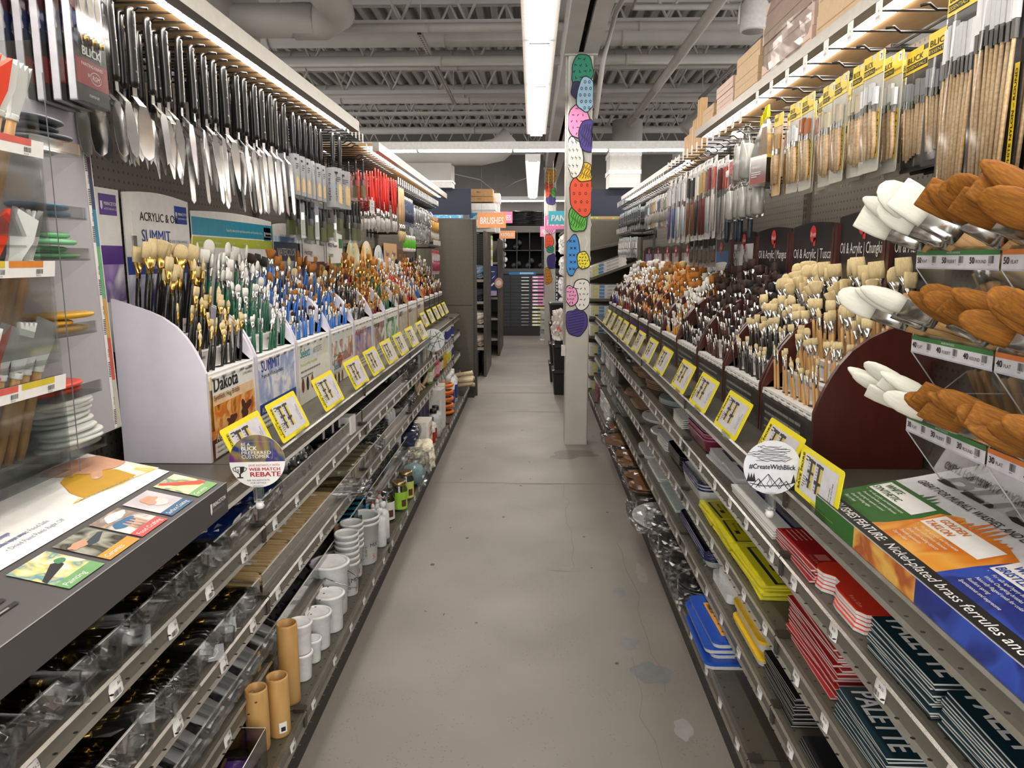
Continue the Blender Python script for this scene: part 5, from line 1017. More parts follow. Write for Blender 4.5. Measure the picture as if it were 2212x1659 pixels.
def gsleeve(W, H, D, box):
    h = MB(); h.lathe([(.006, -.005), (.0085, -.02), (.0105, -.07), (.007, -.12), (.009, -.16)], mat('#17171a', .3), 10); h.T = Matrix()
    a = MB(); a.box(-D / 2, -W / 2, -.155 - H, D / 2, W / 2, -.155, GS)
    p = MB(fr((D / 2 + .0004, 0, -.155 - H), (0, 1, 0), (0, 0, 1))); p.prism([(W * .02, H * .12), (W * .42, H * .08), (W * .42, H * .55), (W * .2, H * .62), (W * .02, H * .55)] if box else [(-W * .3, H * .1), (W * .3, H * .1), (W * .3, H * .38), (0, H * .48), (-W * .3, H * .38)], 0, .0006, WINDOW)
    p.rect(-W * .42, H * .85, W * .4, H * .05, INK, .0005); p.lines(-W * .2, H * .75, W * .5, 3, .008, .003, INK, .0005)
    if box: p.T = p.T @ T(-W * .32, H * .86, .0006) @ RZ(-PI / 2); p.text('free-style', 0, 0, W * .26, INK, 0, width=H * .7)
    q = MB(fr((0, -W / 2 - .0004, -.155 - H), (1, 0, 0), (0, 0, 1))); q.T = q.T @ T(0, H * .86, 0) @ RZ(-PI / 2); q.text('free-style', 0, -.006, .02, INK, 0, width=H * .7)
    return [('handle', h), ('grey_sleeve', a), ('printing', p)] + ([('side_printing', q)] if box else [])
for i in range(6):
    for j in range(2): put('brush_in_sleeve', proto('gsl', gsleeve, .036, .15, .022, 0), T(-.90 - j * .05, 2.94 + i * .075, 1.945) @ RZ(R.uniform(-.3, .2)), f'black handled brush in slim grey sleeve, {nth(i)} hook, {("front", "rear")[j]} one', 'sleeved brush', 'slim grey sleeved brushes')
for i, (y, W) in enumerate(((3.44, .062), (3.56, .09))):
    for j in range(2): put('brush_in_sleeve', proto(('gsb', i), gsleeve, W, .17, .045, 1), T(-.88 - j * .09, y, 1.95) @ RZ(-.35), f'black handled brush in {("narrow", "wide")[i]} lettered grey box, {("front", "rear")[j]} one', 'sleeved brush', 'lettered grey brush boxes')
OLV = mat('#9aa06a', .6)
def wide(W=.05, L=.13):
    h = MB(); h.lathe([(.004, 0), (.007, -.02), (.006, -.08), (.008, -.11)], mat('#17171a', .3), 8); b = MB(); b.box(-.006, -W / 2, -.14, .006, W / 2, -.11, STEEL); b.box(-.005, -W / 2, -.2, .005, W / 2, -.14, OLV); c = MB(); c.box(-.009, -W / 2 - .003, -.215, .009, W / 2 + .003, -.07, BAG)
    return [('handle', h), ('bristles', b), ('clear_sleeve', c)]
for i in range(7):
    for j in range(2): put('wide_brush', proto('wd', wide), T(-.96 - j * .05, 3.22 + i * .105, 1.70 - .02 * (i % 2) + .04 * (i > 5)) @ RZ(R.uniform(-.3, .3)), f'clear sleeved olive bristled wide brush, {nth(i)} from near end, {("front", "rear")[j]} one', 'wide brush', 'olive bristled wide brushes')
for i in range(3): put('wide_brush', proto('wd2', wide, .085), T(-.92 - .04 * i, 4.22, 1.93), f'broad olive bristled brush on dark card beside red handles, {nth(i)} from front', 'wide brush', 'broad olive brushes')
for i in range(6): put('wide_brush', proto('wd', wide), T(-.95 - .045 * (i % 2), 4.1 + .07 * (i // 2), 1.70) @ RZ(R.uniform(-.3, .3)), f'olive bristled brush hanging below red handles, {nth(i)} of cluster', 'wide brush', 'olive brushes below red handles')
put('info_card', proto('ic', lambda: [(None, card(MB(fr((0, 0, 0), (0, 1, 0), (0, 0, 1))), .10, .07, PAPER).text('BRUSHES', -.04, .045, .014, INK, .001).lines(-.04, .03, .08, 2, .01, .004, GREYT, .001))]), T(-.86, 4.16, 1.64), 'white information card among the olive bristled brushes', 'card')
def longbrush(hc, bc, L=.33, r=.0065, bl=.055):
    h = MB(); h.lathe([(.003, 0), (r * .8, -.02), (r, -L * .45), (r * .8, -L * .68)], hc, 8); f = MB(); f.lathe([(r * .85, -L * .67), (r * 1.2, -L * .8)], CHROME, 8); b = MB(); b.lathe([(r * 1.2, -L * .8), (r * 1.7, -L * .88), (r * 1.3, -L * .96), (r * .3, -L)], bc, 8)
    return [('handle', h), ('ferrule', f), ('bristles', b)]
LB = bm('#8d8a86', '#e4e2de'); REDH = hd('#d2271d')
for i in range(9):
    for j in range(3): put('red_brush', proto('rb', longbrush, REDH, LB), T(-.88 - .05 * j, 4.36 + i * .08 + R.uniform(-.01, .01), 1.905 - R.uniform(0, .02)) @ RX(R.uniform(-.04, .04)) @ RY(R.uniform(-.04, .04)), f'hanging red handled brush with grey bristles, {nth(i)} column, {nth(j)} from front', 'brush', 'hanging red handled brushes')
for i in range(3): put('tan_brush', proto('tb', longbrush, WOODH, bm('#c9b58a', '#a9946a'), .36, .010), T(-.88, 5.12 + i * .075, 1.87), f'hanging thick tan handled round brush, {nth(i)} beside the red ones', 'brush', 'thick tan handled brushes')
for i in range(6): hang(('bl', i % 2), (.07, .2, .02, mat('#e6e6e8', .4), None, 3, mat('#39425f', .4), mat('#4a5f92', .5), mat('#6a7690', .4)), dict(bl=.4, seed=90), (-.89, 5.36 + i * .07, 1.83), 'brush_pack', f'blue grey carded pack, {nth(i)} past the tan brushes', 'brush pack', 'blue grey carded packs', .05, 1, -1)
def tube_green(): return [('tube', MB().lathe([(.012, 0), (.018, -.01), (.018, -.03)], WHITE, 12).lathe([(.018, -.09), (.018, -.11), (.008, -.115)], WHITE, 12)), ('green_band', MB().lathe([(.0185, -.03), (.0205, -.035), (.0205, -.085), (.0185, -.09)], mat('#5fc02a', .4), 12))]
for i in range(4): put('glue_tube', proto('gt', tube_green), T(-.89, 5.38 + i * .12, 1.565), f'white hanging tube with bright green band, {nth(i)} from near end', 'tube', 'green banded tubes')
def crbag(): return [(None, crinkle(MB(), .05, .07, .14, BAG, 3, .012).lathe([(.012, .03), (.02, .08), (.012, .12)], mat('#e9ebee', .5), 10))]
for i in range(9):
    for j in range(2): put('clear_bag', proto('cb2', crbag), T(-.90 - .02 * j, 5.85 + i * .1, 1.66 - j * .14) @ RZ(R.uniform(0, 3)), f'crinkled clear bag of white parts, {nth(i)} in the {("upper", "lower")[j]} hanging row', 'bag', 'crinkled clear hanging bags')
for i in range(8): hang(('yt', i % 2), (.055, .22, .03, mat('#c98f5a', .5), None, 3, mat('#c9862a', .4) if i % 2 else mat('#d8b03a', .4), mat('#e9e4d8', .5), mat('#b98a5a', .5)), dict(bl=.3, seed=95, inv=True), (-.90, 6.84 + i * .07, 1.78), 'brush_pack', f'yellow and tan handled brush pack, {nth(i)} at far left end', 'brush pack', 'yellow and tan packs', .05, 1, -1)
for i in range(7): hang('pk2', (.06, .22, .03, mat('#b5202c', .5), None, 3, mat('#c24a6a', .4), mat('#e6d6da', .5), mat('#d9b9c2', .5)), dict(bl=.3, seed=96, inv=False), (-.90, 6.9 + i * .075, 1.48), 'brush_pack', f'pink and red brush pack, {nth(i)} below the yellow packs', 'brush pack', 'pink and red packs', .05, 1, -1)

# boxed panels and wooden bars on top of the right run
def cart(w, d, h, c): b = MB(); b.box(0, 0, 0, w, d, h, c); b.box(-.0006, .01, h * .46, 0, d - .01, h * .5, mat('#a9855a', .6)); return [(None, b)]
KB = mat('#c9a983', .55, var=.06); KP = mat('#d4b6a6', .5, var=.05)
for y0, y1, n, h, c, w_ in ((.55, 1.22, 5, .085, KB, ''), (1.27, 1.90, 4, .09, KB, 'plastic wrapped '), (1.95, 2.42, 4, .075, KB, ''), (2.47, 2.98, 4, .068, KP, 'pinkish '), (3.03, 3.36, 3, .06, KB, ''), (3.41, 3.70, 3, .045, KP, 'small pinkish '), (3.75, 3.98, 2, .045, KB, 'small ')):
    for i in range(n): put('cardboard_box', proto(('cart', y0, h), cart, .24, y1 - y0, h, c), T(.84 + R.uniform(0, .012), y0, 2.0315 + i * (h + .001)), f'{w_}flat tan carton on the right canopy, {nth(i)} from the bottom, {nth([.55, 1.27, 1.95, 2.47, 3.03, 3.41, 3.75].index(y0))} pile', 'box', f'flat cartons on the right canopy')
    if y0 in (1.27, 2.47): one('plastic_wrap', crinkle(MB(), .262, y1 - y0 + .03, n * (h + .001) + .015, BAG, 9, .004, 12), 'shiny clear wrap around ' + ('the plastic wrapped carton pile' if y0 < 2 else 'the pinkish carton pile'), 'wrap', T(.962, (y0 + y1) / 2, 2.031))
def bars_(h, n): return [('bar', MB().box(.0, i * .05, 0, .035, i * .05 + .042, h, wood('#d9b27e', '#c2965f'))) for i in range(n)]
for i, (y, h, n) in enumerate(((4.42, .32, 2), (4.55, .24, 3), (4.75, .22, 2), (4.92, .2, 3))): put('stretcher_bars', proto(('sb', i), bars_, h, n), T(.93 + i * .012, y, 1.96), f'bundle of pale wooden stretcher bars standing on right canopy, {nth(i)} from near end', 'wooden bars', 'wooden stretcher bars')

# ================================================================ goods on the lower shelves, right run
ZA, ZB, ZC = LEVELS[1] + .001, LEVELS[2] + .001, LEVELS[3] + .001; ZD = DECK + .001
def pad(W, D, t, cc, pc, pr, edge=None):
    b = MB(T(0, 0, 0)); b.box(0, 0, t - .0012, W, D, t, cc); p = MB()
    p.box(.0008, .0008, .0011, W - .0008, D - .0008, t - .0013, pc); k = MB(); k.box(0, 0, 0, W, D, .001, edge or cc)
    if pr: b.T = T(0, 0, t + .0002); pr(b, W, D)
    return [('cover', b), ('pages', p), ('backing', k)]
PGW = mat('#dedcd6', .7, 0, .2, 900, (.02, .02, 1)); TEALD = mat('#12303a', .4, var=.03); REDP = mat('#a81f20', .4, var=.03); REDO = mat('#e8402a', .4, var=.03); BLKP = mat('#17181a', .4)
def pr_palette(b, W, D): b.text('PALETTE', W * .06, D * .06, .062, PAPER, 0, bold=.03, width=W * .86); b.rect(W * .66, D * .34, W * .22, D * .12, mat('#8fa0a4', .4), 0); b.text('DISPOSABLE', W * .68, D * .40, .011, TEALD, .0004); b.lines(W * .55, D * .62, W * .4, 5, .014, .005, mat('#6f868c', .5), 0)
def pr_red(b, W, D):
    b.rect(0, D * .28, W, D * .72, BLKP, 0); b.rect(W * .0, D * .42, W * .42, D * .35, mat('#a5a6a6', .4), .0004); b.text('canson', W * .05, D * .5, .034, INK, .0008, bold=.02, width=W * .33); b.line([(W * .17 + .012 * math.cos(a), D * .68 + .02 * math.sin(a)) for a in [i * .5 for i in range(9)]], .004, INK, .0008)
    for i in range(6): b.lines(.012, D * .24 - i * .012, W * .5, 1, .01, .004, mat('#e8a49c', .5), .0003, i)
    b.rect(W * .7, D * .07, .035, .028, mat('#d97a70', .5), .0003); b.text('9 in x 12 in', W * .7, D * .03, .011, mat('#f0b4ac', .5), .0006)
    for j, s_ in enumerate(('Palette', 'Paleta')): b.text(s_, W * .68, D * .5 - j * .035, .03, mat('#2f7a5c', .5), .0008)
    b.text('disposable | jetable', W * .5, D * .31, .012, GREYT, .0008)
def stack(key, n, t, x, y1, z, W, D, args, name, label, cat, group, jx=.006, jr=.03, first=None):
    """pile of pads; each reads away from the aisle, its left corner at (x, y1)"""
    for i in range(n):
        top = i == n - 1
        P = proto((key, 'top' if top else 'in'), pad, W, D, t, *(args if top else args[:2] + (None,) + args[3:]))
        put(name, P, fr((x + R.uniform(0, jx), y1 + R.uniform(-jx, jx), z + i * (t + .0003)), (0, -1, 0), (1, 0, 0)) @ T(W / 2, 0, 0) @ RZ(R.uniform(-jr, jr)) @ T(-W / 2, 0, 0), f'{label}, ' + ('topmost of its pile' if top else f'{nth(n - 1 - i)} from the top'), cat, group)
stack('palA', 11, .0056, .617, 1.315, ZA, .222, .30, (TEALD, PGW, pr_palette), 'palette_pad', 'teal lettered pad in the upper pile beside kidney pads', 'paper pad', 'teal pads beside kidney pads')
stack('palA', 11, .0056, .62, 1.075, ZA, .222, .30, (TEALD, PGW, pr_palette), 'palette_pad', 'teal lettered pad in the nearest upper pile', 'paper pad', 'teal pads nearest upper pile')
stack('palA', 10, .0056, .617, 1.43, ZB, .235, .30, (TEALD, PGW, pr_palette), 'palette_pad', 'teal lettered pad on the shelf below the others', 'paper pad', 'teal pads lower shelf')
stack('redA', 6, .0062, .617, 1.845, ZA, .25, .32, (REDP, PGW, pr_red), 'palette_pad', 'red and black pad on upper shelf', 'paper pad', 'red pads on upper shelf')
stack('redB', 18, .0062, .63, 1.775, ZB, .30, .34, (REDP, PGW, pr_red), 'palette_pad', 'red edged pad in the tall pile', 'paper pad', 'red pads tall pile', .01, .04)
def kidney(cc, pr=True):
    o = [(.0, .03), (.012, .008), (.035, 0), (.06, .004), (.08, .022), (.105, .022), (.125, .004), (.15, 0), (.235, 0), (.255, .012), (.262, .035), (.262, .30), (0, .30)]
    b = MB(); b.prism(o, .0068, .008, cc); p = MB(); p.prism([(a * .995 + .0006, c * .995 + .0006) for a, c in o], 0, .0067, mat('#e4e2dd', .4))
    if pr:
        b.T = T(0, 0, .0082); b.rect(.0, .12, .262, .18, BLKP); b.rect(.0, .15, .10, .13, mat('#b9b9b7', .4), .0004); b.text('canson', .012, .18, .03, INK, .0008, bold=.02, width=.07); b.rect(.11, .17, .15, .13, art('#6a4a34', '#b9876a', '#8f9a6a', '#3a2a22', s=24), .0004); b.poly(blob(.115, .16, .03, .022, 3, .1), mat('#d9d6cf', .4), .0008); b.text('Palette', .15, .09, .032, mat('#2f7a5c', .5), .0008); b.text('Palette', .15, .125, .03, mat('#2f7a5c', .5), .001)
        for i in range(4): b.lines(.09 + i * .002, .10 - i * .013, .14, 1, .01, .004, mat('#f6b6a6', .5), .0004, i)
        b.text('9 in x 12 in', .17, .012, .012, mat('#f6c6b6', .5), .0004)
    return [('cover', b), ('pages', p)]
for i in range(1, 6): put('kidney_pad', proto(('kid', i == 5), kidney, REDO, i == 5), fr((.62 + R.uniform(0, .006), 1.62, ZA + (i - 1) * .0085), (0, -1, 0), (1, 0, 0)), 'kidney cut orange and black paper pad, ' + ('topmost' if i == 5 else nth(5 - i) + ' from the top'), 'paper pad', 'kidney cut pads')
def pr_black(b, W, D): b.text('PAPER PALETTE', W * .06, D * .33, .035, mat('#9b9d9f', .4), 0, width=W * .88); b.text('PALETTE DE PAPIER / PALETA DE PAPEL', W * .06, D * .27, .013, mat('#85878a', .4), 0, width=W * .86); b.line([(W * .1, D * .23), (W * .8, D * .23)], .002, GREYT)
stack('blk', 13, .0055, .617, 1.885, ZC, .225, .30, (BLKP, mat('#a9a7a3', .7, 0, .2, 900, (.02, .02, 1)), pr_black), 'palette_pad', 'black covered pad on lowest upright shelf', 'paper pad', 'black pads')
stack('blk', 3, .0055, .617, 1.60, ZC, .24, .30, (BLKP, mat('#a9a7a3', .7, 0, .2, 900, (.02, .02, 1)), pr_black), 'palette_pad', 'black covered pad in the short nearest pile', 'paper pad', 'black pads short pile')
BGREY = mat('#8f949e', .35, .2); NVY = mat('#262a5c', .4)
def pr_grey(b, W, D):
    b.poly([(0, 0), (W, 0), (W, D), (0, D)], PAPER); b.poly([(W * .18, D * .16), (W * .96, D * .16), (W * .96, D), (W * .18, D)], NVY, .0004); b.rect(W * .2, D * .185, W * .74, D, BGREY, .0008); b.poly([(W * .18, D * .7), (W * .55, D), (W * .18, D)], NVY, .0012)
    for i, s_ in enumerate(('"Perfecto"', 'Palette', '30 Sheets', '30 Hojas', '30 Feuilles')): b.text(s_, W * .57, D * (.78 - i * .085), D * .07, INK, .0012, 'c', width=W * .4)
    b.lines(W * .3, D * .38, W * .5, 5, D * .03, D * .012, NVY, .0012); b.rect(W * .32, D * .22, W * .1, D * .07, mat('#3a4aa0', .4), .0012); b.text('Masterson', W * .55, D * .22, D * .07, INK, .0012, shear=.4)
def pr_yel(b, W, D):
    b.poly([(W * .1, D * .1), (W * .97, D * .1), (W * .97, D), (W * .1, D)], NAVY, .0004); b.rect(W * .12, D * .13, W * .83, D, mat('#c9c018', .35), .0008); b.poly([(W * .1, D * .7), (W * .5, D), (W * .1, D)], NAVY, .0012)
    for i, s_ in enumerate(('"Premier"', '3 Sponges', '3 Esponjas', '3 Eponges')): b.text(s_, W * .55, D * (.74 - i * .1), D * .085, INK, .0012, 'c', width=W * .42)
    b.lines(W * .25, D * .36, W * .55, 4, D * .03, D * .012, INK, .0012); b.rect(W * .55, D * .17, W * .13, D * .06, INK, .0012); b.text('Masterson', W * .2, D * .2, D * .07, INK, .0012, shear=.4)
YP = mat('#e6dc2a', .35, var=.06); YPG = mat('#e8dc5c', .5, 0, .25, 400, (.03, .03, 1))
stack('gr1', 3, .007, .616, 2.275, ZA, .41, .33, (PAPER, PGW, pr_grey), 'refill_pad', 'large white and navy refill pack', 'refill pack', 'large white refill packs', .004, .01)
for y1, n, k in ((2.50, 4, 'nearer'), (2.70, 4, 'farther')): stack('gr2', n, .007, .635, y1, ZA, .20, .22, (mat('#dfe1e3', .3), PGW, pr_grey), 'refill_pad', f'small grey refill pack in the {k} pile beside magenta trays', 'refill pack', f'small grey refill packs {k}', .012, .05)
for y1, n, W, k in ((2.26, 9, .31, 'nearest'), (2.50, 8, .225, 'middle'), (2.73, 6, .215, 'farthest')): stack(('yp', k), n, .0046, .618, y1, ZB, W, .24 if W < .3 else .33, (YP, YPG, pr_yel), 'refill_pad', f'yellow sponge pack in the {k} pile', 'refill pack', f'yellow packs {k} pile', .014, .05)
def rtray(W, D, h, c, rim, inside=None, t=.004):
    b = MB(); o = lambda k, z, r: [(x, y, z) for x, y in rrect(k, k, W - k, D - k, r, 4)]
    b.loft([o(.012, 0, .03), o(0, h - .003, .035)], c, False, False); b.add(o(.012, 0, .03), [tuple(range(20))[::-1]], c)
    b.loft([o(.004, h - .001, .034), o(.016, .003, .028)], inside or c, False, False); b.add(o(.016, .003, .028), [tuple(range(20))], inside or c)
    r = MB(); pts = [(x, y, h) for x, y in rrect(.001, .001, W - .001, D - .001, .034, 5)]; r.tube(pts + pts[:2], t, rim, 6)
    return [('tray', b), ('rim', r)]
MAG = mat('#823349', .3, var=.1, scale=18); ENW = mat('#e9ecee', .18); ENN = mat('#1d2058', .2); ENG = mat('#4b4d4c', .22)
for i in range(6): c, nm = (ENN, 'navy') if i == 4 else (MAG, 'magenta'); put('mixing_tray', proto(('mt', nm), rtray, .33, .24, .045, c, mat('#b0607a', .25) if nm == 'magenta' else ENN), fr((.635 + .004 * (i % 2), 3.06, ZA + i * .0105), (0, -1, 0), (1, 0, 0)), f'{nm} rounded plastic tray nested with magenta trays, {nth(5 - i)} from the top', 'tray', 'nested magenta trays')
def lean_sheet(): return [(None, MB().box(0, 0, 0, .2, .26, .004, mat('#e6e6e2', .3)))]
for i in range(6): put('sheet_pack', proto('shp', lean_sheet), fr((.63, 3.33, ZA + i * .0085 + .004), (0, -1, -.06), (1, 0, .1)), f'white wrapped sheet pack leaning beyond the magenta trays, {nth(5 - i)} from the top', 'sheet pack', 'white wrapped sheet packs')
def slab(pts, t, c, hole=True):
    b = MB(); b.prism(pts, 0, t, c)
    if hole: b.disc(pts[0][0] * 0 + .10, .05, .014, INK, t + .0003, 14, .8)
    return [(None, b)]
def oval(W, D, n=26): return [(W / 2 + W / 2 * math.cos(2 * PI * i / n), D / 2 + D / 2 * math.sin(2 * PI * i / n)) for i in range(n)]
def kid(W, D): return [(0, D * .35), (W * .05, D * .12), (W * .2, .0), (W * .36, D * .04), (W * .42, D * .16), (W * .5, D * .16), (W * .58, D * .03), (W * .75, 0), (W * .93, D * .1), (W, D * .4), (W * .97, D * .8), (W * .8, D), (W * .3, D), (W * .06, D * .8)]
MASON = mat('#a1826c', .6, var=.08); WDP = wood('#a5703e', '#7e5129', 18); GLS = mat('#aab7b6', .12); WPL = mat('#eceeee', .25); GLG = mat('#cfe0dc', .1)
def piles(tbl):
    for nm, key, mk, n, t, y1, z, x, lb, jit in tbl:
        for i in range(n): put(nm, proto(key, mk), fr((x + R.uniform(0, jit), y1 + R.uniform(-jit, jit), z + i * t), (0, -1, 0), (1, 0, 0)) @ RZ(R.uniform(-jit, jit) * 2), lb + ('' if n == 1 else f', {nth(n - 1 - i)} from the top'), 'palette', lb)
ov = lambda W, D, t, c, h=True: (lambda: slab(oval(W, D), t, c, h)); kd = lambda W, D, t, c: (lambda: slab(kid(W, D), t, c, False)); rc = lambda W, D, t, c, r=.03, h=False: (lambda: slab(rrect(0, 0, W, D, r), t, c, h))
piles([('painting_palette', 'ov1', ov(.36, .30, .005, GLS), 4, .0058, 3.95, ZA, .64, 'grey oval palette on upper shelf', .006), ('painting_palette', 'ov2', ov(.4, .32, .004, MASON), 9, .0052, 4.42, ZA, .64, 'brown oval palette in nearer upper pile', .01), ('painting_palette', 'kd2', kd(.42, .32, .004, MASON), 7, .0052, 4.9, ZA, .64, 'brown kidney palette in farther upper pile', .01),
       ('painting_palette', 'rw', rc(.30, .28, .006, WPL, .04), 5, .0085, 3.84, ZB, .64, 'white rounded palette pile behind black tins', .008), ('painting_palette', 'ow', ov(.3, .2, .004, WPL), 2, .005, 4.12, ZB, .635, 'white oval palette on middle shelf', .01), ('painting_palette', 'ow2', ov(.42, .3, .005, WPL), 2, .006, 4.55, ZB, .64, 'white kidney shaped palette with tan edge', .01), ('painting_palette', 'rk', rc(.34, .3, .0045, MASON), 3, .0055, 4.92, ZB, .64, 'brown rectangular palette on middle shelf', .008), ('painting_palette', 'ok', ov(.36, .3, .004, MASON), 4, .0055, 5.34, ZB, .64, 'brown oval palette on middle shelf', .01),
       ('glass_sheet', 'gl', rc(.42, .3, .005, GLG, .004), 2, .006, 3.62, ZC, .63, 'pale green glass sheet on lower shelf', .004), ('painting_palette', 'wr', rc(.38, .3, .005, WPL, .02), 3, .006, 4.04, ZC, .63, 'white rectangular palette on lower shelf', .005), ('painting_palette', 'wr2', rc(.36, .3, .006, WPL, .06), 3, .007, 4.44, ZC, .63, 'white rounded rectangular palette on lower shelf', .005)])
for i in range(5): put('mixing_tray', proto('tin', rtray, .33, .25, .03, mat('#1a1a1b', .15, .3), mat('#2c2c2e', .15, .5)), fr((.64, 3.5, ZB + i * .009), (0, -1, 0), (1, 0, 0)), f'black tin tray in nested pile, {nth(4 - i)} from the top', 'tray', 'nested black tins')
for i in range(3): put('enamel_tray', proto('enw', rtray, .36, .27, .05, ENW, ENN), fr((.632, 3.12, ZB + i * .012), (0, -1, 0), (1, 0, 0)), f'white enamel tray with navy rim, {nth(2 - i)} from the top', 'tray', 'white enamel trays')
for i in range(3): put('enamel_tray', proto('enb', rtray, .5, .32, .03, ENW, ENN, ENG, .0055), fr((.625, 3.09, ZC + i * .012), (0, -1, 0), (1, 0, 0)), f'shallow dark enamel tray with navy rim, {nth(2 - i)} from the top', 'tray', 'dark enamel trays')
def lidbox(W, D, h, lid, body, lab=None):
    b = MB(); b.prism(rrect(.006, .006, W - .006, D - .006, .022), 0, h - .008, body); l = MB(); l.prism(rrect(0, 0, W, D, .026), h - .009, h, lid); out = [('box_body', b), ('lid', l)]
    if lab: q = MB(T(0, 0, h + .0003)); q.rect(W * .18, D * .12, W * .7, D * .8, lab); q.bars(W * .22, D * .14, W * .2, D * .1, INK, .0005); q.lines(W * .5, D * .45, W * .3, 4, .012, .004, INK, .0005); out.append(('label', q))
    return out
MILK = mat('#cfd2d1', .3)
for i in range(4): put('palette_box', proto(('blb', i % 4 > 1), lidbox, .33, .30, .023, mat('#2452b8', .3), MILK, mat('#e8a030', .5)), fr((.535 + .012 * (i % 2), 2.50 + .012 * ((i * 2) % 3), ZD + i * .0235), (0, -1, 0), (1, 0, 0)) @ RZ(.03 * (i % 2)), f'blue lidded clear box with orange label, {nth(3 - i)} from the top', 'box', 'blue lidded boxes')
for i in range(4): put('palette_box', proto('ylb', lidbox, .29, .28, .024, mat('#f0c52a', .3), MILK), fr((.618 + .012 * (i % 2), 2.215 + .03 * (i % 2), ZC + i * .0245), (0, -1, 0), (1, 0, 0)), f'yellow lidded clear box, {nth(3 - i)} from the top', 'box', 'yellow lidded boxes')
def wbox():
    b = MB(); b.prism(rrect(0, 0, .22, .24, .02), 0, .03, WPL); q = MB(T(0, 0, .0305)); q.rect(.03, .035, .19, .205, mat('#1c2f5a', .4)); q.text('Porcelain', .05, .15, .022, mat('#7f98c8', .5), .0005); q.text('Palette', .05, .12, .022, mat('#7f98c8', .5), .0005); q.line([(.05, .08), (.12, .08)], .002, GREYT, .0005); q.text('new', .12, .05, .014, mat('#c0303a', .5), .0005); return [('box_body', b), ('label', q)]
for i in range(3): put('palette_box', proto('wbx', wbox), fr((.632 + .01 * i, 2.53 - .04 * i, ZC + i * .031), (0, -1, 0), (1, 0, 0)) @ RZ(.05 * i), f'white box with navy label behind yellow lids, {nth(2 - i)} from the top', 'box', 'white boxes with navy labels')
put('small_box', proto('grb', lambda: [('box', MB().box(0, 0, 0, .07, .10, .09, mat('#3f7a58', .4)).rect(.01, .01, .03, .04, PAPER, .0905)), ('clear_bag', crinkle(MB(), .12, .13, .12, BAG, 5, .008, 8, (.035, .05, 0)))]), fr((.63, 2.72, ZD + .07), (0, -1, 0), (1, 0, 0)), 'small green box in clear bag beside blue lidded boxes', 'box')
def bagoval(inner, W, D, t, n, h):
    def g(): 
        out = [('palette', MB().prism(kid(W, D) if inner == 'k' else oval(W, D), .004 + i * .014, .004 + i * .014 + t, {'k': WDP, 'o': WDP, 'w': WPL, 'c': MILK}[inner])) for i in range(n)]
        out.append(('clear_bag', crinkle(MB(), W * 1.18, D * 1.1, h, BAG, n + len(inner), .01, 12, (W / 2, D / 2, 0)))); return out
    return g
for key, y1, x, g, lb in (('bw', 3.75, .49, bagoval('w', .42, .3, .004, 1, .02), 'white oval palette in clear bag jutting over the bottom shelf'), ('k1', 4.32, .53, bagoval('k', .42, .3, .004, 2, .045), 'wooden kidney palette in clear bag nearest on bottom shelf'), ('k2', 4.85, .53, bagoval('k', .42, .3, .004, 1, .03), 'second wooden kidney palette in clear bag on bottom shelf'), ('k3', 5.32, .50, bagoval('o', .42, .32, .004, 1, .025), 'wooden oval palette in clear bag jutting toward the pillar'), ('k4', 5.75, .57, bagoval('o', .36, .3, .004, 1, .03), 'last wooden oval palette in clear bag on bottom shelf')):
    put('bagged_palette', proto(('bp', key), g), fr((x, y1, ZD + .008), (0, -1, 0), (1, 0, .03)), lb, 'palette')
def cpl():
    out = []
    for i in range(6): b = MB(); b.lathe([(.085, .004 + i * .011), (.098, .014 + i * .011), (.10, .0145 + i * .011), (.09, .006 + i * .011)], FROST, 24, 1, .1, .1, False); out.append(('clear_tray', b))
    out.append(('clear_bag', crinkle(MB(), .25, .25, .10, BAG, 12, .014, 12, (.1, .1, 0)))); return out
for i in range(4): put('round_palette', proto('cpl', cpl), fr((.545 + .01 * (i % 2), 2.78 + i * .22, ZD), (0, -1, 0), (1, 0, 0)), f'bagged pile of clear round palettes, {nth(i)} from near end of bottom shelf', 'palette', 'bagged clear round palettes')
# far right goods
def wstack(W, D, h, c): b = MB(); b.prism(rrect(0, 0, W, D, .008), 0, h, c); return [(None, b)]
def pilebox(tbl):
    for y1, x, z, W, D, h, n, c, lb in tbl:
        for i in range(n): put('flat_box', proto(('fb', W, h, c), wstack, W, D, h, mat(c, .35)), fr((x + R.uniform(0, .01), y1 + R.uniform(-.006, .006), z + i * (h + .0006)), (0, -1, 0), (1, 0, 0)), lb + f', {nth(n - 1 - i)} from the top', 'box', lb)
pilebox([(5.55, .63, ZC, .3, .28, .012, 5, '#7d8486', 'grey egg tray palette on lower shelf nearer pile'), (5.95, .63, ZC, .32, .28, .012, 6, '#8a9092', 'grey egg tray palette on lower shelf farther pile'), (6.4, .63, ZC, .3, .28, .02, 5, '#c5c8c8', 'pale flat box far on the lower shelf'), (6.9, .63, ZC, .3, .28, .02, 6, '#dcdcda', 'white flat box last on the lower shelf'),
         (5.75, .63, ZB, .2, .2, .13, 1, '#161616', 'black box with white discs on middle shelf'), (6.1, .63, ZB, .2, .2, .014, 8, '#d5d8d8', 'clear pale box near black box'), (6.5, .63, ZB, .25, .2, .016, 8, '#e4e4e2', 'white flat box on middle shelf far end'), (6.95, .63, ZB, .25, .2, .016, 8, '#cfd3d6', 'pale grey flat box on middle shelf far end'),
         (6.05, .58, ZD, .25, .26, .035, 4, '#e6e6e4', 'white box on bottom shelf past the wooden palettes'), (6.45, .58, ZD, .25, .26, .035, 4, '#dddddb', 'white carton on bottom shelf farther on'), (6.9, .58, ZD, .25, .26, .03, 4, '#8a4a5a', 'wine coloured box on bottom shelf at far end')])
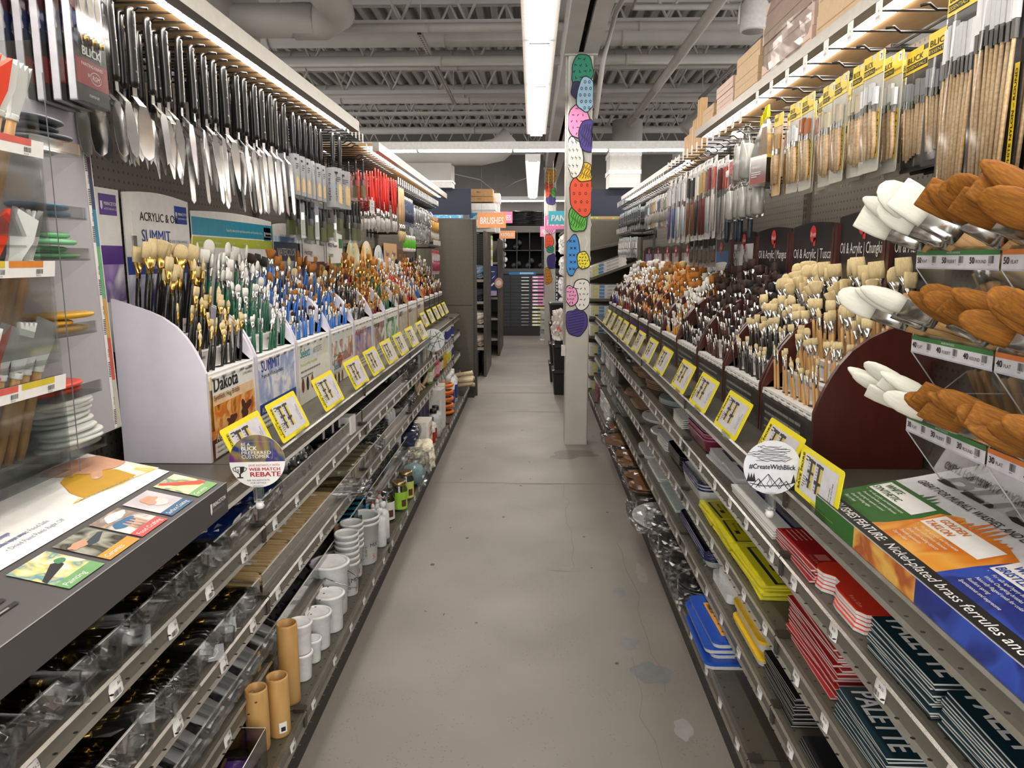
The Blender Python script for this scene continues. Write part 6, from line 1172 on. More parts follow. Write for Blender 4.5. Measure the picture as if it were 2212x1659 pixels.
for i in range(9): put('clear_bag', proto('cb3', lambda: [(None, crinkle(MB().box(-.04, -.03, .004, .04, .03, .04, mat('#c9ced2', .3)), .17, .14, .10, BAG, 7, .016, 9))]), T(.73 + .02 * (i % 3), 5.25 + i * .18, ZA) @ RZ(R.uniform(0, 3)), f'crinkled clear bag on upper right shelf, {nth(i)} past the brown palettes', 'bag', 'crinkled clear bags on upper right shelf')

# slanted shelves of long boxes past the right run
def slantunit():
    y0, y1 = 7.36, 8.6; out = []
    b = MB(); b.box(1.0, y0, 0, 1.05, y1, 1.86, OLIVE); b.box(.55, y1, 0, 1.05, y1 + .03, 1.82, OLIVE); out.append(('back_panel', b))
    u = MB(); u.box(1.05, y1 + .03, 0, 3.0, y1 + .08, 1.82, OLIVE); u.box(.6, y1 + .04, 1.87, 3.0, y1 + .08, 2.16, NAVY); u.box(.6, y1 + .03, 1.835, 3.0, y1 + .075, 1.862, art('#a4b83a', '#d8c86a', '#c9625a', '#7aa03a', s=20)); out.append(('end_header', u))
    for z, dz in ((1.50, .09), (1.22, .16), (1.02, 0), (.85, 0), (.66, 0), (.46, 0), (.27, 0), (.12, 0)):
        q = MB(); q.add([(.56, y0, z), (1.0, y0, z + dz), (1.0, y1, z + dz), (.56, y1, z), (.56, y0, z - .025), (1.0, y0, z + dz - .025), (1.0, y1, z + dz - .025), (.56, y1, z - .025)], [(0, 1, 2, 3), (7, 6, 5, 4), (0, 4, 5, 1), (2, 6, 7, 3), (3, 7, 4, 0)], OLIVE); out.append(('shelf', q))
    return out
put('slant_shelving', proto('slu', slantunit), Matrix(), 'olive shelving of slanted box shelves with navy header past right run', 'shelving')
def lbox():
    b = MB(); b.box(0, 0, 0, .36, .05, .032, mat('#dcdad4', .45)); q = MB(fr((0, -.0005, 0), (1, 0, 0), (0, 0, 1))); q.rect(.02, .003, .06, .026, mat('#d8d38a', .5)); q.rect(.08, .003, .05, .026, mat('#5b8fc9', .5)); q.rect(.16, .008, .12, .016, mat('#b9b9b5', .5)); return [('box', b), ('label', q)]
for zi, (z, dz, rows, cols) in enumerate(((1.22, .16, 3, 8), (1.02, 0, 4, 8), (.85, 0, 3, 8), (.66, 0, 3, 8), (.46, 0, 3, 6), (.27, 0, 4, 5), (.12, 0, 3, 5))):
    for c in range(cols):
        for r_ in range(rows): put('panel_box', proto('lbx', lbox), fr((.565, 7.37 + c * .06 + .0, z + .002 + r_ * .033), (1, 0, dz / .44), (0, 1, 0)), f'long white box with blue label, {nth(zi)} slanted shelf from top, {nth(c)} column, level {nth(r_)}', 'box', 'long white boxes past right run')

# ================================================================ goods on the lower shelves, left run
def cl_tool(v):
    h, f, l, g = MB(), MB(), MB(), MB()
    h.lathe([(.004, 0), (.0065, .02), (.006, .08), (.0045, .11)], mat('#161310', .35), 8); f.lathe([(.005, .108), (.0075, .112), (.0072, .13), (.004, .132)], BRASS, 8)
    if v == 0: l.tube([(.003, 0, .13), (.012, 0, .15), (.010, 0, .17), (0, 0, .178), (-.010, 0, .17), (-.012, 0, .15), (-.003, 0, .13)], .0019, STEEL, 5)
    elif v == 1: l.tube([(0, 0, .13), (0, 0, .15), (.004, 0, .17), (.012, 0, .178)], .0022, STEEL, 5)
    else: l.prism([(-.006, .13), (.006, .13), (.008, .165), (0, .18), (-.008, .165)], -.0007, .0007, STEEL) if False else l.add([(-.005, 0, .13), (.005, 0, .13), (.009, .002, .16), (0, .001, .182), (-.009, .002, .16)], [(0, 1, 2, 3, 4)], STEEL)
    g.loft([[(x * k, y * q, z) for x, y in ((-.017, -.008), (.017, -.008), (.019, .008), (-.018, .008))] for z, k, q in ((-.004, .9, .6), (.05, 1, 1), (.12, 1.05, 1.1), (.19, .95, .3))], BAG, False)
    return [('handle', h), ('collar', f), ('tip', l), ('clear_bag', g)]
TWORD = ('looped wire', 'bent steel', 'leaf shaped')
for zz, sh, y0, y1 in ((ZA, 'upper', .72, 1.66), (ZB, 'middle', .9, 1.86)):
    for k in range(10):
        ya = y0 + (y1 - y0) * k / 10
        if k: put('clear_divider', proto('dv', lambda: [(None, MB().box(-.36, -.001, 0, 0, .001, .055, FENCE))]), T(-.735, ya - .005, zz), f'clear divider on {sh} left shelf, {nth(k - 1)} from camera, between tool bins', 'divider', f'clear dividers {sh} shelf')
        for j in range(9):
            v = (k + j // 3) % 3
            put('clay_tool', proto(('ct', v), cl_tool, v), T(-.935 + .012 * (j % 3) + R.uniform(-.01, .01), ya + .012 + .03 * (j % 3) + R.uniform(-.004, .004), zz + .010 + .019 * (j // 3)) @ RZ(R.uniform(-.3, .3)) @ RY(PI / 2 - .06) @ RZ(R.uniform(-1, 1)) @ Matrix.Scale(1.08, 4), f'bagged black {TWORD[v]} clay tool, {nth(k)} bin of {sh} left shelf', 'clay tool', f'clay tools bin {k + 1} {sh} {TWORD[v]}')
def dowel(v):
    b = MB(T(0, 0, 0)); b.lathe([(.005, 0), (.0085, .01), (.0095, .10), (.007, .16), (.006, .22)], wood('#dcc193', '#c29f69'), 8); t = MB(); t.lathe([(.0061, .215), (.0066, .22), (.0066, .245)], BRASS, 8); t.tube([(0, 0, .245), (.002, 0, .28)], .0015, STEEL, 4); l = MB(); l.box(-.004, -.0102, .06, .004, -.0095, .09, PAPER)
    return [('handle', b), ('tip', t), ('sticker', l)]
for k in range(13):
    for j in range(6): put('wood_handled_tool', proto('dw', dowel, 0), T(-.738 - .006 * (j % 3) - .02 * R.random(), 1.97 + k * .062 + .02 * (j % 3) + R.uniform(-.004, .004), ZB + .0105 + .0185 * (j // 3)) @ RZ(R.uniform(-.12, .12)) @ RY(-PI / 2 + .03) @ RZ(R.uniform(-1, 1)), f'pale wooden handled tool lying end out, {nth(k)} cluster from near end, ' + ('upper' if j > 2 else 'lower') + ' layer', 'wooden tool', f'wooden tools cluster {k + 1} ' + ('upper' if j > 2 else 'lower'))
def bag_of(fn, w, d, h, amp=.008): return lambda: fn() + [('clear_bag', crinkle(MB(), w, d, h, BAG, int(w * 1000), amp, 9))]
def plainbox(w, d, h, c, nm='block'): return lambda: [(nm, MB().prism([(x, y) for x, y in rrect(-w / 2, -d / 2, w / 2, d / 2, min(w, d) * .08)], .002, h, mat(c, .5)))]
def row(n, y0, dy, x, z, key, fn, name, lb, cat, rot=.1):
    for i in range(n): put(name, proto(('row', key), fn), T(x + R.uniform(-.008, .008), y0 + i * dy, z) @ RZ(R.uniform(-rot, rot)), lb + (f', {nth(i)} from near end' if n > 1 else ''), cat, lb if n > 1 else None)
def sticks(n, c, tip, L=.16):
    def g():
        out = []
        for i in range(n): b = MB(); b.tube([(.0, (i - n / 2) * .009, .007 + .008 * (i % 2)), (-L, (i - n / 2) * .009, .008 + .008 * (i % 2))], .004, c, 6); b.tube([(-.03, (i - n / 2) * .009, .007 + .008 * (i % 2)), (-.028, (i - n / 2) * .009, .007 + .008 * (i % 2))], .0045, INK, 6); out.append(('stick', b))
        return out
    return g
BAMB = wood('#dcc390', '#c0a067')
row(2, 2.84, .1, -.745, ZB, 'bst', bag_of(sticks(9, BAMB, 0), .2, .1, .03), 'stick_bundle', 'bagged bundle of pale sticks on middle left shelf', 'bundle')
row(6, 3.04, .075, -.80, ZB, 'crm', bag_of(plainbox(.12, .066, .05, '#e7dcb2'), .14, .075, .06, .004), 'cream_pack', 'cream wrapped foam pack on middle left shelf', 'pack', .12)
row(1, 3.36, .1, -.76, ZC, 'bst2', bag_of(sticks(9, BAMB, 0), .2, .1, .03), 'stick_bundle', 'bagged pale sticks on lowest left shelf beside clear cups', 'bundle')
# white scrapers and black foam on the lowest shelf
def scraper(v):
    b = MB(); n = 8; w = (.062, .075)[v]
    b.add([(-.02 + .16 * i / n, s_ * w / 2 * (1 - .35 * (i / n)), .004 + .028 * math.sin(PI * i / n) + t) for t in (0, .0016) for i in range(n + 1) for s_ in (-1, 1)], [(2 * i, 2 * i + 1, 2 * i + 3, 2 * i + 2) for i in range(n)] + [(20 + 2 * i - 2, 20 + 2 * i, 20 + 2 * i + 1, 20 + 2 * i - 1) for i in range(0)] + [(18 + 2 * i, 18 + 2 * i + 2, 18 + 2 * i + 3, 18 + 2 * i + 1) for i in range(n)] + [(2 * i, 2 * i + 2, 18 + 2 * i + 2, 18 + 2 * i) for i in range(n)] + [(2 * i + 1, 18 + 2 * i + 1, 18 + 2 * i + 3, 2 * i + 3) for i in range(n)], mat('#e9ebee', .3), True)
    g = MB(); g.loft([[(x, y * w * k, z * q) for y, z in ((-.56, .003), (.56, .003), (.5, .045), (-.5, .045))] for x, k, q in ((-.03, .9, .5), (.04, 1, 1), (.10, 1, .95), (.16, .8, .4))], BAG, False)
    return [('blade', b), ('clear_bag', g)]
for k in range(14):
    for j in range(3): put('white_scraper', proto(('scr', k % 2), scraper, k % 2), T(-.895 + .012 * j, 1.20 + k * .061, ZC + .004 + j * .016) @ RZ(R.uniform(-.12, .12)), f'curved white plastic scraper in clear bag, {nth(k)} bin on lowest left shelf, {("bottom", "middle", "top")[j]} one', 'scraper', f'white scrapers bin {k + 1}')
def foam(w):
    f = MB(Matrix(((0, 0, 1, 0), (1, 0, 0, 0), (0, 1, 0, 0), (0, 0, 0, 1)))); f.T = Matrix(((1, 0, 0, 0), (0, 0, 1, 0), (0, 1, 0, 0), (0, 0, 0, 1))); f.prism([(0, -.010), (.012, -.014), (.065, -.014), (.065, .014), (.03, .014)], -w / 2, w / 2, mat('#1c1c1e', .85, var=.2, scale=300)); h = MB(); h.tube([(.06, 0, 0), (.085, 0, 0), (.19, 0, 0)], [.008, .007, .007], WOODH, 8)
    return [('foam_head', f), ('handle', h)]
for k in range(12):
    for j in range(3): put('foam_brush', proto(('fm', k % 3), foam, (.05, .075, .038)[k % 3]), T(-.755 - .02 * j + R.uniform(-.015, .01), 2.08 + k * .056 + R.uniform(-.01, .01), ZC + .015 + .028 * j) @ RZ(PI + R.uniform(-.5, .5)) @ RX(R.uniform(-.3, .3)), f'black foam brush heaped on lowest left shelf, {nth(k)} from near end, {("bottom", "middle", "top")[j]} layer', 'foam brush', f'black foam brushes heap {k + 1}')
row(1, 2.76, .1, -.75, ZC + .03, 'orc', lambda: [('claw', MB().tube([(0, -.05, .03), (.03, -.02, .035), (.035, .03, .03), (.01, .055, .03)], .008, mat('#e0662a', .4), 8)), ('tan_end', MB().lathe([(.012, .0), (.017, .015), (.012, .04)], mat('#d8bd92', .5), 10, 1, -.01, .07))], 'orange_scraper', 'orange hooked scraper with tan end beside black foam brushes', 'scraper')
def blkpack(): 
    b = MB(); b.box(-.09, -.03, .003, .06, .03, .028, mat('#141519', .2)); q = MB(T(0, 0, .0285)); q.poly([(-.02, -.028), (.058, -.028), (.058, .02)], mat('#1f6f8e', .3)); q.text('TOOL', -.08, -.012, .018, PAPER, .0005); return [('pack_body', b), ('print', q)]
for j in range(2): row(6, 2.86, .068, -.77 - .02 * j, ZC + .03 * j, 'bpk', blkpack, 'tool_pack', f'glossy black and teal tool pack, {("lower", "upper")[j]} layer', 'pack', .25)
# clear cups and lids
def cups(n, r, h, st, m=FROST):
    def g():
        out = []
        for i in range(n): b = MB(); z = i * st; b.lathe([(r * .72, z + .002), (r, z + h), (r * 1.05, z + h + .002), (r * 1.0, z + h + .0035)], m, 18, 1, 0, 0, False); b.lathe([(r * .7, z + .001), (r * .72, z + .003)], m, 18); out.append(('cup', b))
        return out
    return g
row(8, 3.46, .05, -.775, ZC, 'cp1', lambda: [(p, q.T and q) for p, q in cups(3, .026, .05, .008)()], 'cup_stack', 'stack of small clear cups on lowest left shelf', 'cups')
row(4, 3.88, .075, -.785, ZC, 'cp2', cups(3, .04, .055, .012), 'cup_stack', 'stack of larger clear bowls on lowest left shelf', 'cups')
row(4, 3.58, .09, -.80, ZB, 'cp3', cups(3, .05, .05, .014), 'cup_stack', 'stack of wide clear bowls on middle left shelf', 'cups')
row(3, 3.5, .06, -.77, ZB, 'vw', bag_of(lambda: [('frame', MB().tube([(-.05, -.02, .02), (0, 0, .05), (.05, .02, .02)], .004, WHITE, 6))], .1, .06, .06), 'white_frame_bag', 'bagged white bent part on middle left shelf', 'bag')
def lids(n): return lambda: [('lid', MB().lathe([(.045, .004 + i * .006), (.052, .005 + i * .006), (.052, .010 + i * .006), (.046, .009 + i * .006)], FROST, 20)) for i in range(n)]
row(9, 3.12, .085, -.80, ZA, 'lid', lids(6), 'lid_stack', 'stack of clear round lids on upper left shelf', 'lids')
row(1, 3.02, .1, -.775, ZA, 'wbx2', plainbox(.1, .08, .075, '#eceae6', 'box'), 'white_box', 'small white box beside black tape rolls on upper left shelf', 'box')
def tape(): return [('roll', MB().loft([[(r * math.cos(a), r * math.sin(a), z) for a in [2 * PI * i / 24 for i in range(24)]] for r, z in ((.042, 0), (.05, 0), (.05, .05), (.042, .05), (.042, 0))], mat('#17171a', .18), True, False)), ('label', MB().box(.0495, -.012, .008, .0505, .012, .042, mat('#c9c7c4', .4)))]
for j in range(2): row(5 - 2 * j, 2.58 + .1 * j, .1, -.80, ZA + .051 * j, 'tp', tape, 'tape_roll', f'glossy black roll, {("lower", "upper")[j]} layer on upper left shelf', 'roll')
def wroll(): return [('roll', MB(RY(-PI / 2 + .05) @ T(.021, 0, 0)).lathe([(.02, -.01), (.021, 0), (.021, .12), (.019, .125)], mat('#eceae8', .4), 14)), ('black_end', MB(RY(-PI / 2 + .05) @ T(.021, 0, 0)).lathe([(.0, -.0125), (.013, -.012), (.0135, -.009)], INK, 12)), ('clear_bag', crinkle(MB(), .19, .06, .055, BAG, 21, .006, 9, (-.06, 0, 0)))]
for j in range(2): row(3, 2.28 + .03 * j, .075, -.77, ZA + .043 * j, 'wr', wroll, 'wrapped_roll', f'white roll with black end in clear bag, {("lower", "upper")[j]} layer', 'roll', .2)
def bluebag(): return [('blue_pack', MB().prism(rrect(-.13, -.1, .0, .1, .03), .004, .055, mat('#1d4aa8', .3)).box(-.004, -.09, .005, .001, .09, .05, mat('#d9aca6', .5))), ('clear_bag', crinkle(MB(), .16, .23, .075, BAG, 31, .012, 11, (-.065, 0, 0)))]
row(2, 1.82, .21, -.735, ZA, 'bb', bluebag, 'blue_pack', 'blue pack in shiny clear bag under round card', 'bag', .06)
row(2, 2.27, .25, -.88, ZA, 'gb', lambda: [(None, crinkle(MB().box(-.06, -.05, .01, .06, .05, .08, mat('#77787a', .4)), .16, .14, .14, BAG, 33, .014, 10))], 'clear_bag', 'grey bagged pack at back of upper left shelf', 'bag')
# bottom shelf
def vase(h, r=.029):
    b = MB(); b.lathe([(r * .92, 0), (r, .006), (r * 1.02, h * .5), (r * .98, h - .006), (r * .93, h), (r * .82, h - .002), (r * .8, h - .05), (r * .78, .05), (0, .05)], mat('#c79f63', .4, 0, .08, 30, (1, 1, .2), 'wood', '#b2874c'), 28, caps=False)
    l = MB(); l.T = RZ(-.9); l.add([(r * 1.03 * math.cos(a), r * 1.03 * math.sin(a), z) for z in (.015, .045) for a in (-.35, -.17, 0, .17, .35)], [(i, i + 1, i + 6, i + 5) for i in range(4)], PAPER); l.box(r * 1.035, -.006, .02, r * 1.04, .006, .032, INK)
    return [('vase', b), ('sticker', l)]
for i, (x, y, h, d) in enumerate(((-.668, 1.83, .165, 'front'), (-.70, 1.765, .17, 'stickerless front'), (-.685, 1.975, .24, 'tallest'), (-.76, 1.885, .20, 'second tall'), (-.775, 1.78, .19, 'rear'), (-.83, 1.95, .2, 'rearmost'))):
    P = proto(('vs', h, i == 0), lambda: vase(h) if i == 0 else vase(h)[:1]); put('bamboo_vase', P, T(x, y, ZD), f'{d} bamboo cup among those on bottom left shelf', 'cup')
def pail(r, h, bail=False):
    b = MB(); b.lathe([(r * .84, 0), (r * .86, .003), (r * .95, h - .02), (r * .97, h - .018)], mat('#e3e6e8', .3), 26); l = MB(); l.lathe([(r * 1.0, h - .028), (r * 1.05, h - .026), (r * 1.05, h - .008), (r * 1.08, h - .007), (r * 1.08, h - .002), (r * 1.02, h), (r * .9, h), (r * .89, h - .003), (r * .87, h - .0032), (r * .80, h - .0025), (r * .76, h - .0032), (r * .4, h - .003), (0, h - .003)], mat('#f0f2f3', .25), 28, caps=False)
    out = [('pail', b), ('lid', l)]
    if bail: out.append(('bail', MB().tube([(0, -r, h - .035), (r * 1.25, -r * .75, h - .075), (r * 1.45, 0, h - .10), (r * 1.25, r * .75, h - .075), (0, r, h - .035)], .0016, STEEL, 5)))
    return out
for x, y, z, r, h, bl, d in ((-.69, 2.10, 0, .034, .085, 0, 'lower pail of the two stacked'), (-.69, 2.10, .086, .036, .095, 0, 'upper pail of the two stacked'), (-.685, 2.20, 0, .028, .075, 0, 'smallest squat pail'), (-.70, 2.235, .0, .043, .125, 0, 'middle round pail') if False else (-.695, 2.29, 0, .046, .12, 0, 'middle round pail'), (-.685, 2.41, 0, .049, .13, 0, 'third broad pail'), (-.715, 2.535, 0, .066, .19, 1, 'largest wire handled pail'), (-.79, 2.36, 0, .05, .13, 0, 'shaded pail at the back')):
    put('lidded_pail', proto(('pl', r, h), pail, r, h, bl), T(x, y, ZD + z), f'white lidded plastic bucket, {d} on bottom left shelf', 'bucket')
def mixpail(n, r, h, t, qn):
    b = MB(); out = []
    for i in range(n): b = MB(); z = i * .022; b.lathe([(r * .78, z), (r * .8, z + .003), (r * .97, z + h - .012), (r * 1.05, z + h - .011), (r * 1.05, z + h - .004), (r * .98, z + h), (r * .95, z + h - .01), (r * .78, z + .006)], mat('#d6d9d8', .3), 26, caps=False); b.lathe([(0, z), (r * .78, z)], mat('#d6d9d8', .3), 20, caps=False); out.append(('bucket', b))
    p = MB()
    for a0, s_, sz, c, zf in ((-.55, t, .030, mat('#c23434', .5), .12), (-.55, 'MIX', .024, INK, .42), (-1.1, 'QUARTS', .012, INK, .2)):
        vs, fs, w_ = text_geo(s_, 0, 0); vert = s_ == 'QUARTS'
        q = []
        for a, c_ in vs:
            uu, vv = ((a - w_ / 2) * sz, c_ * sz) if not vert else (-c_ * sz, (a) * sz)
            zz = h * zf + vv; rr = (r * .79 + (r * .18) * zz / h) + .0012; an = a0 + uu / rr; q.append((rr * math.cos(an), rr * math.sin(an), zz))
        p.add(q, fs, c)
    for k in range(6): p.tube([((r * .8 + r * .17 * z / h + .0008) * math.cos(a), (r * .8 + r * .17 * z / h + .0008) * math.sin(a), z) for z in (h * (.15 + .1 * k),) for a in (-1.5, -1.4, -1.3)], .0007, INK, 4)
    return out + [('printing', p)]
put('mixing_bucket', proto('mp1', mixpail, 6, .044, .13, '1', 0), T(-.69, 2.69, ZD), 'nested stack of translucent one quart mixing buckets beside white pails', 'bucket')
put('mixing_bucket', proto('mp2', mixpail, 5, .044, .13, '1.', 0), T(-.70, 2.81, ZD + .02), 'second nested stack of translucent mixing buckets with red printed number', 'bucket')
put('mixing_bucket', proto('mp3', mixpail, 2, .068, .18, '5', 0), T(-.70, 3.0, ZD), 'large translucent five quart mixing bucket', 'bucket')
def bottle(r, h, bc, cc, lab=None, tip=None, sq=1.):
    b = MB(); b.lathe([(r * .9, 0), (r, .004), (r, h * .66), (r * .8, h * .76), (r * .4, h * .82), (r * .4, h * .86)], bc, 16, sq); c = MB()
    if tip: c.lathe([(r * .42, h * .85), (r * .42, h * .89), (r * .12, h * .97)], bc, 10); t = MB().lathe([(r * .2, h * .96), (r * .2, h), (r * .1, h + .002)], tip, 8)
    else: c.lathe([(r * .5, h * .85), (r * .5, h), (0, h)], cc, 12)
    out = [('bottle', b), ('cap', c)]
    if tip: out.append(('tip', t))
    if lab: out.append(('label', MB().lathe([(r * 1.015, h * .14), (r * 1.015, h * .58)], mat(lab, .4, var=.15, scale=60), 16, sq, caps=False)))
    return out
def B(key, r, h, bc, cc, lab=None, tip=None, sq=1.): return lambda: bottle(r, h, bc, cc, lab, tip, sq)
RTIP = mat('#c8281f', .4); BOTW = mat('#e2e5e6', .3)
row(2, 3.17, .09, -.665, ZD, 'sq1', B(0, .028, .17, BOTW, WHITE), 'squeeze_bottle', 'plain white plastic bottle behind large mixing bucket', 'bottle')
row(3, 3.2, .07, -.70, ZD, 'sq2', B(0, .022, .19, BOTW, WHITE, None, RTIP), 'squeeze_bottle', 'white squeeze bottle with red tip on bottom left shelf', 'bottle')
row(4, 3.98, .055, -.775, ZB, 'sq3', B(0, .018, .11, BOTW, WHITE, None, RTIP), 'squeeze_bottle', 'small white red tipped bottle on middle left shelf', 'bottle')
row(3, 4.17, .055, -.775, ZC, 'sq4', B(0, .018, .12, BOTW, WHITE, None, RTIP), 'squeeze_bottle', 'small white red tipped bottle on lowest left shelf', 'bottle')
JG = mat('#dfe6df', .08, kind='clear', var=.12)
def jar(lid, lab, r=.042, h=.15):
    b = MB(); b.lathe([(r * .9, 0), (r, .01), (r, h * .72), (r * .8, h * .84), (r * .78, h * .88)], JG, 20, caps=False); b.lathe([(0, .001), (r * .9, .001)], JG, 16, caps=False); c = MB(); c.lathe([(r * .84, h * .86), (r * .86, h * .87), (r * .86, h), (r * .7, h), (0, h)], lid, 20); l = MB(); l.T = RZ(-1.0); l.add([(r * 1.01 * math.cos(a), r * 1.01 * math.sin(a), z) for z in (.012, h * .66) for a in [-.9 + .3 * i for i in range(7)]], [(i, i + 1, i + 8, i + 7) for i in range(6)], mat(lab, .4)); l.add([(r * 1.02 * math.cos(a), r * 1.02 * math.sin(a), z) for z in (.025, h * .4) for a in (-.1, .1, .3, .5)], [(i, i + 1, i + 5, i + 4) for i in range(3)], mat('#5a3a22', .5))
    return [('glass', b), ('lid', c), ('label', l)]
GOLDL = mat('#a8936a', .25, .8)
for i, (x, y, ld, lb, d) in enumerate(((-.70, 3.5, mat('#1c1c1e', .35), '#e8e8e4', 'black lidded clear jar'), (-.665, 3.66, GOLDL, '#9ccf3a', 'gold lidded jar with bright green label'), (-.66, 3.84, GOLDL, '#c9d46a', 'gold lidded jar with yellow green label'), (-.76, 3.75, mat('#1c1c1e', .35), '#9ccf3a', 'rear black lidded jar'))): put('glass_jar', proto(('jr', i), jar, ld, lb), T(x, y, ZD), d + ' on bottom left shelf', 'jar')
put('sponge_bag', proto('spg', lambda: [('sponge', MB().lathe([(.02, .005), (.065, .03), (.07, .07), (.05, .11), (.01, .125)], mat('#a9cdd6', .85, var=.2, scale=200), 18)), ('clear_bag', crinkle(MB(), .17, .17, .19, BAG, 44, .014, 11))]), T(-.66, 4.08, ZD), 'pale blue sponge in crinkled clear bag on bottom left shelf', 'sponge')
put('cloth_bag', proto('clb', lambda: [(None, crinkle(MB(), .16, .2, .16, mat('#e6ddc8', .7), 45, .02, 10))]), T(-.67, 4.42, ZD), 'cream cloth bundle behind the blue sponge', 'cloth')
def orgpack(): b = MB(); b.prism(rrect(-.05, -.09, .05, .09, .02), 0, .24, mat('#e9e4da', .5)); q = MB(fr((.0505, 0, 0), (0, 1, 0), (0, 0, 1))); q.rect(-.08, .02, .16, .09, mat('#e0561f', .4)); q.text('DUPLI', -.07, .18, .035, mat('#e0561f', .4), .0005, bold=.02); q.text('MATRIX', -.07, .14, .032, mat('#e0561f', .4), .0005, bold=.02); return [('pack_body', b), ('print', q)]
put('powder_pack', proto('opk', orgpack), T(-.69, 4.7, ZD), 'white upright pack printed with orange block on bottom left shelf', 'pack')
row(2, 4.98, .13, -.70, ZD, 'rj', B(0, .045, .17, mat('#e8e6e2', .3), mat('#26262a', .4), '#b0262a'), 'paint_jar', 'black capped jar with red label on bottom left shelf', 'jar')
row(2, 5.25, .12, -.70, ZD, 'bj', B(0, .05, .2, mat('#c9cccf', .3), mat('#1c1c1e', .4), '#d9d9d6'), 'paint_jar', 'grey jar with black lid on bottom left shelf', 'jar')
row(2, 5.52, .18, -.74, ZD, 'wct', plainbox(.16, .15, .30, '#dad8d4', 'box'), 'white_carton', 'tall white carton on bottom left shelf', 'box')
def ring(): return [('ring', MB().loft([[(r * math.cos(a), r * math.sin(a) * 1.2, z) for a in [2 * PI * i / 22 for i in range(22)]] for r, z in ((.045, .01), (.06, .005), (.07, .02), (.06, .035), (.045, .03), (.045, .01))], mat('#ea7418', .35), True, False)), ('core', MB().lathe([(.03, .005), (.03, .03)], mat('#2a211c', .5), 12))]
for i in range(5): put('orange_ring', proto('orr', ring), T(-.70, 6.05, ZD + .0 + .055 * i), f'orange ring spool in an upright stack, {nth(4 - i)} from the top', 'spool', 'orange ring stack')
def jug(): return bottle(.06, .27, mat('#eceef0', .3), WHITE, '#3a3f86') + [('grip', MB().tube([(.0, -.035, .21), (.0, -.06, .19), (0, -.062, .14), (0, -.05, .12)], .010, mat('#eceef0', .3), 8))]
row(4, 6.32, .14, -.72, ZD, 'jug', jug, 'white_jug', 'white jug with violet label on bottom left shelf', 'jug')
def croll(): return [(None, MB().tube([(-.14, 0, .02), (.10, .03, .03), (.13, .03, .035)], .02, mat('#d9c7a3', .7, var=.1), 10))]
for i in range(7): put('canvas_roll', proto('crl', croll), T(-.68, 7.0 + .06 * (i % 4), ZD + .05 + .04 * (i // 4) + .05 * (i % 2)) @ RZ(R.uniform(-.5, .5)) @ RY(R.uniform(-.1, .15)), f'rough tan canvas roll at the end of bottom left shelf, {nth(i)} of heap', 'roll', 'heap of canvas rolls')
put('clear_bin', proto('cbn', lambda: [('bin', MB().box(-.10, -.08, 0, .03, .08, .002, CLEAR).box(.028, -.08, 0, .03, .08, .10, FENCE).box(-.10, .078, 0, .03, .08, .10, FENCE).tube([(.029, -.08, .10), (.029, .08, .10), (-.10, .08, .10)], .0012, WHITE, 4))]), T(-.685, 1.62, ZD), 'clear open bin with purple pack at near end of bottom left shelf', 'bin')
row(2, 1.58, .06, -.70, ZD + .004, 'pp', bag_of(lambda: [('purple_pack', MB().box(-.04, -.02, .004, .03, .02, .035, mat('#6a3fa0', .4))), ('kraft_card', MB().box(-.045, -.024, .003, -.04, .024, .04, KRAFT))], .1, .055, .045), 'purple_pack', 'purple item in clear bag inside the clear bin', 'pack')
# far left upper shelves
row(7, 4.25, .095, -.80, ZA, 'cbg', lambda: [(None, crinkle(MB().lathe([(.02, .01), (.03, .05), (.01, .07)], mat('#8f969c', .4), 8), .12, .10, .12, BAG, 51, .018, 9))], 'clear_bag', 'crinkled shiny bag on upper left shelf', 'bag', 1)
row(3, 4.95, .12, -.80, ZA, 'gbx', lambda: [(None, MB().box(-.07, -.05, 0, .06, .05, .09, FROST).box(-.05, -.04, .003, .04, .04, .05, mat('#6a6a6c', .4)))], 'clear_box', 'clear hinged box on upper left shelf', 'box')
def can(c): return lambda: [('can', MB().box(-.03, -.045, 0, .03, .045, .12, mat('#b9b5a6', .3, .6))), ('label', MB().box(.0295, -.036, .015, .031, .036, .09, mat(c, .5))), ('cap', MB().lathe([(.012, .12), (.012, .135), (0, .135)], INK, 10))]
row(4, 5.28, .1, -.79, ZA, 'can', can('#e6e2d4'), 'metal_can', 'flat metal can with white label on upper left shelf', 'can')
row(1, 5.72, .1, -.76, ZA, 'tcp', lambda: [(None, MB().lathe([(.05, 0), (.055, .01), (.06, .15), (.055, .15)], mat('#cfa27c', .5), 16))], 'tan_cup', 'tan cup on upper left shelf beyond the metal cans', 'cup')
row(5, 5.86, .12, -.77, ZA, 'pvb', B(0, .042, .15, mat('#e6e6ea', .3), WHITE, '#5a3a8a'), 'paint_bottle', 'white bottle with purple label on upper left shelf', 'bottle')
row(5, 6.5, .12, -.77, ZA, 'pvb2', B(0, .042, .16, mat('#e6e6ea', .3), WHITE, '#3f3f8a'), 'paint_bottle', 'white bottle with blue violet label on upper left shelf', 'bottle')
row(7, 4.35, .08, -.79, ZB, 'clb', lambda: [(None, crinkle(MB().lathe([(.02, .005), (.03, .04)], mat('#c9ced2', .3), 8), .1, .08, .07, BAG, 61, .012, 8))], 'clear_bag', 'small shiny clear bag on middle left shelf', 'bag', 1)
def peg(): return [(None, MB().tube([(-.02, -.03, .012), (.0, 0, .04), (.02, .02, .12)], [.009, .012, .006], mat('#dcc49c', .6), 7))]
for i in range(10): put('wooden_peg', proto('peg', peg), T(-.77 + R.uniform(-.03, .02), 4.95 + i * .05, ZB) @ RZ(R.uniform(0, 6)), f'pale wooden figure peg heaped on middle left shelf, {nth(i)} from near end', 'peg', 'pale wooden pegs')
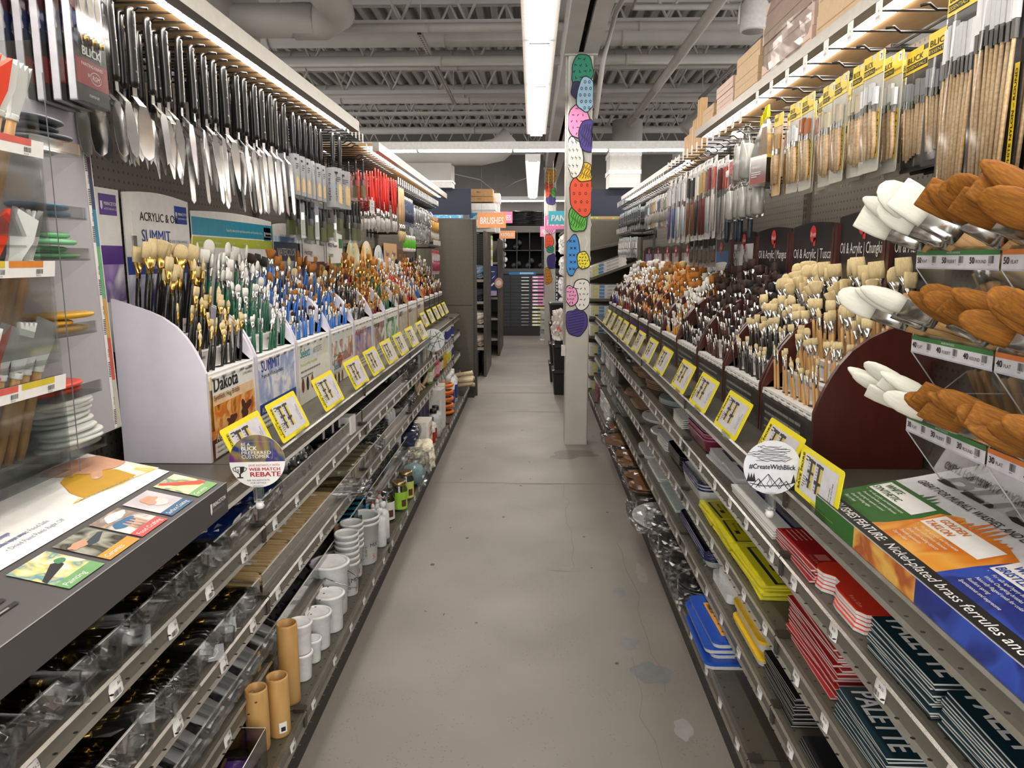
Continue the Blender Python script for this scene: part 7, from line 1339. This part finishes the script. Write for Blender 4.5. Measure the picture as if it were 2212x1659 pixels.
for k, (c, cap, lab, lb) in enumerate((('#7aa04a', INK, '#e9e4d2', 'green tinted bottle with cream label'), ('#c0566a', WHITE, '#e8a9b2', 'pink labelled bottle'), ('#3a2a1e', INK, '#d8cfae', 'dark brown bottle'), ('#d9c23a', WHITE, '#d9a23a', 'yellow labelled bottle'), ('#e9e9e6', WHITE, '#d8d23a', 'white bottle with yellow green label'), ('#e6e6ea', WHITE, '#3f3f8a', 'white bottle with blue label'))):
    row(3, 5.5 + k * .28, .095, -.77, ZB, ('mb', k), B(0, .036, .16, mat(c, .3), cap, lab), 'paint_bottle', lb + ' on middle left shelf', 'bottle')
row(4, 4.4, .11, -.76, ZC, 'dbl', bag_of(plainbox(.12, .09, .07, '#2a2c66'), .15, .1, .09), 'blue_pack', 'dark blue wrapped pack on lowest left shelf', 'pack')
row(3, 4.9, .13, -.78, ZC, 'dpk', plainbox(.10, .11, .14, '#2d2a44', 'box'), 'dark_box', 'dark violet box on lowest left shelf', 'box')
row(5, 5.4, .11, -.78, ZC, 'wcd', plainbox(.05, .09, .15, '#d9dadc', 'box'), 'white_carton', 'upright white carton on lowest left shelf', 'box')
row(8, 6.0, .12, -.77, ZC, 'lb3', B(0, .04, .15, mat('#e3dcc9', .3), WHITE, '#c9a24a'), 'paint_bottle', 'cream bottle with tan label on lowest left shelf', 'bottle')

# ================================================================ beyond the two runs
def endpanel():
    b = MB(); b.box(-1.9, 7.75, 0, -.60, 7.79, 1.79, OLIVE); u = MB(); u.box(-.60, 7.735, 0, -.565, 7.80, 1.79, OLIVE2)
    for i in range(60): u.box(-.594, 7.7345, .1 + i * .028, -.588, 7.7352, .117 + i * .028, INK)
    s_ = MB(); s_.box(-1.9, 7.747, .93, -.61, 7.7505, .936, DARKM); k = MB(); k.box(-1.0, 7.62, 0, -.59, 7.735, .09, DARKM)
    return [('panel', b), ('slotted_upright', u), ('seam', s_), ('base', k)]
put('end_panel', proto('ep', endpanel), Matrix(), 'tall plain olive end panel closing the left run', 'panel')
put('header_board', proto('nh', lambda: [('board', MB().box(-2.6, 8.9, 1.90, -.705, 8.94, 2.19, NAVY)), ('blue_strip', MB().box(-1.6, 8.89, 1.86, -.80, 8.93, 1.898, art('#8ec8e6', '#e6f3fa', '#4aa0d0', s=18)))]), Matrix(), 'dark navy header board above the olive end panel', 'board')
def shelfunit(x0, x1, y0, y1, h, zs):
    def g():
        out = [('back_panel', MB().box(x0, y1 - .03, 0, x1, y1, h, PEGL))]
        for x in (x1 - .03, x0): u = MB(); u.box(x, y0, 0, x + .03, y1, h, OLIVE2); out.append(('upright', u))
        u = out[1][1]; [u.box(x1 - .0005, y0 + .004, .1 + i * .03, x1 + .0008, y0 + .012, .118 + i * .03, INK) for i in range(int(h / .031))]
        for z in zs: out.append(('shelf', MB().box(x0, y0 + .02, z - .03, x1 - .03, y1, z, mat('#8a857a', .4))))
        return out
    return g
put('shelving_unit', proto('su1', shelfunit(-1.6, -.545, 9.0, 10.1, 1.72, (.35, .62, .90, 1.16))), Matrix(), 'first far left shelving unit holding folded cloth behind olive panel', 'shelving')
put('shelving_unit', proto('su2', shelfunit(-1.6, -.47, 11.0, 12.4, 1.68, (.25, .55, .85, 1.1, 1.35))), Matrix(), 'second far left shelving unit with lime edged goods', 'shelving')
def folded(c): return lambda: [(None, crinkle(MB(), .34, .5, .16, mat(c, .8, var=.1), 71 + len(c), .02, 9))]
for z, c, d in ((1.162, '#7d93b0', 'blue grey'), (.902, '#2b3240', 'dark blue'), (.622, '#d2c9bd', 'cream'), (.352, '#b5aaa0', 'beige')): put('folded_cloth', proto(('fc', c), folded(c)), T(-.735, 9.32, z), f'{d} folded cloth pile on first far left shelving unit', 'cloth')
put('black_crate', proto('bcr', lambda: [(None, MB().box(-.96, 9.03, 0, -.64, 9.6, .31, mat('#161616', .4)).box(-.97, 9.02, .29, -.63, 9.61, .316, mat('#1e1e1e', .4)))]), Matrix(), 'black crate under the first far left shelving unit', 'crate')
for i in range(5): put('lime_card', proto('lmc', lambda: [(None, MB().box(-.06, 0, 0, .02, .01, .14, mat('#e6e4da', .5)).box(-.06, -.002, .09, .02, 0, .13, mat('#a6cf2a', .5)))]), T(-.585, 10.95, 1.0 + i * .145), f'white card with lime band on second far left unit, {nth(i)} from the bottom', 'card', 'lime banded cards')
put('poster', proto('pst', lambda: [(None, MB(fr((-.635, 10.9, .88), (1, 0, 0), (0, 0, 1))).rect(0, 0, .13, .42, mat('#1c2a66', .4)).disc(.03, .30, .012, PAPER, .001).disc(.03, .2, .012, PAPER, .001).line([(.05, .34), (.10, .34)], .008, PAPER, .001).line([(.06, .24), (.10, .28)], .008, PAPER, .001).line([(.05, .14), (.09, .18)], .02, PAPER, .001).rect(0, 0, .13, .07, mat('#b9a9c9', .4), .001))]), Matrix(), 'narrow dark blue poster on the second far left unit', 'poster')
put('round_sign', proto('rs4', lambda: [(None, MB(fr((-.475, 10.85, 1.06), (1, 0, 0), (0, 0, 1))).prism([(.06 * math.cos(2 * PI * i / 24), .075 * math.sin(2 * PI * i / 24)) for i in range(24)], -.002, 0, mat('#c9927a', .4)).disc(0, 0, .04, mat('#e6d2c4', .4), .001))]), Matrix(), 'small round tan sign beside the blue poster', 'sign')
# boxes up high
def cbox(w, d, h, c, lid=None, txt=None):
    def g():
        b = MB(); b.box(0, 0, 0, w, d, h, c); out = [('box', b)]
        if lid: out.append(('lid', MB().box(-.01, -.01, h * .78, w + .01, d + .01, h + .005, lid)))
        if txt: q = MB(fr((0, -.0008, 0), (1, 0, 0), (0, 0, 1))); q.text(txt, w * .35, h * .45, h * .4, INK, 0); out.append(('print', q))
        return out
    return g
WB = mat('#dad8d3', .5)
put('storage_box', proto('xb1', cbox(.31, .3, .075, WB, WHITE)), T(-1.22, 8.78, 2.192), 'white lidded storage box on top behind navy header', 'box')
put('storage_box', proto('xb2', cbox(.30, .3, .085, KRAFT, None, 'Bio')), T(-.78, 9.4, 2.145), 'upper kraft carton with black print beside navy header', 'box')
put('storage_box', proto('xb3', cbox(.31, .3, .06, KRAFT, None, 'OLiba')), T(-.78, 9.4, 2.08), 'lower kraft carton with black print beside navy header', 'box')
put('storage_box', proto('xb4', cbox(.32, .3, .335, WB, WHITE)), T(-.78, 9.4, 1.722), 'white box under the kraft cartons', 'box')
put('storage_box', proto('xb5', cbox(.2, .35, .48, WB, WHITE)), T(-.62, 9.72, 1.722), 'tall white box right of the kraft cartons', 'box')
put('blue_sign', proto('bls', lambda: [('board', MB().box(-.76, 9.3, 1.76, -.50, 9.32, 1.945, art('#3a8ab5', '#7ab8d6', '#2a6a94', '#a5d2e4', s=12))), ('lettering', MB(fr((-.75, 9.298, 1.78), (1, 0, 0), (0, 0, 1))).text('DYE', .0, 0, .14, PAPER, 0, bold=.02, width=.25))]), Matrix(), 'blue picture sign lettered in white below the kraft cartons', 'sign')
for z, d in ((2.163, 'lower'), (2.35, 'upper')): put('storage_box', proto('xb6', cbox(.33, .4, .18, WB, WHITE)), T(.83, 8.48, z), f'{d} of two stacked white storage boxes on top at right', 'box')
# hanging category signs
def hsign(w, h, c, t): return lambda: [('board', MB().box(0, 0, 0, w, .012, h, c)), ('lettering', MB(fr((0, -.001, 0), (1, 0, 0), (0, 0, 1))).text(t, w / 2, h * .26, h * .62, PAPER, 0, 'c', bold=.03, shear=.1, width=w * .84)), ('clips', MB().tube([(w * .15, .006, h), (w * .15, .006, h + .5)], .001, GREYT, 4))]
ORS = mat('#f0a064', .4); PKS = mat('#ee86b8', .4); TQS = mat('#3fb8cc', .4)
for t, c, x, y, z, w, h, d in (('BRUSHES', ORS, -.64, 9.0, 1.755, .33, .175, 'orange'), ('FRAMES', PKS, -.565, 11.0, 1.90, .28, .16, 'pink'), ('PORTFOLIOS', ORS, -.5, 11.6, 1.70, .24, .115, 'small orange'), ('PANELS', TQS, .165, 8.0, 1.75, .30, .135, 'turquoise'), ('FRAMES', PKS, .145, 9.3, 1.75, .30, .16, 'pink'), ('FRAMES', PKS, .13, 13.1, 1.77, .26, .17, 'farthest pink')):
    put('category_sign', proto(('cs', t, x), hsign(w, h, c, t)), T(x, y, z), f'{d} hanging category sign lettered in white, ' + ('left of aisle' if x < 0 else 'beside the near pillar'), 'sign')
# back wall cabinets
FB = mat('#23262a', .4)
def rackback():
    out = [('frame', MB().box(-1.0, 14.3, 1.12, .9, 15.1, 1.22, mat('#4a4a48', .4)).box(-1.0, 14.3, 1.88, .9, 15.1, 2.0, mat('#5c5a56', .4)).box(-1.0, 15.0, 1.1, .9, 15.1, 2.0, INK))]
    for i in range(9): out.append(('divider', MB().box(-1.0 + i * .235, 14.3, 1.22, -.985 + i * .235, 15.0, 1.88, mat('#3a3a3a', .4))))
    out.append(('middle_shelf', MB().box(-1.0, 14.3, 1.545, .9, 15.0, 1.56, mat('#3a3a3a', .4)))); return out
put('tube_rack', proto('tbr', rackback), Matrix(), 'dark grid rack of rolled tubes at the end of the aisle', 'rack')
TUBP = lambda c: proto(('tb', c), lambda: [(None, MB().tube([(0, 0, 0), (0, .6, 0)], .052, mat(c, .4), 16))])
for i, (x, z, c, n) in enumerate(((-.55, 1.75, '#efefed', 'white'), (-.53, 1.645, '#efefed', 'white'), (-.55, 1.49, '#efefed', 'white'), (-.52, 1.385, '#efefed', 'white'), (-.55, 1.275, '#efefed', 'white'), (-.31, 1.62, '#2e3032', 'dark'), (-.25, 1.69, '#34363a', 'dark'), (-.34, 1.275, '#34363a', 'dark'), (-.26, 1.31, '#2e3032', 'dark'), (-.08, 1.275, '#3a3c40', 'dark'), (-.02, 1.36, '#3a3c40', 'dark'), (.16, 1.275, '#34363a', 'dark'), (.22, 1.33, '#34363a', 'dark'), (-.78, 1.275, '#2e3032', 'dark'), (-.75, 1.39, '#2e3032', 'dark'), (-.78, 1.62, '#2e3032', 'dark'))):
    put('paper_tube', TUBP(c), T(x, 14.36, z), f'{n} rolled tube lying end out in the dark grid rack, {nth(i if n == "white" else i - 5)} of the {n} ones', 'tube', f'{n} tubes in the grid rack')
def flatfile():
    out = [('body', MB().box(-1.0, 14.0, 0, .9, 14.9, 1.11, FB))]
    q = MB(); q.box(-1.0, 13.97, 0, .9, 14.0, .16, INK); out.append(('plinth', q))
    n = 0
    for g in range(3):
        for i in range(5):
            z = .17 + g * .315 + i * .06; c = '#e58ac0' if n > 5 else '#d3d088'
            d = MB(); d.box(-.39, 13.985, z, .88, 14.0, z + .054, mat('#2a2d31', .4)); d.box(-.20, 13.978, z + .02, -.06, 13.985, z + .028, CHROME); 
            d.box(.0, 13.982, z + .01, .30, 13.985, z + .045, mat(c, .5)); d.box(.02, 13.981, z + .012, .1, 13.9818, z + .04, PAPER); d.box(.36, 13.982, z + .008, .46, 13.985, z + .046, PAPER); d.box(.38, 13.981, z + .016, .44, 13.9818, z + .038, INK); out.append(('drawer', d)); n += 1
            e = MB(); e.box(-.98, 13.985, z, -.41, 14.0, z + .054, mat('#2a2d31', .4)); e.box(-.75, 13.978, z + .02, -.6, 13.985, z + .028, CHROME); out.append(('drawer', e))
    return out
put('flat_file_cabinet', proto('ffc', flatfile), Matrix(), 'black flat file cabinet with pink and yellow drawer labels at aisle end', 'cabinet')
for i in range(2): put('blue_box', proto(('bbx', i), lambda: [(None, MB().box(0, 0, 0, (.06, .5)[i], .1, .045, mat('#2f6ea8', .4)).box((.06, .2)[i], -.001, .01, (.061, .45)[i], 0, .04, mat('#9fd0ee', .4)))]), T((-.72, -.43)[i], 14.1, 1.112), ('short', 'long')[i] + ' blue box on top of the flat file cabinet', 'box')
for k in range(9): put('portfolio', proto('pf', lambda: [(None, crinkle(MB(), 1.0, .5, .05, mat('#17181b', .25), 81, .018, 9))]), T(-.02 + R.uniform(-.05, .05), 14.6, 2.002 + k * .028) @ RZ(R.uniform(-.05, .05)), f'black glossy portfolio on the grid rack, {nth(8 - k)} from the top', 'portfolio', 'black portfolios on the grid rack')
for k in range(3): put('acrylic_bin', proto('abn', lambda: [(None, MB().box(0, 0, 0, .24, .25, .17, FROST).box(.02, .02, .01, .22, .23, .1, mat('#d9dcde', .4)))]), T(.14, 13.2, .18 * k), f'clear storage bin on floor by far pillar, {("lowest", "middle", "top")[k]} of three', 'bin', 'clear bins by the far pillar')
# black bins and bagged goods behind the near pillar
def bbin():
    b = MB(); b.loft([[(x * k, y * k, z) for x, y in rrect(-.12, -.17, .12, .17, .02)] for z, k in ((0, .86), (.22, 1), (.23, 1.06), (.245, 1.06))], mat('#17181a', .35), False); l = MB(); l.loft([[(x * k, y * k, z) for x, y in rrect(-.12, -.17, .12, .17, .02)] for z, k in ((.246, 1.08), (.26, 1.08), (.268, .95))], mat('#202124', .3), False); return [('bin', b), ('lid', l)]
for s_, (x, y, n) in enumerate(((.335, 7.95, 3), (.30, 8.75, 4))):
    for k in range(n): put('storage_bin', proto('sbn', bbin), T(x, y, .269 * k * (1 if s_ == 0 else .85)) @ Matrix.Scale(1 if s_ == 0 else .85, 4), f'black lidded bin behind near pillar, {("nearer", "farther")[s_]} stack, {nth(k)} from the floor', 'bin', 'black lidded bins behind near pillar')
put('goods_rack', proto('gdr', lambda: [('frame', MB().box(.52, 9.0, 0, .56, 12.4, 1.75, OLIVE2)), ('top', MB().box(.42, 9.0, 1.75, .6, 12.4, 1.78, OLIVE))]), Matrix(), 'dark shelving beside far pillar hung with white bags', 'shelving')
for i in range(7):
    for j in range(4): put('hanging_bag', proto('hbg', lambda: [(None, crinkle(MB().lathe([(.02, .02), (.05, .08), (.02, .2)], mat('#e6e2e0', .6), 8), .12, .14, .24, mat('#e9e7e6', .3), 91, .03, 8))]), T(.45, 9.1 + i * .28, .62 + j * .28) @ RZ(R.uniform(0, 3)), f'white bagged item hanging beyond near pillar, {nth(i)} column, {nth(j)} row from bottom', 'bag', 'white bags hanging beyond near pillar')
put('knotted_bag', proto('ktb', lambda: [('bag', crinkle(MB(), .11, .14, .26, mat('#d9d2cc', .4), 93, .03, 10)), ('red_mark', MB().box(-.02, -.066, .08, .02, -.06, .12, mat('#d0553a', .5)))]), T(.235, 6.6, .70), 'small white plastic bag hanging left of near pillar', 'bag')
